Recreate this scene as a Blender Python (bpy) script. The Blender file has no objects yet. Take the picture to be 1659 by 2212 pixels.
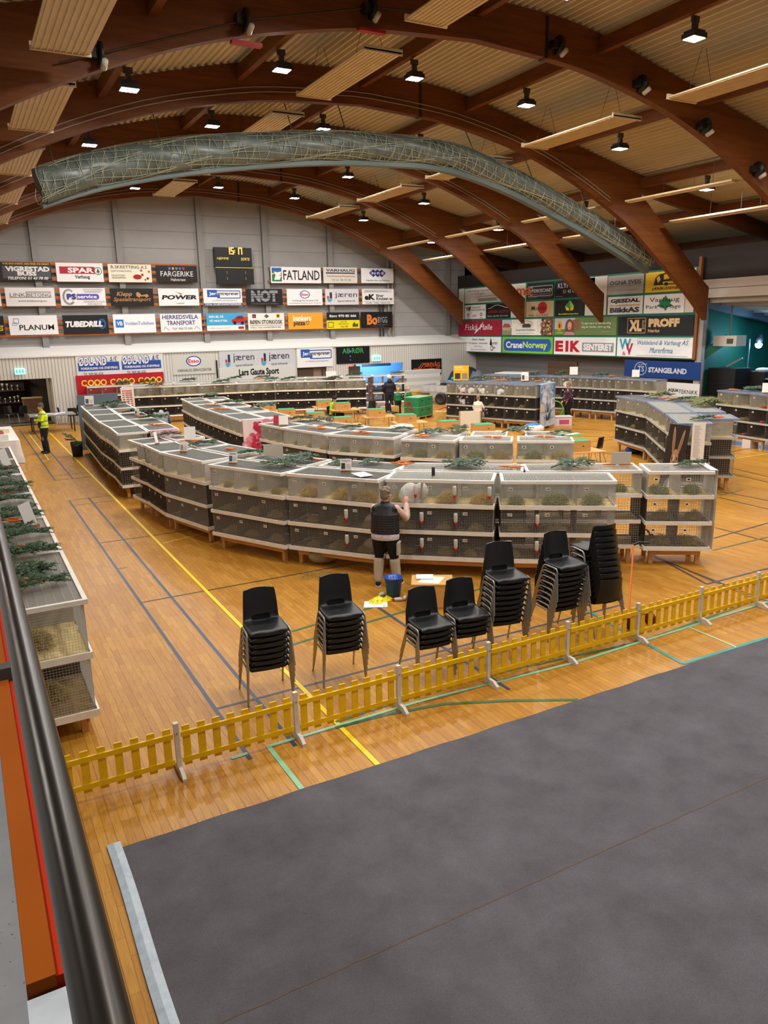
import bpy, bmesh, math, random
from mathutils import Vector, Matrix
R = math.radians
random.seed(7)
sc = bpy.context.scene
col = sc.collection
# ---------------------------------------------------------------- camera
H = 4.13
FPX = 1655.0
YAW, PIT, ROL = R(28.45), R(13.70), R(-1.243)
CF = Vector((math.sin(YAW)*math.cos(PIT), math.cos(YAW)*math.cos(PIT), -math.sin(PIT)))
_r0 = Vector((math.cos(YAW), -math.sin(YAW), 0)); _u0 = _r0.cross(CF)
CR = math.cos(ROL)*_r0+math.sin(ROL)*_u0
CU = math.cos(ROL)*_u0-math.sin(ROL)*_r0
cam = bpy.data.objects.new('camera', bpy.data.cameras.new('camera'))
col.objects.link(cam)
m = Matrix((CR, CU, -CF)).transposed().to_4x4(); m.translation = (0, 0, H)
cam.matrix_world = m
cam.data.sensor_fit = 'HORIZONTAL'; cam.data.sensor_width = 36; cam.data.lens = FPX*36/1659
cam.data.clip_start = 0.05; cam.data.clip_end = 200
sc.camera = cam
sc.view_settings.view_transform = 'Standard'; sc.view_settings.look = 'None'
sc.view_settings.gamma = 1; sc.view_settings.use_curve_mapping = False
sc.view_settings.exposure = 0.75
sc.cycles.max_bounces = 6; sc.cycles.diffuse_bounces = 4; sc.cycles.glossy_bounces = 3
sc.cycles.transparent_max_bounces = 6; sc.cycles.sample_clamp_indirect = 4
sc.cycles.caustics_reflective = False; sc.cycles.caustics_refractive = False
# ---------------------------------------------------------------- world (dim grey: everything outside the hall)
w = bpy.data.worlds.new('world'); sc.world = w; w.use_nodes = True
w.node_tree.nodes['Background'].inputs[0].default_value = (0.75, 0.85, 1, 1)
w.node_tree.nodes['Background'].inputs[1].default_value = 0.06
LAMP_W = 110.0
def area(name, loc, size, power, color=(1, 1, 1), rot=(0, 0, 0), spread=180, sy=None):
    l = bpy.data.lights.new(name, 'AREA'); l.energy = power; l.color = color; l.size = size
    if sy: l.shape = 'RECTANGLE'; l.size_y = sy
    l.spread = R(spread)
    o = bpy.data.objects.new(name, l); o.location = loc; o.rotation_euler = rot; col.objects.link(o); return o
area('gallery_fill', (-2.0, 1, 6.4), 0.4, 80, (1, .97, .93))  # unseen fill lights, added to brighten the gallery floor
area('gallery_fill', (-2.0, 7, 6.4), 0.4, 60, (1, .95, .88))
area('gallery_fill', (-2.0, 15, 6.4), 0.4, 60, (1, .95, .88))
# places: a view direction meets a known plane of the hall (floor height, back wall, side wall)
def ray(x, y): return CF+CR*((x-829.5)/FPX)-CU*((y-1106)/FPX)
def PZ(x, y, z=0.0):
    d = ray(x, y); t = (z-H)/d.z; return Vector((d.x*t, d.y*t, z))
def PY(x, y, Y):
    d = ray(x, y); t = Y/d.y; return Vector((d.x*t, Y, H+d.z*t))
def PX(x, y, X):
    d = ray(x, y); t = X/d.x; return Vector((X, d.y*t, H+d.z*t))
# ---------------------------------------------------------------- materials
def lin(h):
    h = h.lstrip('#'); o = []
    for i in (0, 2, 4):
        c = int(h[i:i+2], 16)/255; o.append(c/12.92 if c <= .04045 else ((c+.055)/1.055)**2.4)
    return (*o, 1)
_M = {}
def mat(c, rough=.6, metal=0., emit=0., spec=.4):
    k = (c, rough, metal, emit, spec)
    if k in _M: return _M[k]
    m = bpy.data.materials.new('m_'+c.strip('#')); m.use_nodes = True
    b = m.node_tree.nodes['Principled BSDF']
    b.inputs['Base Color'].default_value = lin(c); b.inputs['Roughness'].default_value = rough
    b.inputs['Metallic'].default_value = metal; b.inputs['Specular IOR Level'].default_value = spec
    if emit:
        b.inputs['Emission Color'].default_value = lin(c); b.inputs['Emission Strength'].default_value = emit
    _M[k] = m; return m
class NT:
    """small node-tree helper"""
    def __init__(s, name, rough=.6, spec=.4, metal=0):
        s.m = bpy.data.materials.new(name); s.m.use_nodes = True; s.t = s.m.node_tree
        s.b = s.t.nodes['Principled BSDF']; s.b.inputs['Roughness'].default_value = rough
        s.b.inputs['Specular IOR Level'].default_value = spec; s.b.inputs['Metallic'].default_value = metal
        tc = s.n('ShaderNodeTexCoord'); s.obj = tc.outputs['Object']
    def n(s, ty, **kw):
        x = s.t.nodes.new(ty)
        for k, v in kw.items():
            if k.startswith('i_'):
                x.inputs[int(k[2:]) if k[2:].isdigit() else k[2:].replace('_', ' ')].default_value = v
            else: setattr(x, k, v)
        return x
    def l(s, a, b): s.t.links.new(a, b)
    def mapping(s, scale=(1, 1, 1), rot=(0, 0, 0), loc=(0, 0, 0)):
        x = s.n('ShaderNodeMapping'); x.inputs['Scale'].default_value = scale; x.inputs['Rotation'].default_value = rot; x.inputs['Location'].default_value = loc
        s.l(s.obj, x.inputs[0]); return x.outputs[0]
    def noise(s, vec, scale, detail=3, rough=.6):
        x = s.n('ShaderNodeTexNoise'); x.inputs['Scale'].default_value = scale; x.inputs['Detail'].default_value = detail; x.inputs['Roughness'].default_value = rough
        s.l(vec, x.inputs['Vector']); return x.outputs['Fac']
    def ramp(s, fac, stops):
        x = s.n('ShaderNodeValToRGB'); e = x.color_ramp.elements
        while len(e) < len(stops): e.new(.5)
        for q, (p, c) in zip(e, stops): q.position = p; q.color = lin(c)
        s.l(fac, x.inputs[0]); return x.outputs[0]
    def mix(s, fac, a, b, mode='MIX'):
        x = s.n('ShaderNodeMix', data_type='RGBA', blend_type=mode)
        for sock, v in ((x.inputs[0], fac), (x.inputs[6], a), (x.inputs[7], b)):
            if isinstance(v, (int, float)): sock.default_value = v
            elif isinstance(v, tuple): sock.default_value = v
            else: s.l(v, sock)
        return x.outputs[2]
    def math(s, op, a, b=0.):
        x = s.n('ShaderNodeMath', operation=op)
        for i, v in enumerate((a, b)):
            if isinstance(v, (int, float)): x.inputs[i].default_value = v
            else: s.l(v, x.inputs[i])
        return x.outputs[0]
    def out(s, c): s.l(c, s.b.inputs['Base Color']); return s.m
    def bump(s, h, strength=.3, dist=.01):
        x = s.n('ShaderNodeBump'); x.inputs['Strength'].default_value = strength; x.inputs['Distance'].default_value = dist
        s.l(h, x.inputs['Height']); s.l(x.outputs[0], s.b.inputs['Normal'])
def noisy(name, c1, c2, scale=4, rough=.6, spec=.4, stretch=(1, 1, 1), metal=0, bump=0):
    k = NT(name, rough, spec, metal); f = k.noise(k.mapping(stretch), scale, 4)
    if bump: k.bump(f, bump)
    return k.out(k.ramp(f, [(.3, c1), (.7, c2)]))
# ---------------------------------------------------------------- mesh builder
class MB:
    def __init__(s): s.v = []; s.f = []; s.mi = []; s.M = None; s.cur = 0; s.sm = []; s.smooth = False
    def at(s, M): s.M = M; return s
    def slot(s, i): s.cur = i; return s
    def add(s, vs, fs):
        o = len(s.v)
        s.v += [tuple(s.M @ Vector(v)) if s.M is not None else tuple(v) for v in vs]
        for f in fs: s.f.append(tuple(i+o for i in f)); s.mi.append(s.cur); s.sm.append(s.smooth)
        return s
    def box(s, x0, y0, z0, x1, y1, z1):
        return s.add([(x0, y0, z0), (x1, y0, z0), (x1, y1, z0), (x0, y1, z0), (x0, y0, z1), (x1, y0, z1), (x1, y1, z1), (x0, y1, z1)],
                     [(0, 3, 2, 1), (4, 5, 6, 7), (0, 1, 5, 4), (1, 2, 6, 5), (2, 3, 7, 6), (3, 0, 4, 7)])
    def cbox(s, c, d): return s.box(c[0]-d[0]/2, c[1]-d[1]/2, c[2]-d[2]/2, c[0]+d[0]/2, c[1]+d[1]/2, c[2]+d[2]/2)
    def bar(s, a, b, wd, hd=None, up=(0, 0, 1)):
        """box beam from a to b"""
        a = Vector(a); b = Vector(b); hd = hd or wd; d = (b-a).normalized(); up = Vector(up)
        if abs(d.dot(up)) > .99: up = Vector((0, 1, 0))
        x = d.cross(up).normalized(); y = x.cross(d)
        vs = [p+x*(sx*wd/2)+y*(sy*hd/2) for p in (a, b) for sx, sy in ((-1, -1), (1, -1), (1, 1), (-1, 1))]
        return s.add(vs, [(0, 1, 2, 3), (7, 6, 5, 4), (0, 4, 5, 1), (1, 5, 6, 2), (2, 6, 7, 3), (3, 7, 4, 0)])
    def tube(s, pts, r, n=8, cap=True, radii=None):
        pts = [Vector(p) for p in pts]; k = len(pts); rings = []; prev = None; sm = s.smooth; s.smooth = True
        for i, p in enumerate(pts):
            t = (pts[min(i+1, k-1)]-pts[max(i-1, 0)]).normalized()
            if prev is None:
                q = Vector((0, 0, 1)) if abs(t.z) < .9 else Vector((1, 0, 0)); x = t.cross(q).normalized()
            else:
                x = (prev-t*prev.dot(t)).normalized()
            prev = x; y = t.cross(x); rr = radii[i] if radii else r
            rings.append([p+x*(rr*math.cos(2*math.pi*j/n))+y*(rr*math.sin(2*math.pi*j/n)) for j in range(n)])
        vs = [v for g in rings for v in g]
        fs = [(i*n+j, i*n+(j+1) % n, (i+1)*n+(j+1) % n, (i+1)*n+j) for i in range(k-1) for j in range(n)]
        s.add(vs, fs); s.smooth = sm
        if cap: s.add(rings[0], [tuple(range(n))[::-1]]); s.add(rings[-1], [tuple(range(n))])
        return s
    def lathe(s, prof, n=16, c=(0, 0, 0)):
        """prof: (radius, z) list"""
        sm = s.smooth; s.smooth = True
        vs = [(c[0]+r*math.cos(2*math.pi*j/n), c[1]+r*math.sin(2*math.pi*j/n), c[2]+z) for r, z in prof for j in range(n)]
        s.add(vs, [(i*n+j, i*n+(j+1) % n, (i+1)*n+(j+1) % n, (i+1)*n+j) for i in range(len(prof)-1) for j in range(n)])
        s.smooth = sm; return s
    def ball(s, c, r, n=12, m=8):
        r = (r, r, r) if isinstance(r, (int, float)) else r
        sm = s.smooth; s.smooth = True
        vs = [(c[0]+r[0]*math.sin(math.pi*i/m)*math.cos(2*math.pi*j/n), c[1]+r[1]*math.sin(math.pi*i/m)*math.sin(2*math.pi*j/n), c[2]+r[2]*math.cos(math.pi*i/m)) for i in range(m+1) for j in range(n)]
        s.add(vs, [(i*n+j, (i+1)*n+j, (i+1)*n+(j+1) % n, i*n+(j+1) % n) for i in range(m) for j in range(n)])
        s.smooth = sm; return s
    def prism(s, poly, h0, h1):
        """poly in local xy, extruded in z"""
        n = len(poly); vs = [(x, y, h0) for x, y in poly]+[(x, y, h1) for x, y in poly]
        return s.add(vs, [tuple(range(n))[::-1], tuple(range(n, 2*n))]+[(i, (i+1) % n, n+(i+1) % n, n+i) for i in range(n)])
    def build(s, name, mats, parent=None, loc=None, rot=None):
        me = bpy.data.meshes.new(name); me.from_pydata(s.v, [], s.f)
        mats = mats if isinstance(mats, (list, tuple)) else [mats]
        for x in mats: me.materials.append(x)
        me.polygons.foreach_set('material_index', s.mi); me.polygons.foreach_set('use_smooth', s.sm); me.update()
        o = bpy.data.objects.new(name, me); col.objects.link(o)
        if parent: o.parent = parent
        if loc is not None: o.location = loc
        if rot is not None: o.rotation_euler = rot
        return o
def tag(o, label, cat, group=None, kind=None):
    o['label'] = label; o['category'] = cat
    if group: o['group'] = group
    if kind: o['kind'] = kind
    return o
def thing(name, label, cat, loc=(0, 0, 0), rz=0., group=None):
    o = bpy.data.objects.new(name, None); o.empty_display_size = .1; col.objects.link(o)
    o.location = loc; o.rotation_euler = (0, 0, rz); return tag(o, label, cat, group)
def struct(o): o['kind'] = 'structure'; return o
_KIDS = {}
def dup(root, loc, rz=None, label=None, group=None, scale=None):
    if root.name not in _KIDS: _KIDS[root.name] = [(c, list(c.children)) for c in root.children]
    r = root.copy(); col.objects.link(r); r.location = loc
    if rz is not None: r.rotation_euler = (0, 0, rz) if isinstance(rz, (int, float)) else rz
    if scale: r.scale = (scale, scale, scale) if isinstance(scale, (int, float)) else scale
    if label: r['label'] = label
    if group: r['group'] = group
    for ch, g in _KIDS[root.name]:
        c = ch.copy(); col.objects.link(c); c.parent = r
        for q in g:
            d = q.copy(); col.objects.link(d); d.parent = c
    return r
def TM(o, u, v):
    """matrix with local x along u, y along v, z = u x v, origin o"""
    u = Vector(u).normalized(); v = Vector(v).normalized(); n = u.cross(v)
    m = Matrix((u, v, n)).transposed().to_4x4(); m.translation = Vector(o); return m
# text as mesh polygons, cached per string
_T = {}
def text_geo(t, bold=0., shear=0., space=1.):
    k = (t, bold, shear, space)
    if k in _T: return _T[k]
    c = bpy.data.curves.new('t', 'FONT'); c.body = t; c.resolution_u = 2; c.offset = bold; c.shear = shear; c.space_character = space; c.space_line = .9
    c.align_x = 'CENTER'
    o = bpy.data.objects.new('t', c); me = o.to_mesh()
    vs = [tuple(v.co) for v in me.vertices]; fs = [tuple(p.vertices) for p in me.polygons]
    o.to_mesh_clear(); bpy.data.objects.remove(o); bpy.data.curves.remove(c)
    if not vs: vs = [(0, 0, 0)]
    x0 = min(v[0] for v in vs); x1 = max(v[0] for v in vs); y0 = min(v[1] for v in vs); y1 = max(v[1] for v in vs)
    _T[k] = (vs, fs, x0, y0, max(x1-x0, .01), max(y1-y0, .01)); return _T[k]
def put_text(mb, t, x0, y0, x1, y1, z, bold=.0, shear=0., keep=False):
    vs, fs, a, b, w_, h_ = text_geo(t, bold, shear)
    sx = (x1-x0)/w_; sy = (y1-y0)/h_
    if keep: sx = sy = min(sx, sy); x0 = (x0+x1)/2-w_*sx/2; y0 = (y0+y1)/2-h_*sy/2
    mb.add([(x0+(v[0]-a)*sx, y0+(v[1]-b)*sy, z) for v in vs], fs)
def board(name, label, cat, M, w_, h_, bg, items, thick=.02, group=None, frame=None, rough=.45):
    """a flat sign: board + child meshes for lettering and emblem, all in its own plane"""
    b = MB().at(M); b.box(0, 0, -thick, w_, h_, 0)
    o = b.build(name, mat(bg, rough)); tag(o, label, cat, group)
    byc = {}
    for i, it in enumerate(items):
        z = .004+.0015*i; ty, c = it[0], it[1]
        key = ('lettering' if ty == 't' else 'emblem', c)
        if key not in byc: byc[key] = MB().at(M)
        q = byc[key]
        if ty == 't':
            _, _, t, x0, y0, x1, y1 = it[:7]; kw = it[7] if len(it) > 7 else {}
            put_text(q, t, x0*w_, y0*h_, x1*w_, y1*h_, z, **kw)
        elif ty == 'r':
            x0, y0, x1, y1 = it[2:6]; q.add([(x0*w_, y0*h_, z), (x1*w_, y0*h_, z), (x1*w_, y1*h_, z), (x0*w_, y1*h_, z)], [(0, 1, 2, 3)])
        elif ty == 'e':
            cx, cy, rx, ry = it[2:6]; n = 28
            q.add([(cx*w_+rx*w_*math.cos(2*math.pi*j/n), cy*h_+ry*h_*math.sin(2*math.pi*j/n), z) for j in range(n)], [tuple(range(n))])
        elif ty == 'o':
            cx, cy, rx, ry, th = it[2:7]; n = 28; a = it[7] if len(it) > 7 else 0; e = it[8] if len(it) > 8 else 1; cl = e-a >= 1
            vs = []
            for j in range(n+1):
                g = 2*math.pi*(a+(e-a)*j/n)
                for k in (1, 1-th): vs.append((cx*w_+rx*w_*k*math.cos(g), cy*h_+ry*h_*k*math.sin(g), z))
            q.add(vs, [(2*j, 2*j+2, 2*j+3, 2*j+1) for j in range(n)])
        elif ty == 'p':
            P = it[2]; q.add([(x*w_, y*h_, z) for x, y in P], [tuple(range(len(P)))])
        elif ty == 'l':
            P = it[2]; lw = it[3]*h_
            for (xa, ya), (xb, yb) in zip(P, P[1:]): q.bar((xa*w_, ya*h_, z), (xb*w_, yb*h_, z), lw, .001)
    for (nm, c), q in byc.items(): q.build(nm, mat(c, .5), o)
    return o
ORD = ['first', 'second', 'third', 'fourth', 'fifth', 'sixth', 'seventh', 'eighth', 'ninth', 'tenth', 'eleventh', 'twelfth']

# ================================================================ structure of the hall
XC = 11.0
def interp(tab, u):
    for (a, za), (b, zb) in zip(tab, tab[1:]):
        if u <= b: return za+(zb-za)*(u-a)/(b-a)
    (a, za), (b, zb) = tab[-2:]; return za+(zb-za)*(u-a)/(b-a)
def smooth_tab(tab, n=8):
    """Catmull-Rom resample"""
    o = []
    for i in range(len(tab)-1):
        p0 = tab[max(i-1, 0)]; p1 = tab[i]; p2 = tab[i+1]; p3 = tab[min(i+2, len(tab)-1)]
        for k in range(n):
            t = k/n; u = p1[0]+(p2[0]-p1[0])*t
            m1 = (p2[1]-p0[1])/(p2[0]-p0[0]); m2 = (p3[1]-p1[1])/(p3[0]-p1[0]); d = p2[0]-p1[0]
            o.append((u, (2*t**3-3*t*t+1)*p1[1]+(t**3-2*t*t+t)*d*m1+(-2*t**3+3*t*t)*p2[1]+(t**3-t*t)*d*m2))
    o.append(tab[-1]); return o
DECK = smooth_tab([(0, 11.08), (3, 10.93), (6.3, 10.22), (9, 9.58), (11.5, 9.02), (15, 8.38), (18.5, 7.72), (24, 6.7)])
LOW = smooth_tab([(0, 10.2), (2.8, 10.02), (4.4, 9.75), (5.6, 9.48), (6.7, 9.15), (8.0, 8.66), (9.2, 8.12), (10.6, 7.38), (12, 6.4), (13, 5.68), (14, 4.93), (15, 4.05)])
LEGUP = [(10.3, 8.95), (11.3, 8.3), (12.5, 7.33), (13.5, 6.5), (14.7, 5.5), (15, 5.3)]
deck = lambda x: interp(DECK, abs(x-XC))
def arch_up(u): return min(interp(DECK, u)-.02, interp(LEGUP, u)) if u > 10.3 else interp(DECK, u)-.02
AY = [10.0, 15.6, 21.2, 26.8, 32.4, 38.0]
# floor ---------------------------------------------------------------
k = NT('parquet', .32, .32)
mp = k.mapping((1, 1, 1), (0, 0, R(90)))
br = k.n('ShaderNodeTexBrick'); br.offset = .37; br.offset_frequency = 3; br.squash = 1
for nm, v in (('Scale', 1.), ('Brick Width', .52), ('Row Height', .072), ('Mortar Size', .0012), ('Mortar Smooth', .2), ('Bias', 0.)): br.inputs[nm].default_value = v
br.inputs['Color1'].default_value = lin('#d09b40'); br.inputs['Color2'].default_value = lin('#be8630'); br.inputs['Mortar'].default_value = lin('#5f3a12')
k.l(mp, br.inputs['Vector'])
br2 = k.n('ShaderNodeTexBrick'); br2.offset = .0
for nm, v in (('Scale', 1.), ('Brick Width', 40.), ('Row Height', .216), ('Mortar Size', .002), ('Mortar Smooth', .1)): br2.inputs[nm].default_value = v
br2.inputs['Color1'].default_value = br2.inputs['Color2'].default_value = (1, 1, 1, 1); br2.inputs['Mortar'].default_value = (.45, .38, .3, 1)
k.l(mp, br2.inputs['Vector'])
gr = k.noise(k.mapping((30, 1.5, 1)), 3, 5); blot = k.noise(k.mapping(), .55, 3)
c = k.mix(1., br.outputs[0], k.ramp(gr, [(.3, '#dcd2c4'), (.7, '#ffffff')]), 'MULTIPLY')
c = k.mix(1., c, br2.outputs[0], 'MULTIPLY')
c = k.mix(1., c, k.ramp(blot, [(.3, '#efe9e0'), (.7, '#ffffff')]), 'MULTIPLY')
k.out(c); k.l(k.math('MULTIPLY_ADD', blot, .2), k.b.inputs['Roughness']); k.t.nodes[-1].inputs[2].default_value = .27
f = MB(); f.box(-4, -4, -.1, 34, 39, 0)
floor = struct(f.build('floor', k.m))
def strip(mb, a, b, wd, z=.002):
    a = Vector(a); b = Vector(b); d = (b-a).normalized(); n = Vector((-d.y, d.x, 0))*(wd/2)
    mb.add([(p.x, p.y, z) for p in (a-n, b-n, b+n, a+n)], [(0, 1, 2, 3)])
LN = {}
NL = [0]
def fl(c, wd, *pts, z=.002):
    NL[0] += 1; z = z+.00012*NL[0]
    q = LN.setdefault(c, MB())
    P = [PZ(*p) if abs(p[0]) > 60 or abs(p[1]) > 60 else Vector((p[0], p[1], 0)) for p in pts]
    for i_, (a, b) in enumerate(zip(P, P[1:])): strip(q, a, b, wd, z+.00003*i_)
BL, GY, TE, GR, LG = '#35435f', '#4d4436', '#2f8f8a', '#3d6b45', '#86c29b'
fl('#f4d21c', .055, (3.056, 35.6), (3.056, 5.0), z=.004)
for x0 in (2.02, 2.497):
    fl(BL, .045, (x0, 20.4), (x0, 6.6)); fl(BL, .04, (x0, 37.1), (x0, 23.5))
fl(BL, .04, (2.0, 7.79), (8.2, 7.79))
for y0 in (20.4, 19.73, 23.5, 24.3, 28.0, 32.5): fl(GY, .035, (2.0, y0), (3.0 if y0 > 28 else 10.6, y0))
fl(GY, .04, (2.0, 11.77), (9.8, 11.77)); fl(GY, .04, (2.0, 15.76), (9.8, 15.76)); fl(GY, .03, (2.05, 13.78), (2.2, 13.78))
fl('#e8c83a', .04, (352, 1174), (440, 1152)); fl('#d9dfa8', .03, (2.26, 36.6), (2.26, 27.5))
fl(GR, .05, (630, 1393), (1130, 1245)); fl(GR, .05, (632, 1364), (812, 1310)); 
fl(BL, .045, (808, 1306), (880, 1355), (960, 1400), (1100, 1490))
fl(GR, .045, (725, 1560), (1000, 1470), (1390, 1385), (1659, 1287))
fl(LG, .045, (580, 1613), (900, 1517), (1240, 1432), (1659, 1300)); fl(LG, .05, (580, 1613), (655, 1708)); fl(LG, .05, (500, 1639), (535, 1628), z=.003)
fl(GR, .05, (725, 1573), (830, 1545), (960, 1521), (1100, 1514), (1250, 1512))
fl(TE, .055, (1270, 1320), (1390, 1387), (1475, 1434), (1659, 1377)); fl('#a8cc9f', .03, (1490, 1356), (1590, 1398))
fl(BL, .035, (1659, 1228), (1527, 1262), (1290, 1135)); fl(BL, .035, (1660, 1300), (1405, 1200)); fl(BL, .03, (1410, 1200), (1659, 1130), z=.003)
fl(GY, .035, (1545, 1140), (1659, 1170)); fl('#5d6a4f', .04, (1540, 1189), (1659, 1160)); fl(GY, .03, (1400, 1195), (1620, 1290))
fl(GY, .03, (1555, 1005), (1659, 1030)); fl(GY, .03, (1555, 1018), (1659, 1042)); fl('#e8c83a', .05, (1550, 997), (1659, 980)); fl(GY, .03, (1555, 1075), (1659, 1100)); fl(GY, .03, (1558, 1062), (1659, 1082), z=.003); fl('#5d7a6f', .04, (1555, 1070), (1600, 1060), z=.003)
fl(GY, .04, (1200, 940), (1330, 945)); fl(GY, .04, (1210, 925), (1330, 931)); fl(GY, .035, (1280, 975), (1345, 985)); fl(GY, .03, (1250, 958), (1335, 948), z=.003); fl(GY, .03, (1558, 980), (1659, 962))
for y0 in (27.5, 29.0, 30.5, 26.2): fl(GY, .04, (12.5, y0), (24, y0-1.2))
for i, (c, q) in enumerate(LN.items()): q.build('court_line', mat(c, .4), floor)
# grey carpet in the foreground ---------------------------------------
k = NT('carpet', .95, .1); n1 = k.noise(k.mapping(), 160, 3, .8); n2 = k.noise(k.mapping(), 2.2, 4)
c = k.mix(1., k.ramp(n1, [(.3, '#565356'), (.7, '#726f76')]), k.ramp(n2, [(.3, '#dad8d8'), (.7, '#ffffff')]), 'MULTIPLY')
k.out(c); k.bump(n1, .5, .004)
cp = MB(); ny = 60
edge = [(.6+.02*math.sin(i*.9)*.3, 0) for i in range(5)]
pts = [(.60+x*.2, 5.87+.006*math.sin(x*1.7)+.004*math.sin(x*5.1)) for x in range(0, 71)]
cp.add([(x, y, .008) for x, y in pts]+[(14.6, -3.5, .008), (.62, -3.5, .008)], [tuple(range(len(pts)+2))[::-1]])
carpet = tag(cp.build('carpet', k.m), 'large dark grey carpet laid over the parquet in the foreground', 'carpet')
s = MB()
a = PZ(505, 2199); b = PZ(1659, 1680)
for i in range(24):
    p, q = a.lerp(b, i/24), a.lerp(b, (i+1)/24); strip(s, p+Vector((.004*math.sin(i*2), .004*math.cos(i*3), 0)), q+Vector((.004*math.sin(i*2+2), .004*math.cos(i*3+3), 0)), .014, .0095)
strip(s, a+(a-b).normalized()*3, a, .014, .0095)
s.build('seam', noisy('seam_dust', '#6b5646', '#4f4a4c', 30, .95), carpet)['label'] = 'dusty brown seam between two carpet lengths'
s = MB(); n = 40
tp = [(.555+.006*math.sin(i*.7)+.01*(i > 36), 5.95-i*.24) for i in range(n)]
for (x0, y0), (x1, y1) in zip(tp, tp[1:]):
    s.add([(x0, y0, .012), (x1, y1, .012), (x1+.055, y1, .017), (x0+.055, y0, .017), (x1+.11, y1, .012), (x0+.11, y0, .012)], [(0, 1, 2, 3), (3, 2, 4, 5)])
tag(s.build('duct_tape', noisy('tape', '#9aa9b5', '#b3c0ca', 12, .35, .5)), 'strip of silver-grey tape along the left edge of the carpet', 'tape')
# ceiling -------------------------------------------------------------
k = NT('roof_deck', .55, .35)
f1 = k.noise(k.mapping((.5, .08, .5)), 2.2, 3)
k.out(k.ramp(f1, [(.3, '#c3b698'), (.75, '#d7cbb0')]))
d = MB(); x = -7.0; prof = []
while x < 34:
    z = deck(x); prof += [(x, z+.002), (x+.06, z+.002), (x+.08, z+.09), (x+.18, z+.09)]; x += .2
np_ = len(prof); YS = [-4, 12, 26, 40.2]
d.add([(px_, y, pz_) for y in YS for px_, pz_ in prof], [(j*np_+i, j*np_+i+1, (j+1)*np_+i+1, (j+1)*np_+i) for j in range(3) for i in range(np_-1)])
struct(d.build('ceiling', k.m))
# glulam arches -------------------------------------------------------
def wood(name, a, b, sc_=(1, 1, 1), rough=.55):
    k = NT(name, rough, .3); f1 = k.noise(k.mapping(sc_), 3, 5, .65); return k.out(k.ramp(f1, [(.3, a), (.72, b)]))
ARCH = wood('arch_wood', '#552d0f', '#744013', (.25, 2, 3))
PURL = wood('purlin_wood', '#552d0f', '#744013', (2, .3, 2))
AN = ['nearest', 'second', 'third', 'fourth', 'fifth', 'farthest']
for i, y in enumerate(AY):
    q = MB(); us = [-15+30*j/96 for j in range(97)]
    lo = [(XC+u, interp(LOW, abs(u))) for u in us]; up = [(XC+u, max(arch_up(abs(u)), interp(LOW, abs(u))+.3)) for u in us]
    n = len(us); vs = []
    for yy in (y-.11, y+.11): vs += [(a, yy, b) for a, b in lo]+[(a, yy, b) for a, b in up]
    fs = []
    for j in range(n-1):
        fs += [(j, j+1, n+j+1, n+j), (2*n+j+1, 2*n+j, 3*n+j, 3*n+j+1), (j+1, j, 2*n+j, 2*n+j+1), (n+j, n+j+1, 3*n+j+1, 3*n+j)]
    fs += [(0, n, 3*n, 2*n), (n-1, 3*n-1, 4*n-1, 2*n-1)]
    q.add(vs, fs)
    A = tag(q.build('timber_arch', ARCH), f'{AN[i]} of the six brown laminated timber arches spanning the hall', 'arch', 'laminated timber arches')
    for sgn in (-1, 1):
        q = MB()
        for j in range(12):
            ua, ub = 9.8+j, 10.8+j
            q.bar((XC+sgn*ua, y, deck(XC+ua)-.3), (XC+sgn*ub, y, deck(XC+ub)-.3), .2, .55)
        q.build('rafter', ARCH, A)
    if i:
        q = MB(); q.box(XC+1.9, y-.125, interp(LOW, 1.9)-.02, XC+1.98, y+.125, interp(LOW, 1.9)+.86)
        q.build('steel_strap', mat('#15110f', .5), A)
        if i > 1:
            for zo in (.32, .2):
                q = MB(); cv = []
                for j in range(34):
                    u = -9.6+19.2*j/33
                    cv.append((XC+u, y-.14, interp(LOW, abs(u))+zo))
                q.tube(cv, .014, 5); q.build('conduit', mat('#8f8578', .5), A)
# purlins, lamps, radiant heating panels between the arches ------------
LX = [3.88, 7.4, 11.0, 14.6, 18.17, 22.1]
bays = [(-4, 10.0)]+[(AY[i], AY[i+1]) for i in range(5)]
BN = ['in front of the nearest arch', 'between the nearest and second arches', 'between the second and third arches', 'between the third and fourth arches', 'between the fourth and fifth arches', 'between the fifth and farthest arches']
LN_ = ['far left', 'left of the ridge', 'at the ridge', 'right of the ridge', 'second right of the ridge', 'far right']
def lamp_proto():
    t = thing('high_bay_lamp', '', 'lamp')
    q = MB(); q.box(-.2, -.17, -.1, .2, .17, 0); q.box(-.17, -.14, 0, .17, .14, .05); q.build('housing', mat('#2b2b30', .45), t)
    q = MB(); q.box(-.05, -.05, .05, .05, .05, .3); q.box(-.1, -.03, .22, .1, .03, .34); q.build('bracket', mat('#4a4036', .5), t)
    q = MB()
    for a in range(4):
        for b in range(3): q.cbox((-.14+a*.093, -.1+b*.1, -.104), (.075, .085, .008))
    q.build('diffuser', mat('#ffffff', .5, 0, 22.0), t); return t
L0 = lamp_proto(); used = False
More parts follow.
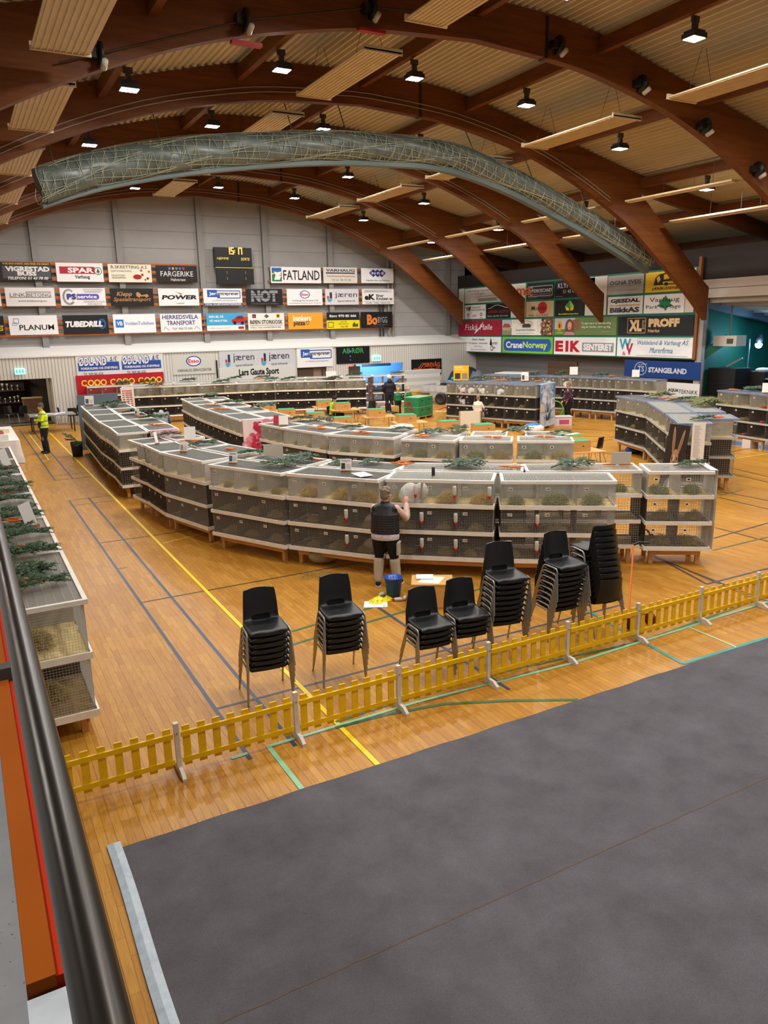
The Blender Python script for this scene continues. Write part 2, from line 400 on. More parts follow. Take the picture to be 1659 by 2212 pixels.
for bi, (ya, yb) in enumerate(bays):
    for nm, x in (('above the side-wall boards', 26.0), ('beyond the side-wall boards', 30.0)):
        q = MB(); z = deck(x)-.02; q.box(x-.08, ya+.11, z-.42, x+.08, yb-.11, z-.1)
        tag(q.build('purlin', PURL), f'brown timber purlin {nm}, {BN[bi]}', 'beam', 'roof purlins')
    for li, x in enumerate(LX):
        ym = (ya+yb)/2 if bi else 7.2
        z = deck(x)-.02
        # purlin
        q = MB(); q.box(x-.08, ya+.11, z-.42, x+.08, yb-.11, z-.1)
        tag(q.build('purlin', PURL), f'brown timber purlin {LN_[li]}, {BN[bi]}', 'beam', 'roof purlins')
        zl = z-.78; lab = f'bright square LED high-bay lamp {LN_[li]}, {BN[bi]}'
        if not used: L0.location = (x+.12, ym, zl); L0['label'] = lab; L0['group'] = 'high-bay lamps'; used = True
        else: dup(L0, (x+.12, ym, zl), 0, lab, 'high-bay lamps')
        area('lamp_light', (x+.12, ym, zl-.13), .34, LAMP_W*(1 if bi else .8), (1, .97, .93))
        if not bi:
            dup(L0, (x+.12, 1.6, zl), 0, f'bright square LED high-bay lamp {LN_[li]}, above the balcony end', 'high-bay lamps')
            area('lamp_light', (x+.12, 1.6, zl-.13), .34, LAMP_W*.75, (1, .97, .93))
WHT = noisy('heater_paint', '#cdb78e', '#d8c39b', 3, .5)
PN = [('left of centre', 2.15, 8.57, .9), ('at the centre', 9.15, 10.0, .95), ('right of centre', 16.58, 9.38, 1.0)]
for bi, (ya, yb) in enumerate(bays):
    for nm, x, z, wd in PN:
        t = thing('radiant_heating_panel', f'long cream ceiling heating panel {nm}, {BN[bi]}', 'heater', (x, ya, z), 0, 'ceiling heating panels')
        y0, y1 = (.85, yb-ya-.9) if bi else (6, 13.1)
        q = MB(); q.box(-wd/2, y0, 0, wd/2, y1, .03)
        for j in range(9): q.box(-wd/2+.04+j*(wd-.1)/8.4, y0, -.02, -wd/2+.06+j*(wd-.1)/8.4, y1, 0)
        q.build('radiant_plate', WHT, t)
        for yy in (y0, y1-.06): q = MB(); q.box(-wd/2-.02, yy, -.03, wd/2+.02, yy+.05, .09); q.build('end_cap', mat('#c9b48e', .5), t)
        for yy in (y0+.6, y1-.6):
            q = MB()
            for sx in (-1, 1): q.bar((sx*wd*.42, yy, .03), (sx*.06, yy, min(deck(x)-z, 1.2)), .008)
            q.build('hanger', mat('#3a332b', .5), t)
for bi in range(1, 6):
    ya, yb = bays[bi]
    for nm, x, z, wd in (('upper', 20.9, 8.05, .35), ('lower', 23.2, 7.5, .55)):
        t = thing('radiant_heating_panel', f'narrow cream heating strip on the right, {nm} one {BN[bi]}', 'heater', (x, ya, z), 0, 'ceiling heating panels')
        q = MB(); q.box(-wd/2, .7, 0, wd/2, yb-ya-.7, .05); q.box(-wd/4, .7, -.03, wd/4, yb-ya-.7, 0); q.build('radiant_plate', WHT, t)
        for yy in (1.5, 2.2, yb-ya-2.2): q = MB(); q.bar((0, yy, .05), (0, yy, .75), .008); q.build('hanger', mat('#3a332b', .5), t)
# divider-net rope wheels on the second arch
for i, (x, zz) in enumerate([(2.9, 8.82), (5.6, 9.75), (8.3, 10.35), (13.2, 10.35), (15.9, 9.85), (18.3, 9.1), (20.6, 8.2)]):
    y = 15.6-.12
    t = thing('rope_wheel', f'black rope wheel with white roller on the second arch, {ORD[i]} from the left', 'pulley', (x, y, zz), 0, 'rope wheels on the arch')
    q = MB().at(Matrix.Translation((0, -.12, 0)) @ Matrix.Rotation(R(90), 4, 'Y')); q.lathe([(0, -.03), (.2, -.03), (.2, .03), (0, .03)], 18); q.at(None); q.box(-.2, -.2, -.08, -.05, 0, .08); q.build('wheel', mat('#16130f', .5), t)
    q = MB().at(Matrix.Translation((.02, -.28, -.2)) @ Matrix.Rotation(R(70), 4, 'X')); q.lathe([(0, -.1), (.055, -.1), (.055, .1), (0, .1)], 12); q.build('roller', mat('#b9b2a2', .5), t)
    if i in (1, 2):
        q = MB(); q.box(-.3, -.14, -.42, .3, 0, -.36); q.build('red_plate', mat('#9c1420', .5), t)
q = MB(); q.tube([(2.2, 15.36, 8.6), (5.6, 15.36, 9.75), (8.3, 15.36, 10.38), (11, 15.36, 10.6)], .016, 6)
tag(q.build('winch_shaft', mat('#3b352c', .4, .6)), 'thin steel winch shaft along the left half of the second arch', 'shaft')
# divider net rolled up under the roof ---------------------------------
NETY = 22.0
t = thing('divider_net', 'rolled grey divider curtain wrapped in white netting under the arches', 'net', (0, NETY, 0))
pathp = [(85, 402), (200, 368), (320, 345), (440, 330), (600, 318), (720, 315), (830, 320), (920, 327), (1000, 345), (1100, 385), (1200, 438), (1290, 490), (1400, 560)]
P = [PY(a, b, NETY)-Vector((0, NETY, 0)) for a, b in pathp]
def cr(pts, n=8):
    o = []
    for i in range(len(pts)-1):
        p0, p1, p2, p3 = pts[max(i-1, 0)], pts[i], pts[i+1], pts[min(i+2, len(pts)-1)]
        for kk in range(n):
            tt = kk/n; o.append(.5*((2*p1)+(p2-p0)*tt+(2*p0-5*p1+4*p2-p3)*tt*tt+(3*p1-p0-3*p2+p3)*tt**3))
    o.append(pts[-1]); return o
C_ = cr(P, 8)
rad = [.43-.11*(i/len(C_)) for i in range(len(C_))]
q = MB(); q.tube(C_, .4, 18, True, rad)
# wrinkles
q.v = [tuple(Vector(v)+Vector((0, .03*math.sin(v[0]*3+v[2]*9), .035*math.sin(v[0]*2.3+v[1]*11)))) for v in q.v]
q.build('rolled_curtain', noisy('curtain', '#4b544f', '#666f69', 3, .38, .5, (1, 1, 1)), t)
q = MB(); n = len(C_)
for j in range(24):
    ph = 2*math.pi*j/24
    pts = [C_[i]+Vector((0, math.cos(ph+.25*math.sin(i*.35+j))*(rad[i]+.02), math.sin(ph+.25*math.sin(i*.35+j))*(rad[i]+.03))) for i in range(0, n, 2)]
    q.tube(pts, .008, 3, False)
for i in range(n*2-2):
    c0 = C_[i//2].lerp(C_[min(i//2+1, n-1)], .5*(i % 2)); rr = rad[i//2]+.025
    q.tube([c0+Vector((.09*math.sin(i*1.9+kk), math.cos(2*math.pi*kk/12)*rr, math.sin(2*math.pi*kk/12)*rr)) for kk in range(13)], .008, 3, False)
q.build('netting', mat('#aeb29a', .7), t)
q = MB()
for a, b in zip(C_, C_[1:]): q.bar(a+Vector((0, .05, -.43)), b+Vector((0, .05, -.43)), .25, .18)
q.build('bottom_weight', mat('#56635f', .45), t)
q = MB()
for i in (3, 18, 34, 42, 66, 76, 86):
    if i < n: q.bar(C_[i]+Vector((0, 0, rad[i])), Vector((C_[i].x-.1, .6, deck(C_[i].x)-.1)), .02)
q.build('hoist_rope', mat('#4a4239', .6), t)
# back wall ------------------------------------------------------------
YL, YU = 38.65, 39.9
k = NT('wall_panels', .6, .25); z_ = k.n('ShaderNodeSeparateXYZ'); k.l(k.obj, z_.inputs[0])
sm = k.math('LESS_THAN', k.math('FRACT', k.math('DIVIDE', z_.outputs[2], .8)), .035)
nb = k.noise(k.mapping((.3, .3, .6)), 1.2, 3)
k.out(k.mix(sm, k.ramp(nb, [(.3, '#989694'), (.7, '#a7a5a3')]), lin('#7d7a77')))
q = MB(); q.box(-6, YU, 3.0, 28, YU+.1, 11.2); struct(q.build('wall_back', k.m))
CW = mat('#8a8885', .55)
for i, (x, yt) in enumerate([(82, 600), (262, 590), (437, 590), (575, 590), (714, 600)]):
    X = PY(x, yt, YU-.15).x
    q = MB(); q.box(X-.14, YU-.22, 3.36, X+.14, YU-.2, deck(X)-.3); q.box(X-.02, YU-.2, 3.4, X+.02, YU, deck(X)-.3); q.box(X-.14, YU-.04, 3.4, X+.14, YU-.01, deck(X)-.3)
    struct(q.build(f'trim_{i+1}', CW))
X = PY(966, 520, YU-.15).x
q = MB(); q.box(X-.14, YU-.22, 3.4, X+.14, YU, 8.6); struct(q.build('trim_6', CW))
k = NT('slat_wall', .6, .3); z_ = k.n('ShaderNodeSeparateXYZ'); k.l(k.obj, z_.inputs[0])
sm = k.math('LESS_THAN', k.math('FRACT', k.math('DIVIDE', z_.outputs[0], .145)), .14)
k.out(k.mix(sm, lin('#d6d2ca'), lin('#77736d')))
SL = k.m
def wall_holes(holes, x0, x1, z0, z1, y, m, name):
    q = MB(); xs = sorted({x0, x1, *[h for a in holes for h in a[:2]]})
    for a, b in zip(xs, xs[1:]):
        mid = (a+b)/2; hh = [h for h in holes if h[0] <= mid <= h[1]]
        if not hh: q.box(a, y, z0, b, y+.12, z1)
        else:
            h = hh[0]
            if h[2] > z0: q.box(a, y, z0, b, y+.12, h[2])
            if h[3] < z1: q.box(a, y, h[3], b, y+.12, z1)
    return struct(q.build(name, m))
dl = (-2.5, PY(115, 850, YL).x, 0, PY(60, 819, YL).z)
dm = (PY(642, 800, YL).x, PY(706, 800, YL).x, 1.0, PY(660, 794, YL).z)
dr = (PY(753, 800, YL).x, PY(871, 800, YL).x, 0, PY(800, 786, YL).z)
wall_holes([dl, dm, dr], -6, 26.6, 0, 3.13, YL, SL, 'wall_back_lower')
q = MB(); q.add([(-6, YL-.06, 3.1), (27.3, YL-.06, 3.1), (27.3, YU, 3.5), (-6, YU, 3.5), (-6, YL-.06, 3.04), (27.3, YL-.06, 3.04)], [(0, 1, 2, 3), (4, 5, 1, 0)])
struct(q.build('trim_7', mat('#e6e4e0', .5)))
# rooms behind the openings
q = MB(); q.box(-3, 43.5, 0, 6.5, 43.6, 3); q.box(-3, 38.7, -.1, 27, 45, 0); q.box(-3.1, 38.8, 0, -3, 43.5, 3); q.box(-3, 38.8, 2.9, 27, 45, 3)
struct(q.build('wall_back_room', mat('#4b443c', .7)))
q = MB(); q.box(dl[0], YL+.12, dl[3]-.02, dl[1], YL+.9, dl[3]+.1); q.box(dl[1]-.06, YL+.1, 0, dl[1]+.02, 40.6, dl[3]); struct(q.build('trim_8', mat('#b7b0a6', .6)))
area('back_room_light', (1.5, 41, 2.8), .8, 40, (1, .85, .65))
for i, (x0, x1) in enumerate(((dm[0]+.1, dm[0]+1.0), (dm[0]+1.6, dm[1]-.2), (dr[0]+.1, dr[0]+.8))):
    q = MB(); q.box(x0, YL+.16, .0, x1, YL+.22, dr[3]-.1); struct(q.build(f'door_{i+1}', mat('#5b4a3c', .6)))
q = MB(); q.box(dm[0], YL+.3, 0, dm[1]+.5, YL+.36, 3); struct(q.build('wall_back_passage', mat('#a58e7c', .7)))
# right wall -----------------------------------------------------------
XR = 26.8
SZ = 4.0
q = MB(); q.box(27.5, 22.3, 0, 27.6, 40, 6.85); struct(q.build('wall_right', mat('#6d6a68', .65)))
q = MB(); q.box(27.0, -4, 5.62, 27.5, 40, 6.88); struct(q.build('wall_right_upper', mat('#2a2220', .7)))
q = MB(); q.box(26.95, -4, 4.93, 27.05, 22.2, 5.28); q.box(26.95, -4, 5.3, 27.05, 22.2, 5.64); struct(q.build('trim_9', mat('#d0ccc6', .5)))
q = MB(); q.add([(27.05, -4, 4.95), (33.4, -4, SZ), (33.4, 22.3, SZ), (27.05, 22.3, 4.95), (27.05, -4, 5.1), (33.4, -4, SZ+.15), (33.4, 22.3, SZ+.15), (27.05, 22.3, 5.1)], [(0, 1, 2, 3), (7, 6, 5, 4), (0, 4, 5, 1), (1, 5, 6, 2), (2, 6, 7, 3), (3, 7, 4, 0)]); struct(q.build('ceiling_stage', mat('#b9b5ae', .6)))
q = MB(); q.box(33.4, -4, 5.2, 33.5, 40, 8.2); q.box(27.5, 39.9, 5, 33.5, 40, 9); struct(q.build('wall_attic', mat('#5a524c', .7)))
q = MB(); q.box(33.4, -4, 0, 33.5, 23, 5.2); q.box(27.6, 22.35, 0, 33.5, 22.45, 5); struct(q.build('wall_stage', mat('#0f4a38', .6)))
q = MB(); q.box(27.0, -4, 0, 33.4, 22.3, .95); struct(q.build('floor_stage', mat('#3a3633', .6)))
q = MB(); q.box(26.9, -4, .8, 27.05, 22.3, .97); struct(q.build('baseboard_stage', mat('#8b8782', .5)))
q = MB(); q.box(26.9, 21.95, 0, 27.1, 22.25, 4.95); struct(q.build('trim_10', mat('#9a9690', .5)))
q = MB(); q.box(-4.1, -4, 0, -4, 40, 9); struct(q.build('wall_left', mat('#b0aba4', .6)))
q = MB(); q.box(-4, -4.1, 0, 34, -4, 11.2); struct(q.build('wall_front', mat('#9d9890', .6)))
q = MB(); q.box(26.6, YL+.01, 0, 27.5, YL+.11, 3.1); struct(q.build('wall_corner', mat('#d0ccc4', .6)))

# ================================================================ advertising boards
YS_ = 39.55
def bsign(px, label, bg, items, Y=YS_, cat='sign', name='advertising_board', group=None):
    a = PY(px[0], px[1], Y); b = PY(px[2], px[3], Y)
    return board(name, label, cat, TM((a.x, Y, b.z), (1, 0, 0), (0, 0, 1)), b.x-a.x, a.z-b.z, bg, items, .03, group)
def rsign(px, label, bg, items, X=XR, cat='sign', name='advertising_board'):
    a = PX(px[0], px[1], X); b = PX(px[2], px[3], X)
    return board(name, label, cat, TM((X, a.y, b.z), (0, -1, 0), (0, 0, 1)), a.y-b.y, a.z-b.z, bg, items, .03)
T = lambda c, t, x0, y0, x1, y1, **k: ('t', c, t, x0, y0, x1, y1, k)
B = dict(bold=.03)
W, K, RED, BLU = '#eceaea', '#141416', '#b3122b', '#1f4c9c'
bsign((-60, 565, 113, 606), 'black bus sign with a yellow slogan along its top edge, top row', K, [
    T('#d8b62a', 'VI ER IKKE STØRST, MEN SPØR OSS FØRST!', .37, .86, .98, .97, **B), ('r', '#4b4c50', .36, .1, .99, .8),
    T(W, 'VIGRESTAD', .4, .5, .98, .78, bold=.05), T(W, 'BUSS', .55, .26, .8, .5, bold=.05), T(W, 'TELEFON: 51 43 78 00', .42, .04, .95, .2, shear=.25, bold=.02)])
bsign((119, 567, 225, 609), 'white sign with a dark red band and a green fir-tree roundel, top row', W, [
    ('r', '#b2122c', .07, .42, .82, .8), T(W, 'SPAR', .24, .47, .8, .75, bold=.04), ('o', '#1d6b3c', .89, .58, .085, .21, .16), ('p', '#1d6b3c', [(.85, .5), (.93, .5), (.89, .74)]), ('r', '#1d6b3c', .882, .42, .898, .5), T(K, 'Varhaug', .38, .12, .7, .36, bold=.02)])
bsign((232, 570, 329, 610), 'cream butcher sign with red meat pictures, top row', '#e9e3cf', [
    T('#3d5a33', 'R.SKRETTING A.S', .07, .75, .9, .93, bold=.015), T('#3a3838', 'KJØTTFORRETNING', .07, .54, .53, .66), T('#3a3838', 'DELIKATESSE', .07, .33, .37, .42), T('#3a3838', 'SELSKAPSMAT', .07, .2, .4, .29),
    ('e', '#a3141c', .66, .3, .1, .14), ('e', '#a3141c', .78, .42, .03, .07), ('e', '#a3141c', .76, .66, .025, .06), ('e', '#a3141c', .94, .6, .02, .06), ('e', '#8f1a20', .9, .22, .03, .07), ('e', '#8f1a20', .84, .14, .02, .05)])
bsign((336, 573, 427, 610), 'black sign with five small coloured shields above white lettering, top row', K, [
    *[('p', c, [(.3+i*.085, .9), (.355+i*.085, .9), (.355+i*.085, .78), (.327+i*.085, .72), (.3+i*.085, .78)]) for i, c in enumerate(('#5a6fc0', '#d88a2a', '#3c9a6a', '#7f4cb0', '#b32a4c'))],
    T(W, 'FARGERIKE', .1, .35, .9, .66), T(W, 'Halvorsen', .34, .07, .7, .25)])
# scoreboard
a = PY(461, 534, YS_); b = PY(548, 612, YS_)
t = thing('scoreboard', 'black electronic scoreboard with an amber clock on the grey back wall', 'scoreboard', (a.x, YS_, b.z))
w_, h_ = b.x-a.x, a.z-b.z
q = MB(); q.box(0, -.12, h_*.44, w_*.97, .14, h_); q.build('clock_panel', mat(K, .4), t)
q = MB(); q.box(.06, -.1, 0, w_, .1, h_*.42); q.box(.05, -.14, -.06, w_, .1, 0); q.build('score_panel', mat('#17181a', .4), t)
q = MB(); q.box(0, -.125, h_*.425, w_*.98, -.1, h_*.445); q.build('trim_line', mat('#c9b52a'), t)
q = MB().at(TM((0, -.125, 0), (1, 0, 0), (0, 0, 1)))
segs = dict(zip('0123456789', ('abcdef', 'bc', 'abged', 'abgcd', 'fgbc', 'afgcd', 'afgedc', 'abc', 'abcdefg', 'abcdfg')))
def seg7(ch, x, y, ww, hh, th):
    box_ = {'a': (0, hh-th, ww, hh), 'd': (0, 0, ww, th), 'g': (0, hh/2-th/2, ww, hh/2+th/2), 'f': (0, hh/2, th, hh), 'e': (0, 0, th, hh/2), 'b': (ww-th, hh/2, ww, hh), 'c': (ww-th, 0, ww, hh/2)}
    for s_ in segs[ch]:
        x0, y0, x1, y1 = box_[s_]; q.add([(x+x0, y+y0, 0), (x+x1, y+y0, 0), (x+x1, y+y1, 0), (x+x0, y+y1, 0)], [(0, 1, 2, 3)])
for ch, fx in (('1', .32), ('5', .42), ('1', .56), ('7', .64)): seg7(ch, w_*fx, h_*.81, .16, .33, .045)
for zz in (.86, .91): q.add([(w_*.515, h_*zz, 0), (w_*.535, h_*zz, 0), (w_*.535, h_*(zz+.02), 0), (w_*.515, h_*(zz+.02), 0)], [(0, 1, 2, 3)])
q.build('clock_digits', mat('#ffa83a', .5, 0, 2.2), t)
q = MB().at(TM((0, -.126, 0), (1, 0, 0), (0, 0, 1)))
put_text(q, 'HJEMME', w_*.05, h_*.64, w_*.36, h_*.72, 0, 0, .2); put_text(q, 'BORTE', w_*.68, h_*.64, w_*.91, h_*.72, 0, 0, .2)
for x_ in (.28, .77):
    for z_ in (.1, .14, .27, .31): q.add([(w_*x_, h_*z_, .02), (w_*(x_+.012), h_*z_, .02), (w_*(x_+.012), h_*(z_+.015), .02), (w_*x_, h_*(z_+.015), .02)], [(0, 1, 2, 3)])
q.build('lettering', mat('#d8c04a', .5, 0, .4), t)
bsign((584, 576, 694, 612), 'white sign with a cow over a green meadow beside tall black letters, top row', W, [
    ('r', '#2b62a8', .02, .55, .21, .94), ('p', '#1d7a45', [(.02, .1), (.21, .1), (.21, .62), (.12, .7), (.02, .6)]), ('p', '#e5c52c', [(.02, .6), (.21, .72), (.21, .64), (.02, .52)]), ('p', W, [(.06, .2), (.17, .2), (.2, .45), (.19, .7), (.12, .66), (.06, .72), (.09, .5)]), ('e', K, .18, .48, .012, .03), T(K, 'FATLAND', .24, .2, .97, .8, bold=.01)])
bsign((698, 577, 772, 612), 'off-white steelwork sign with brown lettering, top row', '#dcd8cc', [
    T('#3a2c5a', 'VARHAUG', .07, .72, .93, .9, bold=.03), ('r', '#3a2c5a', .07, .6, .93, .68), T('#9c2f2a', 'Stål-Dekking-Platearbeid', .1, .36, .92, .5), T('#5a4a4a', 'Tlf: 51 78 79 78', .23, .13, .8, .26)])
bsign((780, 579, 850, 612), 'white sign with three blue diamonds, top row', W, [
    *[('p', '#23308f', [(x, .68), (x+.13, .92), (x+.26, .68), (x+.13, .4)]) for x in (.24, .37, .5)], T(W, 'N·R·E', .32, .58, .7, .76, **B), T(K, 'Nærbø Rør og Elektro', .15, .1, .87, .24, shear=.2)])
# second row
bsign((-30, 621, 4, 661), 'white board cut off by the edge of the photo, second row', W, [('r', '#7d2b22', .2, .3, .5, .6)])
bsign((9, 621, 121, 661), 'white sign with thin grey outlined capitals and a web address, second row', '#e6e3e3', [
    T('#4c4a4a', 'LINK', .09, .52, .4, .7), ('l', '#4c4a4a', [(.08, .48), (.42, .48), (.42, .76), (.93, .76)], .03), T('#4c4a4a', 'BETONG', .44, .52, .92, .7), ('l', '#4c4a4a', [(.42, .48), (.93, .48)], .03), T('#5a5656', 'www.linkbetong.no', .24, .2, .82, .34)])
bsign((128, 622, 230, 660), 'white sign with a ring of black dashes around a purple pill shape, second row', W, [
    *[('p', K, [(.19+.1*math.cos(g), .5+.34*math.sin(g)), (.19+.14*math.cos(g), .5+.45*math.sin(g)), (.19+.14*math.cos(g+.1), .5+.45*math.sin(g+.1)), (.19+.1*math.cos(g+.1), .5+.34*math.sin(g+.1))]) for g in [math.pi*(.28+1.44*i/22) for i in range(23)]],
    ('r', '#5a4fb0', .36, .36, .8, .66), ('e', '#5a4fb0', .8, .51, .05, .15), T('#2d3590', 'PS', .14, .36, .34, .68, bold=.04), T(W, 'service', .37, .41, .8, .6, bold=.03), T('#4a4a4a', 'SALG OG MONTERING', .5, .88, .94, .95), T('#4a4a4a', 'BUTIKKINNREDNING', .54, .76, .9, .83), T('#4a4a4a', 'OPPMERKING AV P-PLASS', .5, .2, .97, .27), T('#4a4a4a', 'MOB 908 89 556', .58, .06, .9, .13)])
bsign((237, 623, 333, 661), 'black sign with gold script and a small gold truck, second row', K, [
    T('#c08a4a', 'Klepp', .14, .5, .5, .82, shear=.3, bold=.015), T('#c08a4a', 'Spesialtransport', .06, .22, .94, .5, shear=.3, bold=.01), ('p', '#c08a4a', [(.6, .55), (.6, .75), (.64, .8), (.68, .75), (.72, .62), (.86, .68), (.9, .55)]), ('e', '#c08a4a', .66, .54, .025, .06), ('e', '#c08a4a', .84, .54, .025, .06)])
bsign((341, 623, 431, 660), 'white sign with heavy slanted capitals under a red arrowhead, second row', '#efecec', [
    T('#1d1b1f', 'POWER', .07, .36, .95, .62, bold=.05, shear=.15), ('p', '#d23c2c', [(.4, .84), (.6, .68), (.54, .64), (.5, .72)]), T('#55505a', 'NÆRBØ', .43, .1, .62, .17)])
def entr(px, lab, Y=YS_, low=True):
    bsign(px, lab, W, [('r', '#2458a8', .1, .5, .35, .92), ('l', '#2458a8', [(.35, .86), (.95, .86), (.95, .44), (.42, .44)], .05), ('r', '#2458a8', .35, .43, .42, .62), T(W, 'Jær', .15, .56, .33, .8, bold=.02), T('#222c50', 'entreprenør', .36, .56, .92, .78, bold=.02), T('#44506a', 'en STØDIG samarbeidspartner', .22, .26, .87, .34, shear=.2)] +
          ([('r', '#1f3d80', 0, .02, 1, .15), T(W, 'TOTAL OG BETONGENTREPRENØR', .03, .04, .97, .13, **B)] if low else []), Y)
entr((438, 623, 524, 660), 'white sign with a blue stepped frame and a blue bottom strip, second row')
bsign((531, 624, 611, 659), 'black sign with three wide striped grey letters, second row', K, [
    T('#8d8f96', 'NOT', .13, .2, .87, .92, bold=.06), ('r', K, .13, .42, .87, .46), ('r', K, .13, .56, .87, .6), ('r', K, .13, .7, .87, .73), T('#77797f', 'NORSK OVERFLATE TEKNIKK', .13, .06, .87, .12)])
def esso(px, lab, items, bg=W, Y=YS_, cx=.5, cy=.66, rx=.14, ry=.25):
    bsign(px, lab, bg, [('e', '#2340a0', cx, cy, rx, ry), ('e', W, cx, cy, rx*.84, ry*.82), T('#c8202e', 'Esso', cx-rx*.7, cy-ry*.35, cx+rx*.7, cy+ry*.4, bold=.03)]+items, Y)
esso((619, 624, 697, 659), 'white sign with a blue oval ring around red letters, second row', [T('#3a3a3c', 'Varhaug Servicenter AS', .14, .22, .87, .34), T('#4a4a4c', 'Storkjøkken/verksted tlf 51 43 02 33', .06, .08, .95, .16)])
def jaer(cx=0., sc_=1., y=0.):
    X = lambda v: cx+v*sc_
    return [('r', '#2c2a44', X(.13), y+.4, X(.2), y+.78), ('r', '#c62a55', X(.05), y+.4, X(.11), y+.55), ('o', '#4aa5b5', X(.125), y+.38, .075*sc_, .2, 1, .5, 1), T('#2c2a44', 'jæren', X(.29), y+.38, X(.95), y+.8), T('#2c2a44', 'sparebank', X(.36), y+.16, X(.9), y+.3)]
bsign((702, 624, 775, 658), 'pale grey bank sign with a red, navy and teal hook emblem, second row', '#d5d2d6', jaer())
bsign((782, 624, 851, 657), 'white glazier sign with two bold black lower-case letters, second row', W, [
    T(K, 'eK', .07, .28, .4, .66, bold=.06), T(K, 'Einar', .44, .48, .68, .66, **B), T(K, 'Knutsen as', .44, .28, .95, .46, **B), ('l', '#55504a', [(.06, .78), (.06, .9), (.92, .95), (.9, .82), (.06, .78)], .015), T('#55504a', 'Glassmesteren på Jæren', .1, .81, .82, .9, shear=.2), ('l', '#b05a5a', [(.03, .18), (.98, .18)], .015), T('#4a4a4c', 'GLASS · SPEIL · BILGLASS', .1, .05, .88, .13)])
# third row
bsign((-40, 683, 12, 723), 'black sign with yellow italic letters cut off by the photo edge, third row', K, [T('#d8b84a', 'ENES', .4, .2, .95, .5, shear=.2, bold=.03)])
bsign((17, 682, 127, 722), 'white sign with blue overlapping squares at top left, third row', '#efeef0', [
    ('l', '#3a6ea8', [(.1, .6), (.1, .84), (.2, .84), (.2, .6), (.1, .6)], .025), ('l', '#4a8ab8', [(.07, .5), (.07, .63), (.15, .63), (.15, .5), (.07, .5)], .02), T('#23222a', 'PLANUM', .2, .24, .92, .52, bold=.015)])
bsign((134, 681, 236, 720), 'black sign with slanted white capitals before a blue swirl, third row', '#121418', [
    ('o', '#2c5fa8', .86, .52, .09, .27, .25), ('o', '#2c5fa8', .88, .52, .055, .16, .3), T(W, 'TUBEDRILL', .05, .36, .87, .68, bold=.06, shear=.2)])
bsign((243, 679, 338, 718), 'white sign with a blue square monogram, third row', '#eef0f4', [('r', '#2a6fc4', .05, .3, .24, .72), T(W, 'VB', .075, .4, .215, .62, bold=.04), T('#2f5a9c', 'VoldenTollefsen', .27, .42, .96, .6)])
bsign((345, 678, 437, 716), 'white haulage sign with two lines of dark blue serif capitals, third row', W, [
    T('#223a80', 'HERREDSVELA', .05, .7, .92, .93, bold=.02), T('#223a80', 'TRANSPORT', .15, .38, .84, .62, bold=.02), T('#333a50', 'TLF: 900 75 500', .27, .12, .76, .24), ('l', '#7a86a0', [(.06, .12), (.1, .3), (.16, .18), (.2, .1)], .02), ('l', '#7a86a0', [(.8, .12), (.86, .3), (.92, .2), (.95, .1)], .02)])
bsign((445, 677, 530, 713), 'sky-blue sign with a red car on its right side, third row', '#3fa6d4', [
    ('r', W, 0, 0, 1, .3), T(W, 'REN BIL PÅ', .07, .74, .45, .9, bold=.03), T(W, 'PÅ MINUTTER', .08, .5, .54, .66, bold=.03), T('#b03a4a', 'CIRCLE · Varhaug · 51 43 02 33', .08, .1, .6, .17), ('r', '#b8202e', .82, .08, .97, .22),
    ('p', '#c01f2c', [(.65, .48), (.65, .62), (.72, .66), (.8, .84), (.94, .86), (1, .72), (1, .44), (.68, .42)]), ('p', '#3a3f4a', [(.76, .66), (.81, .8), (.93, .82), (.95, .68)]), ('e', K, .73, .44, .04, .1), ('e', K, .93, .42, .04, .1)])
bsign((535, 677, 615, 712), 'cream kiosk sign with three small square emblems over dark capitals, third row', '#e9e5da', [
    ('r', '#28365f', .12, .72, .22, .94), ('e', '#c43a2c', .17, .8, .03, .07), ('p', '#55565a', [(.44, .82), (.51, .94), (.58, .82), (.51, .7)]), ('r', '#d8a92c', .78, .72, .88, .94), ('e', '#3a3020', .83, .83, .03, .07), T('#2c2a2c', 'BØEN STORKIOSK', .05, .36, .95, .6, bold=.02), ('l', '#2c2a2c', [(.05, .28), (.95, .28)], .015), T('#4a4848', 'SPILL OG HANDEBAKER', .06, .12, .9, .2)])
bsign((622, 676, 698, 710), 'plain orange sign with white and black bold words and a small heart outline, third row', '#e8a12a', [
    T('#f6f2e6', 'bankers', .14, .5, .66, .86, bold=.03), T('#1a1512', 'pizza', .15, .16, .48, .5, bold=.03), ('l', '#1a1512', [(.55, .26), (.5, .42), (.52, .5), (.55, .45), (.58, .5), (.6, .42), (.55, .26)], .025)])
bsign((705, 675, 777, 709), 'sign with a black upper half and a yellow lower half, third row', '#e6d21e', [
    ('r', K, 0, .52, 1, 1), T(W, 'Ring: 970 85 666', .09, .66, .9, .86, **B), T('#5a5210', 'Leie lift', .42, .38, .6, .47), T('#5a5210', 'eller graver', .35, .24, .67, .34), T('#5a5210', 'Tine 555', .4, .08, .64, .18), ('l', '#5a5210', [(.04, .1), (.04, .4), (.2, .4), (.2, .1), (.04, .1)], .03), ('p', '#5a5210', [(.78, .1), (.78, .25), (.84, .4), (.88, .25), (.95, .3), (.95, .1)])])
bsign((779, 674, 848, 707), 'black sign with two large orange letters before grey capitals, third row', K, [
    T('#d87a2a', 'Bo', .19, .18, .52, .84, bold=.05), T('#9a9aa0', 'BYGG', .53, .3, .83, .68, bold=.01), T('#7a7a80', 'JÆREN', .42, .14, .82, .22), T('#7a7a80', 'entreprenør 518 600', .3, .04, .72, .1)])
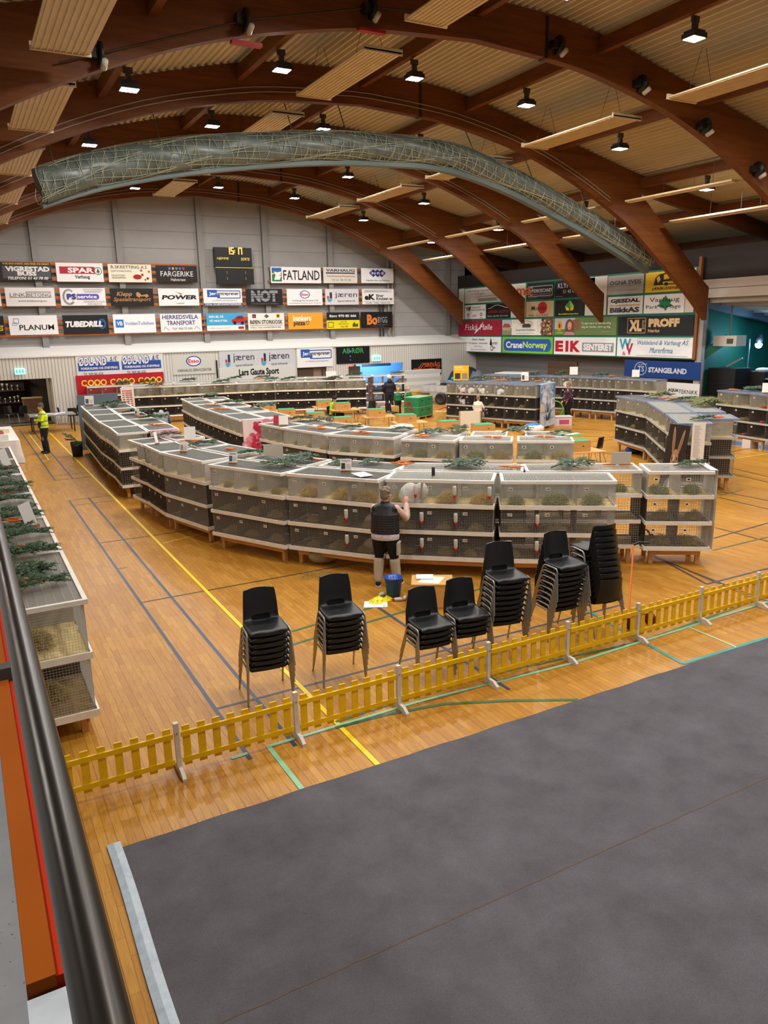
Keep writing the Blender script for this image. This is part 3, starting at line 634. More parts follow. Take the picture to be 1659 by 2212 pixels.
# timber rails that carry the boards
for r, (x0, x1, ya, yb) in enumerate(((-60, 427, 567, 608), (-60, 852, 622, 660), (-60, 850, 682, 717))):
    a = PY(x0, ya, YS_+.08); b = PY(x1, yb, YS_+.08); zt, zb = PY(560 if r else 300, ya if r != 1 else 623, YS_).z, PY(560 if r else 300, yb, YS_).z
    for j in range(3):
        z = zb+.1+(zt-zb-.2)*j/2; q = MB(); q.box(a.x, YS_+.04, z-.06, b.x, YS_+.1, z+.06)
        tag(q.build('sign_rail', wood('rail_wood', '#a4521f', '#bf6a2d', (1, 1, 4))), f'orange-brown timber rail, {ORD[2-j]} from the top behind the {ORD[r]} row of boards', 'rail', 'timber rails behind the boards')
for j in range(2):
    a = PY(580, 580+j*28, YS_+.08); b = PY(852, 578+j*30, YS_+.08); q = MB(); q.box(a.x, YS_+.04, a.z-.06, b.x, YS_+.1, a.z+.06)
    tag(q.build('sign_rail', mat('#7a4a2c')), f'brown timber rail at the {("top", "bottom")[j]} edge of the cow sign and its two neighbours', 'rail', 'timber rails behind the boards')
for i, x in enumerate((822, 829, 841, 850)):
    a = PY(x, 740, YS_+.2); q = MB(); q.tube([(a.x, YS_+.2, 3.5), (a.x, YS_+.2, 5.6 if i < 2 else 8.2)], .06 if i > 1 else .045, 8)
    tag(q.build('wall_pipe', mat('#2a2a2c' if i < 2 else '#8f8c88', .4)), f'{ORD[i]} of four vertical pipes below the orange-lettered black sign', 'pipe', 'wall pipes')
# boards on the lower slatted wall
YF = YL-.04
bsign((162, 769, 355, 808), 'long white concrete-works sign with two blue blocks of white lettering on the slatted wall', '#dddbd6', [
    z for c in (.02, .51) for z in (('r', '#24489c', c, .3, c+.46, .68), T('#24489c', 'ØDLAND', c+.005, .5, c+.33, .96, bold=.09), T('#e9e7e4', 'ØDLAND', c+.01, .53, c+.32, .93, bold=.03), T('#24489c', 'A/S', c+.35, .62, c+.44, .92, shear=.2), T(W, 'FORSKALING OG STØYPING', c+.03, .36, c+.44, .47, **B), T('#3a3a3c', 'Tlf. 909 86 620', c+.05, .1, c+.27, .22))], YF)
bsign((163, 812, 357, 850), 'long red banner with yellow chain-like letters, behind the rear cages', '#b80f28', [
    z for i in range(3) for z in (*[('o', '#f0cf2a', .09+i*.32+j*.07, .66, .035, .14, .4, (.1 if j == 0 else 0), (.9 if j == 0 else 1)) for j in range(4)], ('r', '#f0cf2a', .2+i*.32, .42, .22+i*.32, .62))], YF-.035)
esso((371, 767, 465, 806), 'cream-grey servicenter sign with a large blue oval ring, on the slatted wall', [T('#2c2c2e', 'VARHAUG SERVICENTER', .1, .14, .92, .28)], '#cfccc2', YF, .5, .66, .18, .26)
q = MB(); a = PY(466, 778, YF); b = PY(471, 816, YF); q.box(a.x, YF-.06, b.z, b.x, YF, a.z); tag(q.build('speaker_column', mat(K, .5)), 'slim black column loudspeaker on the slatted wall', 'speaker')
bsign((473, 757, 638, 794), 'wide pale grey bank banner carrying two hook emblems', '#c9c9cd', [z for c in (.05, .52) for z in jaer(c, .42, .0)], YF)
bsign((473, 795, 638, 815), 'white strip sign with heavy black letters below the bank banner', '#d4d2cc', [T('#1a1a1c', 'Lars Gaute Sport', .25, .2, .78, .85, bold=.04)], YF-.035)
entr((641, 752, 720, 791), 'white sign with a blue stepped frame on the slatted wall', YF, False)
bsign((726, 750, 799, 783), 'black plumber sign with green letters and blue water drops', '#0c0f14', [
    T('#3a9a52', 'ABiRØR'.replace('i', ' '), .18, .6, .82, .92, bold=.015), *[('p', '#3f8fd8', [(.41-r, c), (.41, c+r*2.6), (.41+r, c), (.41, c-r*1.2)]) for r, c in ((.04, .7), (.025, .42), (.02, .2))]], YF)
for px, lab in (((31, 796, 54, 808), 'green lit exit sign above the trophy-cabinet doorway'), ((804, 768, 821, 779), 'green lit exit sign beside the black plumber sign')):
    a = PY(px[0], px[1], YF); b = PY(px[2], px[3], YF)
    t = thing('exit_sign', lab, 'exit sign', (a.x, YF-.06, b.z), 0, 'exit signs'); w_, h_ = b.x-a.x, a.z-b.z
    q = MB(); q.box(0, -.04, 0, w_, .06, h_); q.build('light_box', mat('#a9dcd4', .4, 0, .9), t)
    q = MB().at(TM((0, -.045, 0), (1, 0, 0), (0, 0, 1)))
    for x0 in (.08, .4, .7): q.add([(w_*x0, h_*.2, 0), (w_*(x0+.2), h_*.2, 0), (w_*(x0+.2), h_*.8, 0), (w_*x0, h_*.8, 0)], [(0, 1, 2, 3)])
    q.build('pictogram', mat('#3fb0a0', .4, 0, .7), t)
bsign((889, 777, 954, 807), 'black workshop sign with orange italic letters and a swoosh', '#0d0c0c', [
    T('#e0632a', 'SIREVÅG', .42, .5, .94, .84, bold=.02), T('#e0632a', 'Mekaniske AS', .24, .2, .94, .48, bold=.02), ('l', '#e0632a', [(.06, .42), (.2, .4), (.36, .74), (.42, .7), (.3, .45)], .04), ('l', '#e0632a', [(.42, .52), (.96, .5)], .02)], YF)
# ---------------------------------------------------------------- right wall boards
q = MB(); a = PX(990, 618, XR); b = PX(1500, 776, XR)
ZB, ZT4 = PX(1200, 770, XR).z-.0, PX(1100, 607, XR).z
zb = [PX(1330, y, XR).z for y in (771.5, 726.5, 682, 639, 593)]
xb = PX(990, 700, XR).y, PX(1500, 700, XR).y
q.box(XR+.03, xb[1], zb[0], XR+.1, xb[0], zb[4]+.03); B0 = tag(q.build('board_frame', mat('#1d6b52', .5)), 'green frame behind the advertising boards on the side wall', 'frame')
q = MB(); q.box(XR+.0, xb[1]-.14, zb[0], XR+.12, xb[1]-.01, zb[4]+.4); tag(q.build('timber_upright', mat('#8a4f2a', .6)), 'brown timber post at the stage end of the side-wall boards', 'post')
g = .05
def rs(row, x0, x1, label, bg, items, name='advertising_board'):
    z0, z1 = zb[row]+g, zb[row+1]-g; ym = [771.5-22, 704, 660, 616][row]
    ya, yb = PX(x0, ym, XR).y, PX(x1, ym, XR).y
    return board(name, label, 'sign', TM((XR, ya, z0), (0, -1, 0), (0, 0, 1)), ya-yb, z1-z0, bg, items, .03)
PW = '#dcd8d0'
rs(0, 991, 1082, 'white fuel-oil board with black oil drops at both ends, bottom row of the side wall', W, [
    z for c in (.0, .72) for z in (('p', K, [(c+.03, .5), (c+.055, .95), (c+.09, .5), (c+.06, .42)]), ('o', K, c+.08, .26, .03, .18, .3), T('#3a3a3c', 'eren', c+.1, .5, c+.2, .66), T('#3a3a3c', 'je', c+.11, .18, c+.16, .4))] +
   [T('#2c2c2e', 'Diesel - Parafin', .34, .76, .63, .9), T('#2c2c2e', 'Fyringsolje - Smøreolje', .26, .5, .7, .64), T('#3a3a3c', '4363 Varhaug', .39, .3, .58, .4), T('#3a3a3c', 'Ring: 5143 75 900 95 000', .31, .08, .66, .18)])
rs(0, 1085, 1194, 'blue rounded panel on a lime-green board, bottom row of the side wall', '#76b83a', [
    ('r', '#2456a4', .09, .12, .91, .88), ('e', '#2456a4', .09, .5, .06, .38), ('e', '#2456a4', .91, .5, .06, .38), T(W, 'Crane', .08, .3, .42, .72, bold=.03), T('#b6dc5a', 'Norway', .43, .2, .9, .72, bold=.03)])
rs(0, 1197, 1330, 'white board with three heavy red letters beside a grey word bar, side wall', W, [
    T('#b5122c', 'E', .02, .16, .16, .8, bold=.06), ('r', '#b5122c', .2, .16, .25, .8), T('#b5122c', 'K', .28, .16, .45, .8, bold=.06), ('r', '#8f9092', .48, .2, .97, .7), T(W, 'SENTERET', .5, .27, .95, .64, bold=.05)])
rs(0, 1333, 1496, 'white mason board with a big teal W and red V, side wall', W, [
    T('#2f9ab0', 'W', .03, .35, .2, .94, bold=.03), T('#b5203a', 'V', .13, .08, .23, .7, bold=.04), T('#b5203a', '&', .08, .06, .13, .26), T('#2b7a98', 'Waldeland & Varhaug AS', .29, .56, .95, .86, shear=.3), T('#2b7a98', 'Murerfirma', .46, .22, .76, .5, shear=.3), ('l', '#8a6a60', [(.28, .95), (.97, .95)], .012), ('l', '#8a6a60', [(.28, .08), (.95, .08)], .012)])
rs(1, 991, 1083, 'dark red mill board with white lettering and an ear of grain', '#9c1230', [
    T(W, 'Fiskå', .16, .34, .46, .74, shear=.15), T(W, 'Mølle', .52, .34, .8, .74, shear=.15), ('p', W, [(.38, .04), (.42, .3), (.5, .5), (.6, .94), (.56, .6), (.48, .32), (.4, .1)])])
ft = [('r', '#b9c3cc', 0, .55, .2, 1), ('r', '#8a8a6a', 0, 0, .2, .45), ('p', '#a5533a', [(.0, .5), (.04, .75), (.14, .75), (.19, .5)]), ('r', '#b5a58a', .01, .3, .18, .5)]
random.seed(3)
fl_ = [('e', random.choice(['#a04a2c', '#c27a5a', '#6f7a3a', '#d8c8b0', '#5a3a2a']), random.uniform(.8, .98), random.uniform(.05, .95), .018, .07) for _ in range(60)]
rs(1, 1085, 1195, 'white farm board between a farmhouse photo and a flower photo', '#e9e6dd', ft+[('o', '#4a4a48', .5, .5, .14, .4, .05, .08, .42), ('r', '#4a4640', .42, .48, .58, .62), ('p', '#4a4640', [(.4, .6), (.45, .72), (.56, .72), (.6, .6)]), T('#7a7a78', 'Jærgarden Kvalheim', .28, .24, .67, .4, shear=.2), T('#8a8a88', 'Et skuespill verd og gårdsmat', .3, .08, .65, .14), ('r', '#7a5a44', .79, 0, 1, 1)]+fl_)
rs(1, 1198, 1332, 'green photo board with a smiling person with long brown hair', '#6a7f48', [
    ('r', '#b9b7ba', 0, .3, .35, 1), ('r', '#5f8a3c', 0, 0, .35, .36), ('r', '#8a5a40', .31, .3, .42, .9), ('e', '#d89a2a', .09, .55, .045, .3), ('e', '#6a4a1a', .09, .55, .018, .14), ('l', '#d8e0c0', [(.04, .14), (.15, .14)], .03), ('e', '#6a4630', .26, .5, .07, .44), ('p', '#6a4630', [(.19, .5), (.33, .5), (.34, .02), (.18, .02)]), ('p', '#b98a8a', [(.16, 0), (.2, .2), (.32, .2), (.36, 0)]), ('e', '#d0a088', .265, .55, .036, .24), ('e', '#b0605a', .265, .44, .015, .03),
    T('#e9ecdc', 'Vi skal være et bærekraftig', .46, .58, .92, .74, bold=.01), T('#e9ecdc', 'valg for kloden, dyra og deg.', .46, .38, .92, .54, bold=.01), ('l', '#d8d060', [(.78, .2), (.9, .2)], .015)])
rs(1, 1335, 1498, 'black builder board with gold block letters in a frame, third row of the side wall', '#1b1c20', [
    ('l', '#d0aa78', [(.14, .12), (.14, .9), (.39, .9), (.39, .12), (.14, .12)], .03), T('#e0bc8a', 'XL', .16, .2, .34, .82, bold=.06), T('#d0aa78', 'BYGG', .345, .3, .38, .8), T('#d8b482', 'PROFF', .43, .42, .83, .86, bold=.07), T('#d0aa78', 'Nærbø', .43, .14, .58, .32, bold=.02)])
rs(2, 1004, 1049, 'small white workshop board with a red and black W, second row of the side wall', W, [
    T('#b01a30', 'W', .05, .58, .26, .9, bold=.05), ('p', K, [(.2, .58), (.26, .9), (.32, .9), (.25, .58)]), T('#2a2a4a', 'Vigrestad', .34, .74, .75, .9), T('#2a2a4a', 'Servicenter as', .34, .58, .96, .74), ('o', K, .17, .3, .055, .12, .4), ('o', K, .8, .3, .055, .12, .4), T('#8a2a3a', 'DBS', .38, .14, .58, .3, shear=.2), T(K, 'Best', .13, .05, .22, .13), T(K, 'Best', .75, .05, .85, .13)])
rs(2, 1051, 1101, 'black board with a white car outline over dark red letters', '#0e0d0f', [
    T('#a32438', 'JÆREN AUTO', .06, .28, .94, .56, shear=.1), ('l', W, [(.08, .68), (.2, .72), (.35, .88), (.5, .92), (.65, .84), (.8, .74), (.94, .7)], .03), T('#d8d6d4', 'BILSALG · BILUTLEIE · TLF 51 43 607', .06, .1, .94, .2)])
rs(2, 1137, 1196, 'beige board with a red brush spot behind dark letters, second row of the side wall', '#c2ac84', [
    ('e', '#b81f26', .6, .58, .17, .38), T('#1f1a18', 'Montér', .2, .42, .74, .72, bold=.01), T('#2f2a26', 'Nærbø - Tlf. 51 43 38 88', .1, .06, .82, .16)])
rs(2, 1199, 1262, 'black board with a green and yellow leaf emblem, second row of the side wall', '#131a16', [
    ('p', '#3f8a4a', [(.36, .62), (.52, .97), (.66, .62), (.52, .5)]), ('p', '#8ac04a', [(.52, .97), (.66, .62), (.52, .5)]), ('p', '#e0d02a', [(.36, .62), (.5, .48), (.5, .32), (.4, .36)]), ('p', '#e0d02a', [(.66, .62), (.54, .48), (.54, .32), (.64, .36)]), T('#dcd02a', 'BondeKompaniet', .14, .06, .82, .18, bold=.02)])
rs(2, 1313, 1388, 'white sheet-metal board with a gold bar between two lines of heavy text, second row', '#dcdadb', [
    T('#17161a', 'GJESDAL', .08, .6, .92, .88, bold=.05), ('r', '#c9a04a', .07, .46, .93, .54), T('#3a3a46', 'BlikkAS', .07, .1, .92, .4, bold=.05)])
rs(2, 1391, 1478, 'white garden-centre board with a green leaf behind black letters, second row', W, [
    ('p', '#1f7a4a', [(.32, .38), (.4, .5), (.38, .66), (.48, .74), (.54, .94), (.6, .74), (.7, .66), (.66, .5), (.74, .38), (.6, .3), (.56, .1), (.5, .3)]), T(K, 'Varhaug', .14, .54, .88, .84), T(K, 'Park & Hage', .06, .2, .92, .44)])
rs(3, 1004, 1103, 'pale board with a church spire sketch and a large orange word', '#cfcac2', [
    T('#3c3a38', 'Varhaug kyrkje', .05, .74, .58, .88), T('#4c4a48', 'ein menighet', .14, .56, .46, .66), ('l', '#4a4846', [(.62, .52), (.66, .94), (.7, .52)], .03), ('l', '#6a6866', [(.3, .1), (.3, .4), (.74, .44), (.74, .1), (.3, .1)], .02), ('r', '#8a8886', .32, .12, .72, .3), T('#d8622c', 'rema', .92, .3, 1.4, .74, bold=.02)])
rs(3, 1139, 1196, 'black hose-supplier board with a thin white rounded frame, top row of the side wall', K, [
    ('l', W, [(.05, .2), (.05, .78), (.96, .78), (.96, .2), (.05, .2)], .025), ('o', '#d8848a', .16, .5, .1, .26, .3, .12, .88), T(W, 'HYDROSCAND', .12, .4, .94, .62, bold=.02), T('#c9c7c6', 'SLANGER OG KOBLINGSKOMPONENTER', .22, .28, .92, .34), T('#b9b7b6', 'Varhaug tlf 51 43 08 90', .04, .08, .4, .14), T('#b9b7b6', 'www.hydroscand.no', .58, .08, .94, .14)])
rs(3, 1199, 1285, 'black hairdresser board with chalk-white letters half hidden by an arch, top row', '#17161a', [T(W, 'KLYPPEN', .08, .56, .6, .84), T(W, '51 43 00 84', .22, .26, .66, .46), T('#b9b7b6', 'Varhaug', .03, .06, .2, .12)])
rs(3, 1313, 1390, 'grey welding board with reflected dark capitals, top row of the side wall', '#a39e9b', [
    T('#38353a', 'OGNA SVEIS', .06, .5, .94, .72, bold=.03), ('r', '#8a8685', .06, .42, .94, .46), T('#6a6766', 'Tlf 51 43 50 00 - www.ognasveis.no', .1, .18, .88, .25)])
rs(3, 1394, 1478, 'yellow bus-company board with a black bus drawing, top row of the side wall', '#e2b81c', [
    ('p', '#1a1714', [(.22, .34), (.26, .7), (.34, .86), (.6, .96), (.9, .88), (.98, .6), (.98, .34)]), ('p', '#e2b81c', [(.29, .68), (.36, .82), (.4, .6), (.34, .44)]), ('p', '#e2b81c', [(.46, .5), (.96, .52), (.96, .4), (.46, .38)]), ('p', '#e2b81c', [(.48, .84), (.62, .9), (.62, .62), (.48, .6)]), ('e', '#1a1714', .55, .38, .05, .08), ('e', '#1a1714', .82, .38, .05, .08), T('#1a1714', 'JÆRBUSSENE', .18, .06, .86, .24, bold=.01)])
for x0, x1, r0, r1, nm in ((991, 1002, 2, 4, 'at the far end'), (1104, 1135, 2, 4, 'behind the fourth arch'), (1264, 1310, 2, 4, 'behind the third arch'), (1480, 1499, 2, 4, 'at the near end')):
    ya, yb = PX(x0, 650, XR).y, PX(x1, 650, XR).y; q = MB(); q.box(XR, yb, zb[r0]+g, XR+.03, ya, zb[r1]-g+.03)
    tag(q.build('wall_sheeting', mat('#d9d2c6', .5)), f'blank cream wall panel {nm} of the side-wall boards', 'panel')
X2 = 26.85
rsign((1350, 777, 1511, 822), 'dark blue board with silver capitals and a ring emblem under the side-wall boards', '#183a7a', [
    ('o', '#b9bccc', .23, .5, .085, .4, .1), T('#b9bccc', 'TS', .19, .32, .28, .66, bold=.02), ('l', '#b9bccc', [(.2, .72), (.32, .8)], .03), T('#c3c4cc', 'STANGELAND', .34, .3, .84, .62, bold=.05)], X2)
rsign((1425, 824, 1509, 863), 'white board with a small red fish beside black capitals, below the dark blue board', '#dedbd8', [
    ('e', '#b0203a', .1, .48, .07, .12), ('p', '#b0203a', [(.15, .48), (.2, .6), (.2, .36)]), ('e', '#b0203a', .1, .68, .025, .05), T('#2a282a', 'AQUA', .23, .34, .5, .6, bold=.04), T('#3a383a', 'TEKNIKK', .5, .3, .97, .56)], X2)
# door in the side wall, lockers below the boards
a = PX(1187, 783, 27.48); b = PX(1245, 812, 27.48)
q = MB(); q.box(27.42, b.y, 0, 27.5, a.y, a.z); q.slot(1); q.box(27.4, b.y-.08, 0, 27.46, b.y, a.z+.08); q.box(27.4, a.y, 0, 27.46, a.y+.08, a.z+.08); q.box(27.4, b.y, a.z, 27.46, a.y, a.z+.08)
struct(q.build('door_4', [mat('#5c4a3c', .5), mat('#7a5a3c', .5)]))

# ================================================================ rabbit cages
WOODW = noisy('white_board', '#e4dfd4', '#f2eee6', 6, .5)
GRYB = noisy('grey_board', '#a3a49f', '#b5b6b0', 6, .5)
BLUB = noisy('blue_grey_lid', '#66728e', '#8793ad', 4, .45)
PINE = wood('pine', '#b98a52', '#cfa36a', (1, 1, 6), .6)
WIRE = mat('#b4b4ae', .45, .0, 0, .5); WIREF = mat('#6f6d67', .5)
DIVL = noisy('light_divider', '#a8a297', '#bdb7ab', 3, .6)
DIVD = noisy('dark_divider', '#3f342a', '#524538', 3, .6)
SILV = noisy('silver_sheet', '#a4a6a3', '#c3c4c0', 5, .4)
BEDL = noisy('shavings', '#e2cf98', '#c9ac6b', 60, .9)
BEDD = noisy('brown_bedding', '#8f7444', '#6d5832', 40, .9)  # browner bedding used in the lower tiers
NUMT = [mat('#efece4', .6), mat('#1a1a1c', .6)]
def grid_wires(mb, o, u, v, lu, lv, pu, pv, r):
    """wires parallel to v every pu along u, and parallel to u every pv along v"""
    o = Vector(o); u = Vector(u); v = Vector(v); n = u.cross(v)
    k = max(1, round(lu/pu)) if pu else 0
    for i in range(k+1 if pu else 0):
        a = o+u*(lu*i/k); b = a+v*lv
        mb.add([a-u*r-n*r, a+u*r-n*r, a+u*r+n*r, a-u*r+n*r, b-u*r-n*r, b+u*r-n*r, b+u*r+n*r, b-u*r+n*r], [(0, 1, 5, 4), (1, 2, 6, 5), (2, 3, 7, 6), (3, 0, 4, 7)])
    k = max(1, round(lv/pv)) if pv else 0
    for i in range(k+1 if pv else 0):
        a = o+v*(lv*i/k); b = a+u*lu
        mb.add([a-v*r-n*r, a+v*r-n*r, a+v*r+n*r, a-v*r+n*r, b-v*r-n*r, b+v*r-n*r, b+v*r+n*r, b-v*r+n*r], [(0, 1, 5, 4), (1, 2, 6, 5), (2, 3, 7, 6), (3, 0, 4, 7)])
WT = dict(t=[(.275, .345), (.725, .79), (1.18, 1.245)], lid=(1.605, 1.655))
GT = dict(t=[(.33, .39), (.80, .86), (1.27, 1.33)], lid=(1.725, 1.775))
NT_ = dict(t=[(.20, .28), (.85, .925)], lid=(1.44, 1.49))
BAYS = {}
LIDZ = {}
def onlid(p, zt, m_=.12):
    """keep a point on the nearest cage lid of this height"""
    best = None
    for k_, (Mw, w_, n, tiers, tops, d, bl) in BAYS.items():
        if abs(LIDZ[k_]-zt) > .04: continue
        q = Mw.inverted() @ Vector((p.x, p.y, 0)); c_ = Vector((min(max(q.x, m_), w_-m_), min(max(q.y, m_), d-m_), 0)); e_ = (c_-q).length
        if best is None or e_ < best[0]: best = (e_, Mw @ c_)
    r_ = best[1]; return Vector((r_.x, r_.y, zt))
def bay(key, A, Bp, label, n=3, d=.70, T_=WT, lod=1, top='fine', back='solid', frame=None, lidm=None, nums=None, ends='', darkall=False, legs=True, group='rabbit cage bays', topback=None, pitch=.027):
    A = Vector((A[0], A[1], 0)); Bp = Vector((Bp[0], Bp[1], 0)); w_ = (Bp-A).length-.02; rz = math.atan2(Bp.y-A.y, Bp.x-A.x)
    frame = frame or WOODW; lidm = lidm or frame
    t = thing('rabbit_cage', label, 'rabbit cage', A+Vector((0, 0, .0013*(len(BAYS) % 6))), rz, group)
    tiers = T_['t']; tops = [a for a, _ in tiers[1:]]+[T_['lid'][0]]
    Mw = Matrix.Translation(A) @ Matrix.Rotation(rz, 4, 'Z')
    BAYS[key] = (Mw, w_, n, tiers, tops, d, label); LIDZ[key] = T_['lid'][1]
    ov = .035
    if legs:
        for x in (.1, w_-.17):
            for y in (.08, d-.15):
                q = MB(); q.box(x, y, 0, x+.07, y+.07, tiers[0][0]); q.build('leg', PINE, t)
        if lod < 2:
            q = MB(); q.box(.1, .06, tiers[0][0]-.1, w_-.1, .085, tiers[0][0]); q.build('support_rail', PINE, t)
    for i, (z0, z1) in enumerate(tiers):
        zt = tops[i]; top_tier = i == len(tiers)-1
        q = MB(); q.box(-ov+.01, -ov, z0, w_+ov-.01, -ov+.022, z1); q.box(-ov+.01, d-.022, z0, w_+ov-.01, d, z1)
        q.box(-ov+.01, -ov+.022, z0, -ov+.03, d-.022, z1); q.box(w_+ov-.03, -ov+.022, z0, w_+ov-.01, d-.022, z1); q.box(-ov+.03, -ov+.022, z0+.001, w_+ov-.03, d-.022, z0+.015)
        tr = q.build('tray', frame, t)
        if lod < 3:
            q = MB(); nx, ny = (20, 7) if lod == 0 else (8, 3); zz = z1-.035
            vs = [(-.005+(w_+.01)*a/nx, -.005+(d-.02)*b/ny, zz+random.uniform(-.012, .022)) for b in range(ny+1) for a in range(nx+1)]
            q.add(vs, [(b*(nx+1)+a, b*(nx+1)+a+1, (b+1)*(nx+1)+a+1, (b+1)*(nx+1)+a) for b in range(ny) for a in range(nx)])
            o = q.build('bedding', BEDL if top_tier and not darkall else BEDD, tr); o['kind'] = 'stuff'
        if lod < 3:
            q = MB(); p = pitch if lod == 0 else .05 if lod == 1 else .1; r = .0013 if lod == 0 else .0013; wm = WIRE if lod == 0 else WIREF
            grid_wires(q, (0, 0, z1-.02), (1, 0, 0), (0, 0, 1), w_, zt-z1+.03, p, p, r)
            q.build('wire_front', wm, t)
            for x, sd in ((0, 'l'), (w_, 'r')):
                q = MB()
                if sd in ends: grid_wires(q, (x, 0, z1-.02), (0, 1, 0), (0, 0, 1), d-.03, zt-z1+.03, p, p, r); q.build('wire_side', WIRE, t)
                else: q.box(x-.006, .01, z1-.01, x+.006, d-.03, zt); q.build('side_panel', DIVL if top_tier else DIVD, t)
        bk = back if not (top_tier and topback) else topback
        q = MB()
        if bk == 'open': grid_wires(q, (0, d-.03, z1-.02), (1, 0, 0), (0, 0, 1), w_, zt-z1+.03, .04, .04, .0014); q.build('wire_back', WIRE, t)
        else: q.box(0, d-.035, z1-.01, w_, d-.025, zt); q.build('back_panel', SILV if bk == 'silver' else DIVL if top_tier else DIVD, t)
        if lod < 3:
            for j in range(1, n):
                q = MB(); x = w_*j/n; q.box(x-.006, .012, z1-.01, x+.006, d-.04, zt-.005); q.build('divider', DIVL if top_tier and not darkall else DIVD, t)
            for j in range(n):
                tx = nums[i][j] if nums and nums[i] and j < len(nums[i]) else None
                q = MB(); x = w_*(j+.18)/n+.03; zz = zt-.09
                s_ = .038 if lod == 0 else .03
                q.box(x-s_, -.012, zz-.024, x+s_, -.004, zz+.024); q.slot(1)
                if tx: q.at(TM((x, -.0135, zz), (1, 0, 0), (0, 0, 1))); put_text(q, tx, -s_*.85, -.017, s_*.85, .017, 0, .03)
                else: q.box(x-s_*.55, -.014, zz-.012, x+s_*.55, -.012, zz+.012)
                q.build('number_plate', NUMT, t)
    z0, z1 = T_['lid']; q = MB(); ov2 = .045
    q.box(-.01, -ov2, z0, w_+.01, -ov2+.045, z1); q.box(-.01, d-.03, z0, w_+.01, d+.01, z1); q.box(-.01, -ov2+.045, z0, .035, d-.03, z1); q.box(w_-.035, -ov2+.045, z0, w_+.01, d-.03, z1)
    lid = q.build('lid', lidm, t); q = MB()
    if top == 'fine': grid_wires(q, (.02, -.02, z1-.02), (1, 0, 0), (0, 1, 0), w_-.04, d, .025 if lod < 2 else .05, .025 if lod < 2 else .05, .0022 if lod < 2 else .005)
    else: grid_wires(q, (.02, -.02, z1-.015), (1, 0, 0), (0, 1, 0), w_-.04, d, .026, .09, .0034)
    q.build('lid_wire', WIRE if top == 'bars' else mat('#7d807d', .5, 0, 0, .4), lid)
    return t
def split(P, mx=2.35):
    o = []
    for a, b in zip(P, P[1:]):
        a = Vector(a); b = Vector(b); k = max(1, math.ceil((b-a).length/mx))
        o += [(a.lerp(b, i/k), a.lerp(b, (i+1)/k)) for i in range(k)]
    return o
def mirror(a, b, d=.74, shrink=.14):
    a = Vector(a); b = Vector(b); u = (b-a).normalized(); n = Vector((-u.y, u.x))
    return b+n*(2*d)-u*shrink, a+n*(2*d)+u*shrink
# front curved block, outer row facing the camera
Fp = [((3.29, 18.5), (3.42, 17.55)), ((3.43, 17.5), (3.50, 16.15)), ((3.50, 16.1), (3.92, 14.45)), ((3.92, 14.1), (4.73, 12.42)), ((4.81, 12.38), (5.85, 10.93)), ((5.99, 10.95), (7.34, 9.79)), ((7.43, 9.72), (8.92, 8.68))]
FN = [None, None, [['10', '11', '12'], ['13', '12', '11'], ['19', '12', '22']], [['96', '94', '97'], ['95', '93', '98'], ['109', '112', '115']], [['120', '123', '126'], ['118', '119', '125'], ['121', '124', '126']], [['129', '132', '135'], ['128', '131', '134'], ['127', '130', '133']], [['138', '141', '144'], ['137', '140', '143'], ['136', '139', '142']]]
for i, (a, b) in enumerate(Fp):
    lab = f'white three-tier rabbit cage bay, {ORD[i]} from the gap in the front curved outer row'
    bay(f'F{i}', a, b, lab, 2 if i == 0 else 3, lod=0 if i > 1 else 1, top='bars' if i > 4 else 'fine', nums=FN[i], ends='r' if i in (3, 5, 6) else 'l' if i == 0 else '', back='open' if i == 6 else 'solid', topback='silver' if i > 4 else None, d=.68)
    if i < 5:
        a2, b2 = mirror(a, b); bay(f'f{i}', a2, b2, f'inner rabbit cage bay standing back to back with the {ORD[i]} front bay', lod=2, d=.68, group='inner rabbit cage bays')
for i, (a, b) in enumerate((((8.2, 10.14), (6.52, 11.5)), ((9.88, 9.05), (8.25, 10.11)))):
    a = Vector(a); b = Vector(b); u = (b-a).normalized(); n = Vector((u.y, -u.x))
    bay(f'f{5+i}', a+n*.74, b+n*.74, f'wire-topped inner rabbit cage bay behind the {ORD[5+i]} front bay', lod=1, d=.68, top='bars', back='open' if i else 'solid', group='inner rabbit cage bays', n=3)
bay('F7', (9.94, 8.98), (10.82, 8.37), 'see-through wire rabbit cage bay on pine legs ending the front block', 2, lod=0, top='bars', back='open', ends='r', d=.74)
# second curved block
Gp = [s_ for s_ in split([(7.1, 28.6), (6.84, 25.89), (6.77, 24.24), (6.72, 22.4), (6.70, 20.6)])]+[((6.87, 19.5), (7.05, 18.35)), ((7.05, 18.3), (7.47, 16.6)), ((7.47, 16.45), (8.42, 14.98)), ((8.48, 14.75), (9.27, 13.8)), ((9.36, 13.75), (10.24, 13.02)), ((10.34, 12.98), (11.28, 12.25))]
for i, (a, b) in enumerate(Gp):
    near = i >= 6
    bay(f'G{i}', a, b, f'white rabbit cage bay, {ORD[i]} along the second curved block counting from the rear', 2 if i > 7 else 3, lod=0 if near else 1, top='bars' if i > 7 else 'fine', ends='r' if i == len(Gp)-1 else '', topback='silver' if i > 6 else None, pitch=.03)
    a2, b2 = mirror(a, b, .74, .16); bay(f'g{i}', a2, b2, f'inner bay back to back with the {ORD[i]} bay of the second curved block', lod=2, top='bars' if i > 7 else 'fine', group='inner rabbit cage bays')
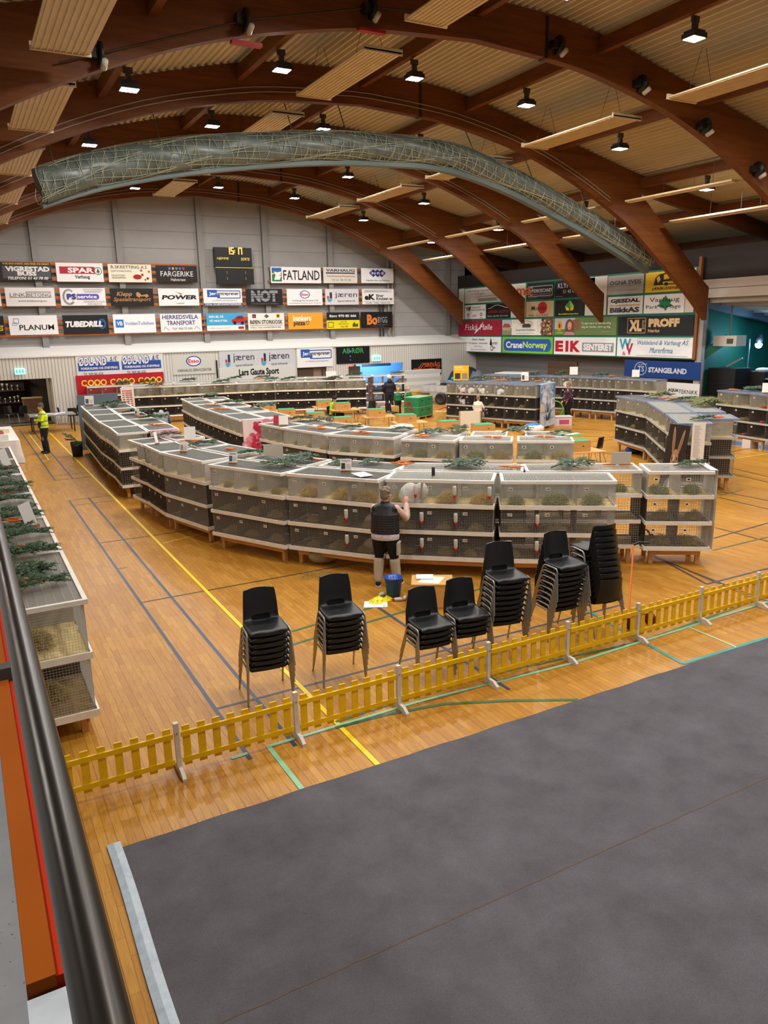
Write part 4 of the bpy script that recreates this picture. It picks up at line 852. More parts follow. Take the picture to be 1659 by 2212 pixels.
# straight block on the left
Hp = split([(3.56, 28.2), (3.40, 24.79), (3.31, 22.91), (3.34, 21.23), (3.28, 19.75)])
for i, (a, b) in enumerate(Hp):
    bay(f'H{i}', a, b, f'rabbit cage bay beside the yellow court line, {ORD[i]} from the grey screen', lod=1, ends='r' if i == len(Hp)-1 else '')
    a2, b2 = mirror(a, b, .72, .02); bay(f'h{i}', a2, b2, f'aisle-side bay behind the {ORD[i]} cage bay beside the yellow line', lod=2, group='inner rabbit cage bays')
# rear blocks
for i, (a, b) in enumerate(split([(6.3, 35.9), (9.6, 35.3), (13.0, 34.5), (16.9, 32.7)], 1.9)):
    bay(f'I{i}', a, b, f'rabbit cage bay in the rear row, {ORD[i]} from the torn white notice', n=3, lod=1, group='rear cage bays')
for i, (a, b) in enumerate(split([(5.1, 37.8), (9.0, 37.4), (13.5, 36.4), (17.0, 35.5), (20.0, 34.4)], 2.4)):
    bay(f'i{i}', a, b, f'rabbit cage bay along the slatted wall, {ORD[i]} from the red banner', n=3, lod=2, group='rear cage bays', back='open')
GK = dict(T_=GT, frame=GRYB, lidm=BLUB, lod=1, group='grey cage bays')
for i, (a, b) in enumerate(split([(17.85, 27.2), (19.4, 23.3)], 1.6)):
    bay(f'J{i}', a, b, f'grey rabbit cage bay with white rabbits, {ORD[i]} from the trailer in the middle block', **GK, darkall=False)
    a2, b2 = mirror(a, b, .72, .02); bay(f'j{i}', a2, b2, f'rear-facing grey cage bay behind the {ORD[i]} bay of the middle block', **{**GK, 'lod': 2})
for i, (a, b) in enumerate(split([(21.7, 29.9), (23.45, 25.8), (24.0, 23.75), (24.3, 21.8)], 2.0)):
    bay(f'K{i}', a, b, f'grey rabbit cage bay under the side-wall boards, {ORD[i]} from the mattress pile', **GK)
Lp = [((18.42, 18.15), (17.8, 16.33)), ((17.78, 16.28), (15.88, 13.9)), ((15.85, 13.84), (14.5, 12.25))]
for i, (a, b) in enumerate(Lp):
    bay(f'L{i}', a, b, f'blue-lidded rabbit cage bay, {ORD[i]} from the rear in the short right block', **GK, n=3 if i < 2 else 4, top='fine' if i == 0 else 'bars', ends='r' if i == 2 else '')
    a2, b2 = mirror(a, b, .72, .1)
    if i == 2: a2 = a2.lerp(b2, .45)
    bay(f'l{i}', a2, b2, f'right-facing bay behind the {ORD[i]} blue-lidded bay of the short block', **GK, top='bars', ends='l' if i == 2 else '')
for i, (a, b) in enumerate(split([(22.3, 17.4), (22.05, 15.35), (21.75, 13.1)], 2.4)):
    bay(f'M{i}', a, b, f'grey rabbit cage bay before the green stage, {ORD[i]} from the blue board', **GK)
Nq = split([(.80, 20.3), (.80, 7.92)], 2.1)
for i, (a, b) in enumerate(Nq):
    a2, b2 = Vector(b), Vector(a)
    # front faces the aisle (+x): left end is the near end
    t = bay(f'N{i}', Vector((b.x, b.y)), Vector((a.x, a.y)), f'two-tier rabbit cage bay under the balcony rail, {ORD[len(Nq)-1-i]} from the picket fence', n=2, d=.78, T_=NT_, lod=0 if i == len(Nq)-1 else 2, ends='l', back='solid', top='bars' if i > 2 else 'fine', group='cage bays under the balcony', pitch=.03)
# end cloths and posters hung on the blocks
def cloth(name, label, cat, P0, P1, z0, z1, base, marks, flap=.12, group=None):
    """hanging cloth between two floor points, gently folded; marks: list of (mat colour, polygon in 0..1)"""
    P0 = Vector((P0[0], P0[1], 0)); P1 = Vector((P1[0], P1[1], 0)); L = (P1-P0).length; u = (P1-P0).normalized(); n = Vector((u.y, -u.x, 0))
    q = MB(); nx, nz = 26, 20
    def pt(a, b, off=0): return P0+u*(a*L)+n*(.02+off+.018*math.sin(a*21+b*2)*(1-b)+.006*math.sin(a*47))+Vector((0, 0, z0+(z1-z0)*b))
    q.smooth = True
    q.add([pt(a/nx, b/nz) for b in range(nz+1) for a in range(nx+1)], [(b*(nx+1)+a, b*(nx+1)+a+1, (b+1)*(nx+1)+a+1, (b+1)*(nx+1)+a) for b in range(nz) for a in range(nx)])
    q.add([pt(a/nx, 1)-n*(.0 if s_ == 0 else flap) for s_ in (0, 1) for a in range(nx+1)], [(a+1, a, nx+1+a, nx+2+a) for a in range(nx)])
    o = q.build(name, base); tag(o, label, cat, group)
    byc = {}
    for c, poly in marks: byc.setdefault(c, []).append(poly)
    for c, polys in byc.items():
        q = MB(); q.smooth = True
        for poly in polys:
            cx = sum(p[0] for p in poly)/len(poly); cy = sum(p[1] for p in poly)/len(poly); m_ = len(poly)
            q.add([pt(cx, cy, .012)]+[pt(x, y, .012) for x, y in poly], [(0, 1+k_, 1+(k_+1) % m_) for k_ in range(m_)])
        q.build('print', mat(c, .7), o)
    return o
def heart(x, y, s_): return [(x+s_*.055*16*math.sin(g)**3/16*1.1, y+s_*.05*(13*math.cos(g)-5*math.cos(2*g)-2*math.cos(3*g)-math.cos(4*g))/13) for g in [2*math.pi*k_/18 for k_ in range(18)]]
random.seed(11)
hm = [(random.choice(['#c9304f', '#d9536b', '#e58a98', '#b3203f']), heart(random.uniform(.1, .9), random.uniform(.04, .96), random.uniform(1.2, 2.6))) for _ in range(34)]
ge = Gp[4][1] if len(Gp) == 11 else Gp[5][1]
cloth('heart_cloth', 'white cloth printed with red and pink hearts on the end of a cage block', 'cloth', (6.72, 20.52), (8.15, 20.1), .4, 1.67, mat('#e8d3d3', .8), hm)
cloth('floral_cloth', 'pink flowered cloth draped over the end of the cage block by the yellow line', 'cloth', (4.02, 19.66), (4.72, 19.72), 1.35, 1.68, mat('#d8b3bd', .8), [(random.choice(['#b8587c', '#8f6f86', '#e9dde0', '#c98aa0']), [(x+.07*math.cos(g), y+.12*math.sin(g)) for g in (0, 1, 2.1, 3.1, 4.2, 5.2)]) for x, y in [(random.random()*.9+.05, random.random()*.8+.1) for _ in range(26)]])
def blade(x0, y0, ang, ln, wd): 
    ex, ey = x0+math.sin(ang)*ln, y0+math.cos(ang)*ln*.9; return [(x0-wd, y0), (x0-wd*.7+(ex-x0)*.5, y0+(ey-y0)*.55), (ex, ey), (x0+wd*.7+(ex-x0)*.5, y0+(ey-y0)*.5), (x0+wd, y0)]
random.seed(17)
ag = [(random.choice(['#b9c6d6', '#8fa8c6', '#c9cdd2', '#9db2cc']), [(x+.1*math.cos(g)*random.uniform(.5, 1.2), y+.05*math.sin(g)*random.uniform(.5, 1.2)) for g in (0, 1, 2, 3, 4, 5.2)]) for x, y in [(random.uniform(.12, .88), random.uniform(.4, .95)) for _ in range(36)]]+[('#c8cfd8', [(.0, .3), (1, .34), (1, .0), (.0, .0)]), ('#d9c2a4', [(.0, .36), (.0, .56), (.25, .5), (.45, .38)]), ('#d8dde4', [(.1, .62), (.3, .9), (.5, .7), (.4, .5)]), ('#e1ddd6', [(.68, .62), (.9, .66), (.98, .45), (.7, .36)]), ('#5f86b8', [(0, .72), (.12, .95), (.16, .8), (.05, .6)]), ('#5f86b8', [(.82, .98), (1, .96), (1, .6), (.93, .7)])]+[('#3c4656', blade(.52, .13, -1.4+2.8*k_/13, .36+.14*math.sin(k_*2.1), .028)) for k_ in range(14)]+[('#4a5768', [(.2, .97), (.24, .97), (.46, .7), (.53, .32), (.5, .32), (.43, .69)])]+[('#515c6b', [(x, y), (x+.05, y+.02), (x+.05, y-.05), (x, y-.05)]) for x, y in ((.26, .86), (.78, .83), (.22, .72), (.84, .7), (.8, .5))]
cloth('agave_cloth', 'pale blue cloth with a large painted spiky plant on the middle cage block', 'cloth', (19.46, 23.16), (20.8, 23.84), .12, 1.79, mat('#a3b8d0', .8), ag)
random.seed(5)
bk = [(random.choice(['#8f7c72', '#5a463f', '#b5a49a', '#4a3733', '#73605a']), [(x+.06*math.cos(g)*random.uniform(.6, 1.3), y+.035*math.sin(g)) for g in (0, 1, 2, 3, 4, 5.2)]) for x, y in [(random.random()*.84+.08, random.random()*.92+.04) for _ in range(90)]]
cloth('bark_cloth', 'mottled brown bark-patterned cloth hanging at the end of the rear cage row', 'cloth', (16.95, 32.65), (17.5, 33.2), .25, 1.72, mat('#6f5c56', .85), bk)
cloth('white_cloth', 'white cloth with faint pink flowers on the end of the see-through front bay', 'cloth', (10.85, 8.36), (11.25, 8.95), .28, 1.67, mat('#e6e0d8', .8), [('#d6b0a0', [(.2, .32), (.45, .4), (.6, .34), (.4, .24)]), ('#c98f7c', [(.3, .3), (.5, .32), (.45, .26)]), ('#9a9590', [(.3, .5), (.5, .54), (.45, .5)]), ('#d8b9ac', [(.5, .66), (.75, .72), (.7, .62)])])
nt = cloth('torn_notice', 'white notice with red printed lines at the left end of the rear row', 'notice', (6.2, 35.75), (6.75, 35.65), .75, 1.68, mat('#e2dcd6', .8), [('#b83a3a', [(.1, .12+.1*k_), (.85, .12+.1*k_), (.85, .16+.1*k_), (.1, .16+.1*k_)]) for k_ in range(8)])
# standing hare poster on the short block
A_ = Vector((14.62, 12.28, 0)); 
t = thing('hare_poster', 'tall dark poster of a hare in a blue coat leaning on the short cage block', 'poster', (14.27, 12.33, .02), math.atan2(-.52, .85)+R(-4))
t.rotation_euler.y = R(7)
Mq = Matrix.Rotation(R(90), 4, 'X') @ Matrix.Diagonal((.42, 1.04, 1, 1))
q = MB().at(Mq); q.box(-.55, 0, 0, .55, 1.68, .02); q.build('poster_board', mat('#2d2926', .6), t)
def el(x, y, rx, ry, rot=0, n_=14): return [(x+rx*math.cos(g)*math.cos(rot)-ry*math.sin(g)*math.sin(rot), y+rx*math.cos(g)*math.sin(rot)+ry*math.sin(g)*math.cos(rot)) for g in [2*math.pi*k_/n_ for k_ in range(n_)]]
for nm, c, polys in (('ear', '#b08a68', [el(-.2, 1.32, .075, .32, .22), el(.2, 1.28, .075, .32, -.3)]), ('inner_ear', '#8f6650', [el(-.2, 1.3, .035, .24, .22), el(.2, 1.26, .035, .24, -.3)]), ('face', '#a98562', [el(0, .88, .2, .26), el(.03, .72, .15, .16)]), ('muzzle', '#cbb090', [el(.04, .68, .1, .1), el(-.05, .94, .05, .09)]), ('eye', '#1b1512', [el(.12, .92, .03, .04), el(-.13, .92, .025, .04)]), ('coat', '#6d8596', [[(-.36, 0), (-.3, .36), (-.1, .5), (.1, .5), (.3, .34), (.34, 0)]]), ('shirt', '#d3c3ae', [[(-.07, 0), (-.1, .46), (.1, .46), (.08, 0)]]), ('neckerchief', '#9a6a5c', [[(-.14, .5), (0, .4), (.15, .5), (.0, .56)]])):
    q = MB().at(Mq)
    for P_ in polys: q.add([(x, y, .023+.002*['coat', 'shirt', 'ear', 'inner_ear', 'face', 'muzzle', 'eye', 'neckerchief'].index(nm)) for x, y in P_], [tuple(range(len(P_)))])
    q.build(nm, mat(c, .7), t)
# ---------------------------------------------------------------- hay, branches, carrots, cards
def hay_mesh(seed, n, rx, ry, h, r=.0022):
    random.seed(seed); q = MB()
    for _ in range(n):
        a = random.uniform(0, 2*math.pi); s_ = math.sqrt(random.random()); x, y = rx*s_*math.cos(a), ry*s_*math.sin(a); z = random.random()**.8*h*(1-s_*s_*.8)
        g = random.uniform(0, 2*math.pi); L = random.uniform(.08, .2); dz = random.uniform(-.04, .06); d_ = Vector((math.cos(g), math.sin(g), 0))*L/2
        p0 = Vector((x, y, z))-d_; p1 = Vector((x, y, z+.02+dz)); p2 = Vector((x, y, z))+d_+Vector((0, 0, -.01)); rr = r*random.uniform(.7, 1.5)
        w0 = d_.cross(Vector((0, 0, 1))).normalized()*rr; up = Vector((0, 0, rr))
        for p in (p0, p1, p2): p.z = max(p.z, .004)
        q.add([p0-w0, p0+w0, p1-w0, p1+w0, p2-w0, p2+w0, p0+up, p1+up*1.5, p2+up], [(0, 1, 3, 2), (2, 3, 5, 4), (0, 2, 7, 6), (2, 4, 8, 7), (1, 6, 7, 3), (3, 7, 8, 5)])
    return q
HAYM = [noisy('hay_a', '#c2a860', '#8f7f42', 25, .9), noisy('hay_b', '#9c9a5c', '#6f7040', 25, .9), noisy('hay_c', '#d8b96a', '#b08c42', 25, .9)]
HP = [hay_mesh(i, 420, .2, .15, .17).build('hay_heap', HAYM[i % 3]) for i in range(3)]
HPF = [hay_mesh(9+i, 90, .2, .14, .15, .006).build('hay_heap', HAYM[i % 3]) for i in range(2)]
HUSED = set()
def hay(key, comp, tier, kind, sc_=1., y=.26, dx=0., far=False, lab=None):
    Mw, w_, n, tiers, tops, d, bl = BAYS[key]
    p = Mw @ Vector((w_*(comp+.5)/n+dx, y, tiers[tier][1]-.02)); src = (HPF if far else HP)[kind % (2 if far else 3)]
    o = src if src.name not in HUSED else src.copy()
    if src.name in HUSED: col.objects.link(o)
    HUSED.add(src.name)
    o.location = p; o.rotation_euler = (0, 0, random.uniform(0, 6)); o.scale = (sc_, sc_, sc_)
    ix = int(key[1:]); where = {'F': 'front bay from the gap', 'f': 'inner front bay', 'G': 'bay of the second curved block', 'I': 'bay of the rear row', 'J': 'bay of the middle grey block', 'K': 'bay under the side-wall boards', 'L': 'bay of the short blue-lidded block', 'M': 'bay of the row before the stage', 'N': 'bay under the balcony'}[key[0]]
    short = ORD[ix] + ' ' + where if key[0] != 'N' else 'nearest bay under the balcony'
    tn = ('bottom', 'middle', 'top')[tier] if len(tiers) == 3 else ('bottom', 'top')[tier]
    tag(o, lab or f'hay heap in {tn} tier, {ORD[comp]} pen, {short}', 'hay', 'hay heaps in the cages')
    return o
random.seed(21)
for i in (3, 4, 5, 6):
    for c_ in range(3):
        hay(f'F{i}', c_, 2, 0 if i == 3 else 2 if i in (4, 5) else 1, (.55, 1.05, .95, .8)[i-3] if not (i == 6 and c_ > 0) else 1., .24 if i > 3 else .2, random.uniform(-.08, .12))
    for tr in (0, 1):
        for c_ in range(3): hay(f'F{i}', c_, tr, 0, random.uniform(.6, .8), .2, random.uniform(-.1, .1))
for tr in (0, 1, 2):
    for c_ in range(2): hay('F7', c_, tr, (0, 0, 1)[tr], .85, .3, random.uniform(-.05, .1))
for c_ in (1, 2): hay('f6', c_ if c_ == 1 else 0, 2, 1, .8, .3)
for i in range(6, 11):
    for c_ in range(BAYS[f'G{i}'][2]): hay(f'G{i}', c_, 2, (1, 0, 2)[c_ % 3], (.7, .85, 1.05)[min(i-6, 2)] if i < 8 else 1.0, .24, random.uniform(-.05, .08))
for k_ in [f'I{i}' for i in range(6)]:
    if k_ in BAYS:
        for c_ in range(3): hay(k_, c_, 2, c_, .8, .22, far=True)
for k_ in ('J0', 'J1', 'J2', 'M0', 'M1', 'L0', 'L1', 'K1', 'K2'):
    if k_ in BAYS:
        for c_ in (0, 2): hay(k_, c_, 2, c_, .8, .22, far=True)
        hay(k_, 1, 1, 0, .8, .2, far=True)
hay('L2', 0, 2, 1, .9, .3); hay('L2', 3, 2, 1, .9, .3)
Nl = f'N{len(Nq)-1}'
hay(Nl, 0, 0, 0, 1.1, .45); hay(Nl, 0, 1, 0, 1.1, .5)
# fir branches -----------------------------------------------------------
NEED = [noisy('fir_needles', '#26452c', '#486844', 12, .6), noisy('fir_needles_blue', '#385040', '#5c7660', 12, .55), noisy('fir_needles_olive', '#4f5a2c', '#7d7f45', 12, .6)]
BARK = mat('#5a4630', .8)
def fir_proto(seed, L, mt, sp=.5):
    random.seed(seed); t = thing('fir_branch', '', 'branch')
    tw = []
    main = [Vector((0, 0, .02)), Vector((L*.35, random.uniform(-.03, .03), .07)), Vector((L*.7, random.uniform(-.05, .05), .08)), Vector((L, random.uniform(-.06, .06), .03))]
    tw.append((main, .012))
    for k_ in range(14):
        f_ = .1+.84*k_/14; p = main[0].lerp(main[3], f_)+Vector((0, 0, .05*math.sin(f_*3))); s_ = 1 if k_ % 2 else -1
        ln = (1-f_*.62)*sp*L*random.uniform(.7, 1.1); a = R(random.uniform(38, 62))*s_
        e = p+Vector((math.cos(a)*ln, math.sin(a)*ln, random.uniform(-.04, .07))); mid = p.lerp(e, .5)+Vector((0, 0, .025)); tw.append(([p, mid, e], .006))
        for h_ in range(2):
            g = p.lerp(e, .35+.3*h_); a2 = a+R(45)*(1 if h_ else -1); l2 = ln*.42
            tw.append(([g, g+Vector((math.cos(a2)*l2*.5, math.sin(a2)*l2*.5, .02)), g+Vector((math.cos(a2)*l2, math.sin(a2)*l2, .01))], .004))
    q = MB(); nd = MB()
    for P_, r in tw:
        q.tube(P_, r, 4, False, [r*(1-.75*i_/(len(P_)-1)) for i_ in range(len(P_))])
        tot = sum((b-a).length for a, b in zip(P_, P_[1:])); k_ = int(tot/.0075)
        for j in range(k_):
            f_ = (j+.5)/k_*(len(P_)-1); i0 = min(int(f_), len(P_)-2); p = P_[i0].lerp(P_[i0+1], f_-i0); d_ = (P_[i0+1]-P_[i0]).normalized()
            for s_ in (-1, 1):
                sd = d_.cross(Vector((0, 0, 1))).normalized()*s_; dr = (d_*.55+sd*.8+Vector((0, 0, random.uniform(-.3, .75)))).normalized(); ln = random.uniform(.03, .052)
                wv = dr.cross(Vector((0, 0, 1))).normalized()*.0052; e = p+dr*ln
                nd.add([p-wv, p+wv, e, p+Vector((0, 0, .004))], [(0, 1, 2), (0, 2, 3), (1, 3, 2)])
    q.build('twigs', BARK, t); o = nd.build('needles', mt, t); o['kind'] = 'stuff'
    return t
FP = [fir_proto(1, .75, NEED[0]), fir_proto(2, .6, NEED[1], .6), fir_proto(3, .85, NEED[0], .4), fir_proto(4, .6, NEED[2], .6)]
FU = set()
def fir(x, y, z, rz, k_, label, sc_=1., tilt=0.):
    src = FP[k_]
    if k_ not in FU: o = src; FU.add(k_); o.location = (x, y, z); o.rotation_euler = (0, tilt, R(rz)); o.scale = (sc_,)*3; o['label'] = label; o['group'] = 'fir branches on the cages'
    else: dup(src, (x, y, z), (0, tilt, R(rz)), label, 'fir branches on the cages', sc_)
def fpx(px, py, rz, k_, label, zt=1.665, sc_=1., tilt=0.):
    p = onlid(PZ(px, py, zt), zt); fir(p.x, p.y, zt, rz, k_, label, sc_, tilt)
for i, (y, rz, k_, sc_, x) in enumerate([(8.35, 12, 2, 1.0, -.1), (8.75, 20, 0, 1.05, -.15), (9.15, -8, 2, .95, -.15), (9.75, 8, 2, 1.0, -.05), (10.1, -15, 0, 1.0, -.1), (10.75, 5, 2, .95, 0), (11.1, 14, 0, .95, -.05), (11.9, 5, 2, 1, -.05), (12.5, -10, 0, 1, 0), (13.2, 8, 2, .95, -.05), (13.9, 12, 0, 1, 0), (14.6, -5, 2, 1, 0), (15.6, 10, 0, .9, 0), (16.5, 0, 2, .9, 0), (17.6, 8, 0, .9, -.1), (18.6, 5, 2, .8, -.1)]):
    fir(x-.05, y, 1.5, rz, k_, f'dark fir branch on the cages under the balcony, {ORD[i] if i < 12 else str(i+1)+"th"} from the fence end', sc_*1.1)
for i, (a, b, rz, k_, sc_, lab) in enumerate([
    (600, 1003, 30, 1, 1.2, 'spreading fir branch behind the blue-headed breed card'), (640, 1008, 160, 0, .9, 'fir branch with a carrot beside it on the fourth front bay'), (520, 983, -30, 0, 1., 'long fir branch reaching over the fourth front bay'), (700, 1005, 10, 1, .7, 'small fir branch left of the white angora card'), (775, 1003, 20, 1, .7, 'small fir branch right of the white angora card'),
    (960, 1012, 8, 1, 1.15, 'bushy fir branch on the inner bays near the carrots'), (1030, 1008, 150, 0, .85, 'upright fir twig tip beside the bushy inner branch'), (1190, 1013, 15, 1, 1.2, 'blue-green fir branch on the inner bays near the see-through end'), (1455, 1008, 10, 0, .8, 'thin fir branch on top of the see-through bay'),
    (400, 965, 15, 0, 1., 'fir branch beside the carrots on the third front bay'), (320, 945, 20, 2, .9, 'fir branch over the floral cloth gap'),
    (470, 873, -10, 0, 1.3, 'fir branch on the rear part of the second block near the heart cloth'), (540, 882, 20, 1, 1.3, 'fir branch above the heart cloth'), (430, 853, 10, 1, 1.2, 'fir branch at the rear tip of the second block'),
    (605, 905, 10, 0, 1.2, 'fir branch just right of the heart cloth'), (665, 915, -5, 1, 1.2, 'fir branch in front of the chairs on the second block'), (730, 927, 5, 0, .9, 'small fir branch between carrots on the second block'), (830, 932, -10, 2, .8, 'thin fir branch lying on a white lid of the second block'),
    (890, 940, 15, 1, 1.1, 'two-armed fir branch near the paper stack on the second block'), (990, 940, 70, 0, 1.1, 'upright fir branch before the cream sign on the second block'), (1110, 936, 10, 1, 1.1, 'dense fir branch near the green towel on the second block'), (1180, 938, 5, 2, .7, 'thin fir twig beside the green striped towel'),
    (205, 868, -50, 2, 1.3, 'fir branch along the top of the block by the yellow line'), (262, 893, -50, 0, 1.3, 'fir branch in the middle of the block by the yellow line'), (300, 905, -45, 0, 1.2, 'fir branch near the floral cloth'), (225, 878, -50, 1, 1.2, 'bluish fir branch by the grey screen')]):
    fpx(a, b, rz-28 if i < 22 else rz, k_, lab, 1.665, sc_)
for a, b, rz, k_, sc_, lab in [(1090, 815, 10, 1, 1.3, 'fir branch on the middle block near the yellow rabbit notice'), (1125, 818, 20, 1, 1.3, 'fir branch beside the breed card on the middle block'), (1000, 822, 0, 0, 1.3, 'fir branch at the trailer end of the middle block'), (1220, 806, 0, 2, 1.3, 'fir branch on the grey row under the boards'), (1300, 810, 0, 1, 1.2, 'fir branch by the white paper on the grey row'),
    (1395, 860, 10, 3, 1.4, 'fir branch at the rear of the short blue-lidded block'), (1440, 868, 0, 0, 1.2, 'fir branch between carrots on the short block'), (1490, 880, 20, 3, 1.6, 'large olive fir branch on top of the short block'), (1505, 875, 60, 3, 1.3, 'second olive fir branch crossing the large one'), (1490, 908, 10, 0, .9, 'dark fir branch above the paper list'), (1600, 845, 5, 1, 1.2, 'fir branch on the far right grey row')]:
    fpx(a, b, rz-28, k_, lab, 1.785, sc_)
for j, (a, b, lab) in enumerate([(300, 826, 'red banner'), (400, 822, 'servicenter sign'), (500, 818, 'bank banner'), (560, 818, 'strip sign'), (620, 820, 'small brown box'), (330, 836, 'torn white notice'), (470, 828, 'rear row middle'), (590, 822, 'rear row centre'), (710, 820, 'white card'), (250, 822, 'yellow letters'), (760, 813, 'plumber sign'), (860, 811, 'doorway')]):
    p = onlid(PZ(a, b, 1.665), 1.665); fir(p.x-.3, p.y, 1.665, -10+j*17 % 40, j % 2, f'distant fir branch on the rear cages in front of the {lab}', 1.3)
# carrots ------------------------------------------------------------------
q = MB(); q.smooth = True; q.lathe([(0, 0), (.013, .004), (.017, .02), (.016, .06), (.012, .12), (.006, .17), (.001, .19)], 8)
CAR = thing('carrot', '', 'carrot'); q.build('root', noisy('carrot', '#e07a36', '#c9622a', 20, .55), CAR)
q = MB(); q.tube([(0, 0, 0), (.004, .002, -.03)], .004, 5); q.build('stalk', mat('#b9a060', .7), CAR)
CU_ = [0]
def carrots(a, b, n, where, zt=1.665, sc_=1.):
    p = onlid(PZ(a, b, zt), zt)
    carrots_at(p.x, p.y, zt, n, where, sc_)
def carrots_at(x, y, zt, n, where, sc_=1.):
    for j in range(n):
        rz = random.uniform(-.5, .5)+(3.0 if j % 3 == 2 else 0)
        loc = (x+random.uniform(-.05, .05), y+(j-n/2)*.035, zt+.017*sc_+(.025 if j > 2 else 0)); rot = (R(90), 0, rz+R(60))
        lab = f'orange carrot, {ORD[j]} of the bunch {where}'
        if CU_[0] == 0: CAR.location = loc; CAR.rotation_euler = rot; CAR.scale = (sc_,)*3; CAR['label'] = lab; CAR['group'] = 'carrots on the cages'
        else: dup(CAR, loc, rot, lab, 'carrots on the cages', sc_)
        CU_[0] += 1
for x, y, n, wh in [(.3, 8.62, 5, 'nearest the fence under the balcony'), (.33, 10.1, 4, 'tied on the second fir heap under the balcony'), (.35, 11.7, 4, 'behind the grey card back under the balcony'), (.4, 14.0, 4, 'third along under the balcony'), (.3, 16.9, 3, 'far along under the balcony'), (.35, 19.3, 2, 'near the white-clothed table')]:
    carrots_at(x, y, 1.56, n, wh)
for a, b, n, wh, sc_ in [(672, 995, 3, 'beside the fir branch on the fourth front bay', 1.2), (870, 1004, 5, 'on the inner bays behind the angora card', 1.2), (1100, 1011, 3, 'on the inner wire lid near the chairs', 1.2), (1330, 1005, 4, 'before the blank white sign', 1.3), (410, 952, 3, 'on the third front bay', 1.2), (485, 971, 2, 'above the fourth front bay', 1.2),
    (685, 926, 4, 'on the dark lid of the second block', 1.2), (780, 936, 4, 'left of the two-armed branch', 1.2), (905, 944, 4, 'right of the two-armed branch', 1.2), (1060, 946, 3, 'on the second block wire lid', 1.2), (1175, 945, 3, 'near the striped towel', 1.2), (455, 876, 3, 'near the rear of the second block', 1.4), (480, 884, 3, 'rear middle of the second block', 1.4),
    (300, 900, 3, 'in the middle of the yellow-line block', 1.3), (335, 919, 3, 'by the floral cloth', 1.3), (272, 889, 3, 'by the long fir branch', 1.3), (243, 870, 2, 'near the grey screen', 1.4), (340, 832, 2, 'on the rear row', 1.6), (560, 821, 2, 'at the centre of the rear row', 1.6)]:
    carrots(a, b, n, wh, 1.665, sc_)
for a, b, n, wh in [(1092, 821, 3, 'on the middle grey block'), (1168, 823, 2, 'by the lady in the patterned jumper'), (1440, 862, 3, 'at the rear of the short block'), (1540, 905, 3, 'on the blue corner lid'), (1575, 843, 2, 'on the far right row'), (1330, 812, 2, 'on the row under the boards')]:
    carrots(a, b, n, wh, 1.785, 1.6)
# breed cards and small signs on wooden feet ---------------------------------
def card(a, b, w_, h_, label, zt=1.665, title=None, foot=True, rz=None, pic='#4a5a78', bg='#e8e4dc', tilt=10):
    p = onlid(PZ(a, b, zt), zt); rz = R(-38) if rz is None else R(rz)
    t = thing('breed_card', label, 'card', (p.x, p.y, zt), rz, 'breed cards on the cages')
    M = Matrix.Rotation(R(90-tilt), 4, 'X')
    q = MB().at(M); q.box(-w_/2, .03, -.003, w_/2, .03+h_, .003); q.build('sheet', mat(bg, .5), t)
    if title is not None:
        q = MB().at(M)
        if title: put_text(q, title, -w_*.38, .03+h_*.76, w_*.38, .03+h_*.92, .005, .01)
        for k_ in range(4): q.add([(.0*w_, .03+h_*(.2+.1*k_), .005), (w_*.4, .03+h_*(.2+.1*k_), .005), (w_*.4, .03+h_*(.22+.1*k_), .005), (0, .03+h_*(.22+.1*k_), .005)], [(0, 1, 2, 3)])
        q.build('lettering', mat('#2c2a2a', .6), t)
        q = MB().at(M); q.add([(-w_*.4, .03+h_*.12, .005), (-w_*.06, .03+h_*.12, .005), (-w_*.06, .03+h_*.64, .005), (-w_*.4, .03+h_*.64, .005)], [(0, 1, 2, 3)])
        q.build('photo', mat(pic, .6), t)
    if foot: q = MB(); q.box(-w_*.42, -.03, 0, w_*.42, .03, .035); q.build('wooden_foot', mat('#8a5c3c', .6), t)
    return t
card(503, 1003, .17, .2, 'white breed card with a blue animal picture on the fourth front bay', title='Wiener')
card(747, 1020, .2, .2, 'white angora breed card above the front row, beside the vest-wearing woman', title='Angora', pic='#3a3a34')
card(397, 978, .17, .2, 'white breed card with a faded picture on the third front bay', title='', pic='#9a9488')
card(296, 898, .14, .18, 'narrow breed card on the middle of the yellow-line block', title='')
card(191, 874, .3, .3, 'leaning card on a red foot beside the grey screen', title='', rz=-20)
card(340, 960, .1, .25, 'thin card seen edge-on near the floral cloth', rz=40)
card(402, 950, .25, .3, 'plain white sheet standing between two cage blocks', rz=-20)
card(1340, 1006, .34, .22, 'blank white sign turned away on the inner front bays', rz=150, foot=False, bg='#c9bfae')
card(592, 988, .38, .24, 'blank cream sign back between the two curved blocks', rz=150, foot=False, bg='#cfc8b6')
card(716, 818, .5, .35, 'white square card on the rear cage rows', rz=-10)
card(1140, 822, .3, .35, 'white card with a brown photo on the middle grey block', 1.785, '', pic='#5a3a2c', rz=-30)
card(1415, 812, .0001+.3, .3, 'white paper propped on the grey row under the boards', 1.785, rz=-50)
card(1260, 808, .35, .35, 'white tilted sheet on the grey row under the boards', 1.785, rz=-40)
card(1655, 850, .25, .3, 'white card at the right edge of the photo', 1.785, rz=-50)
card(588, 923, .24, .24, 'white card back at the edge of the second block', rz=-30)
card(598, 918, .2, .22, 'red card with a dark picture near the heart cloth', rz=-40, bg='#b8304a')
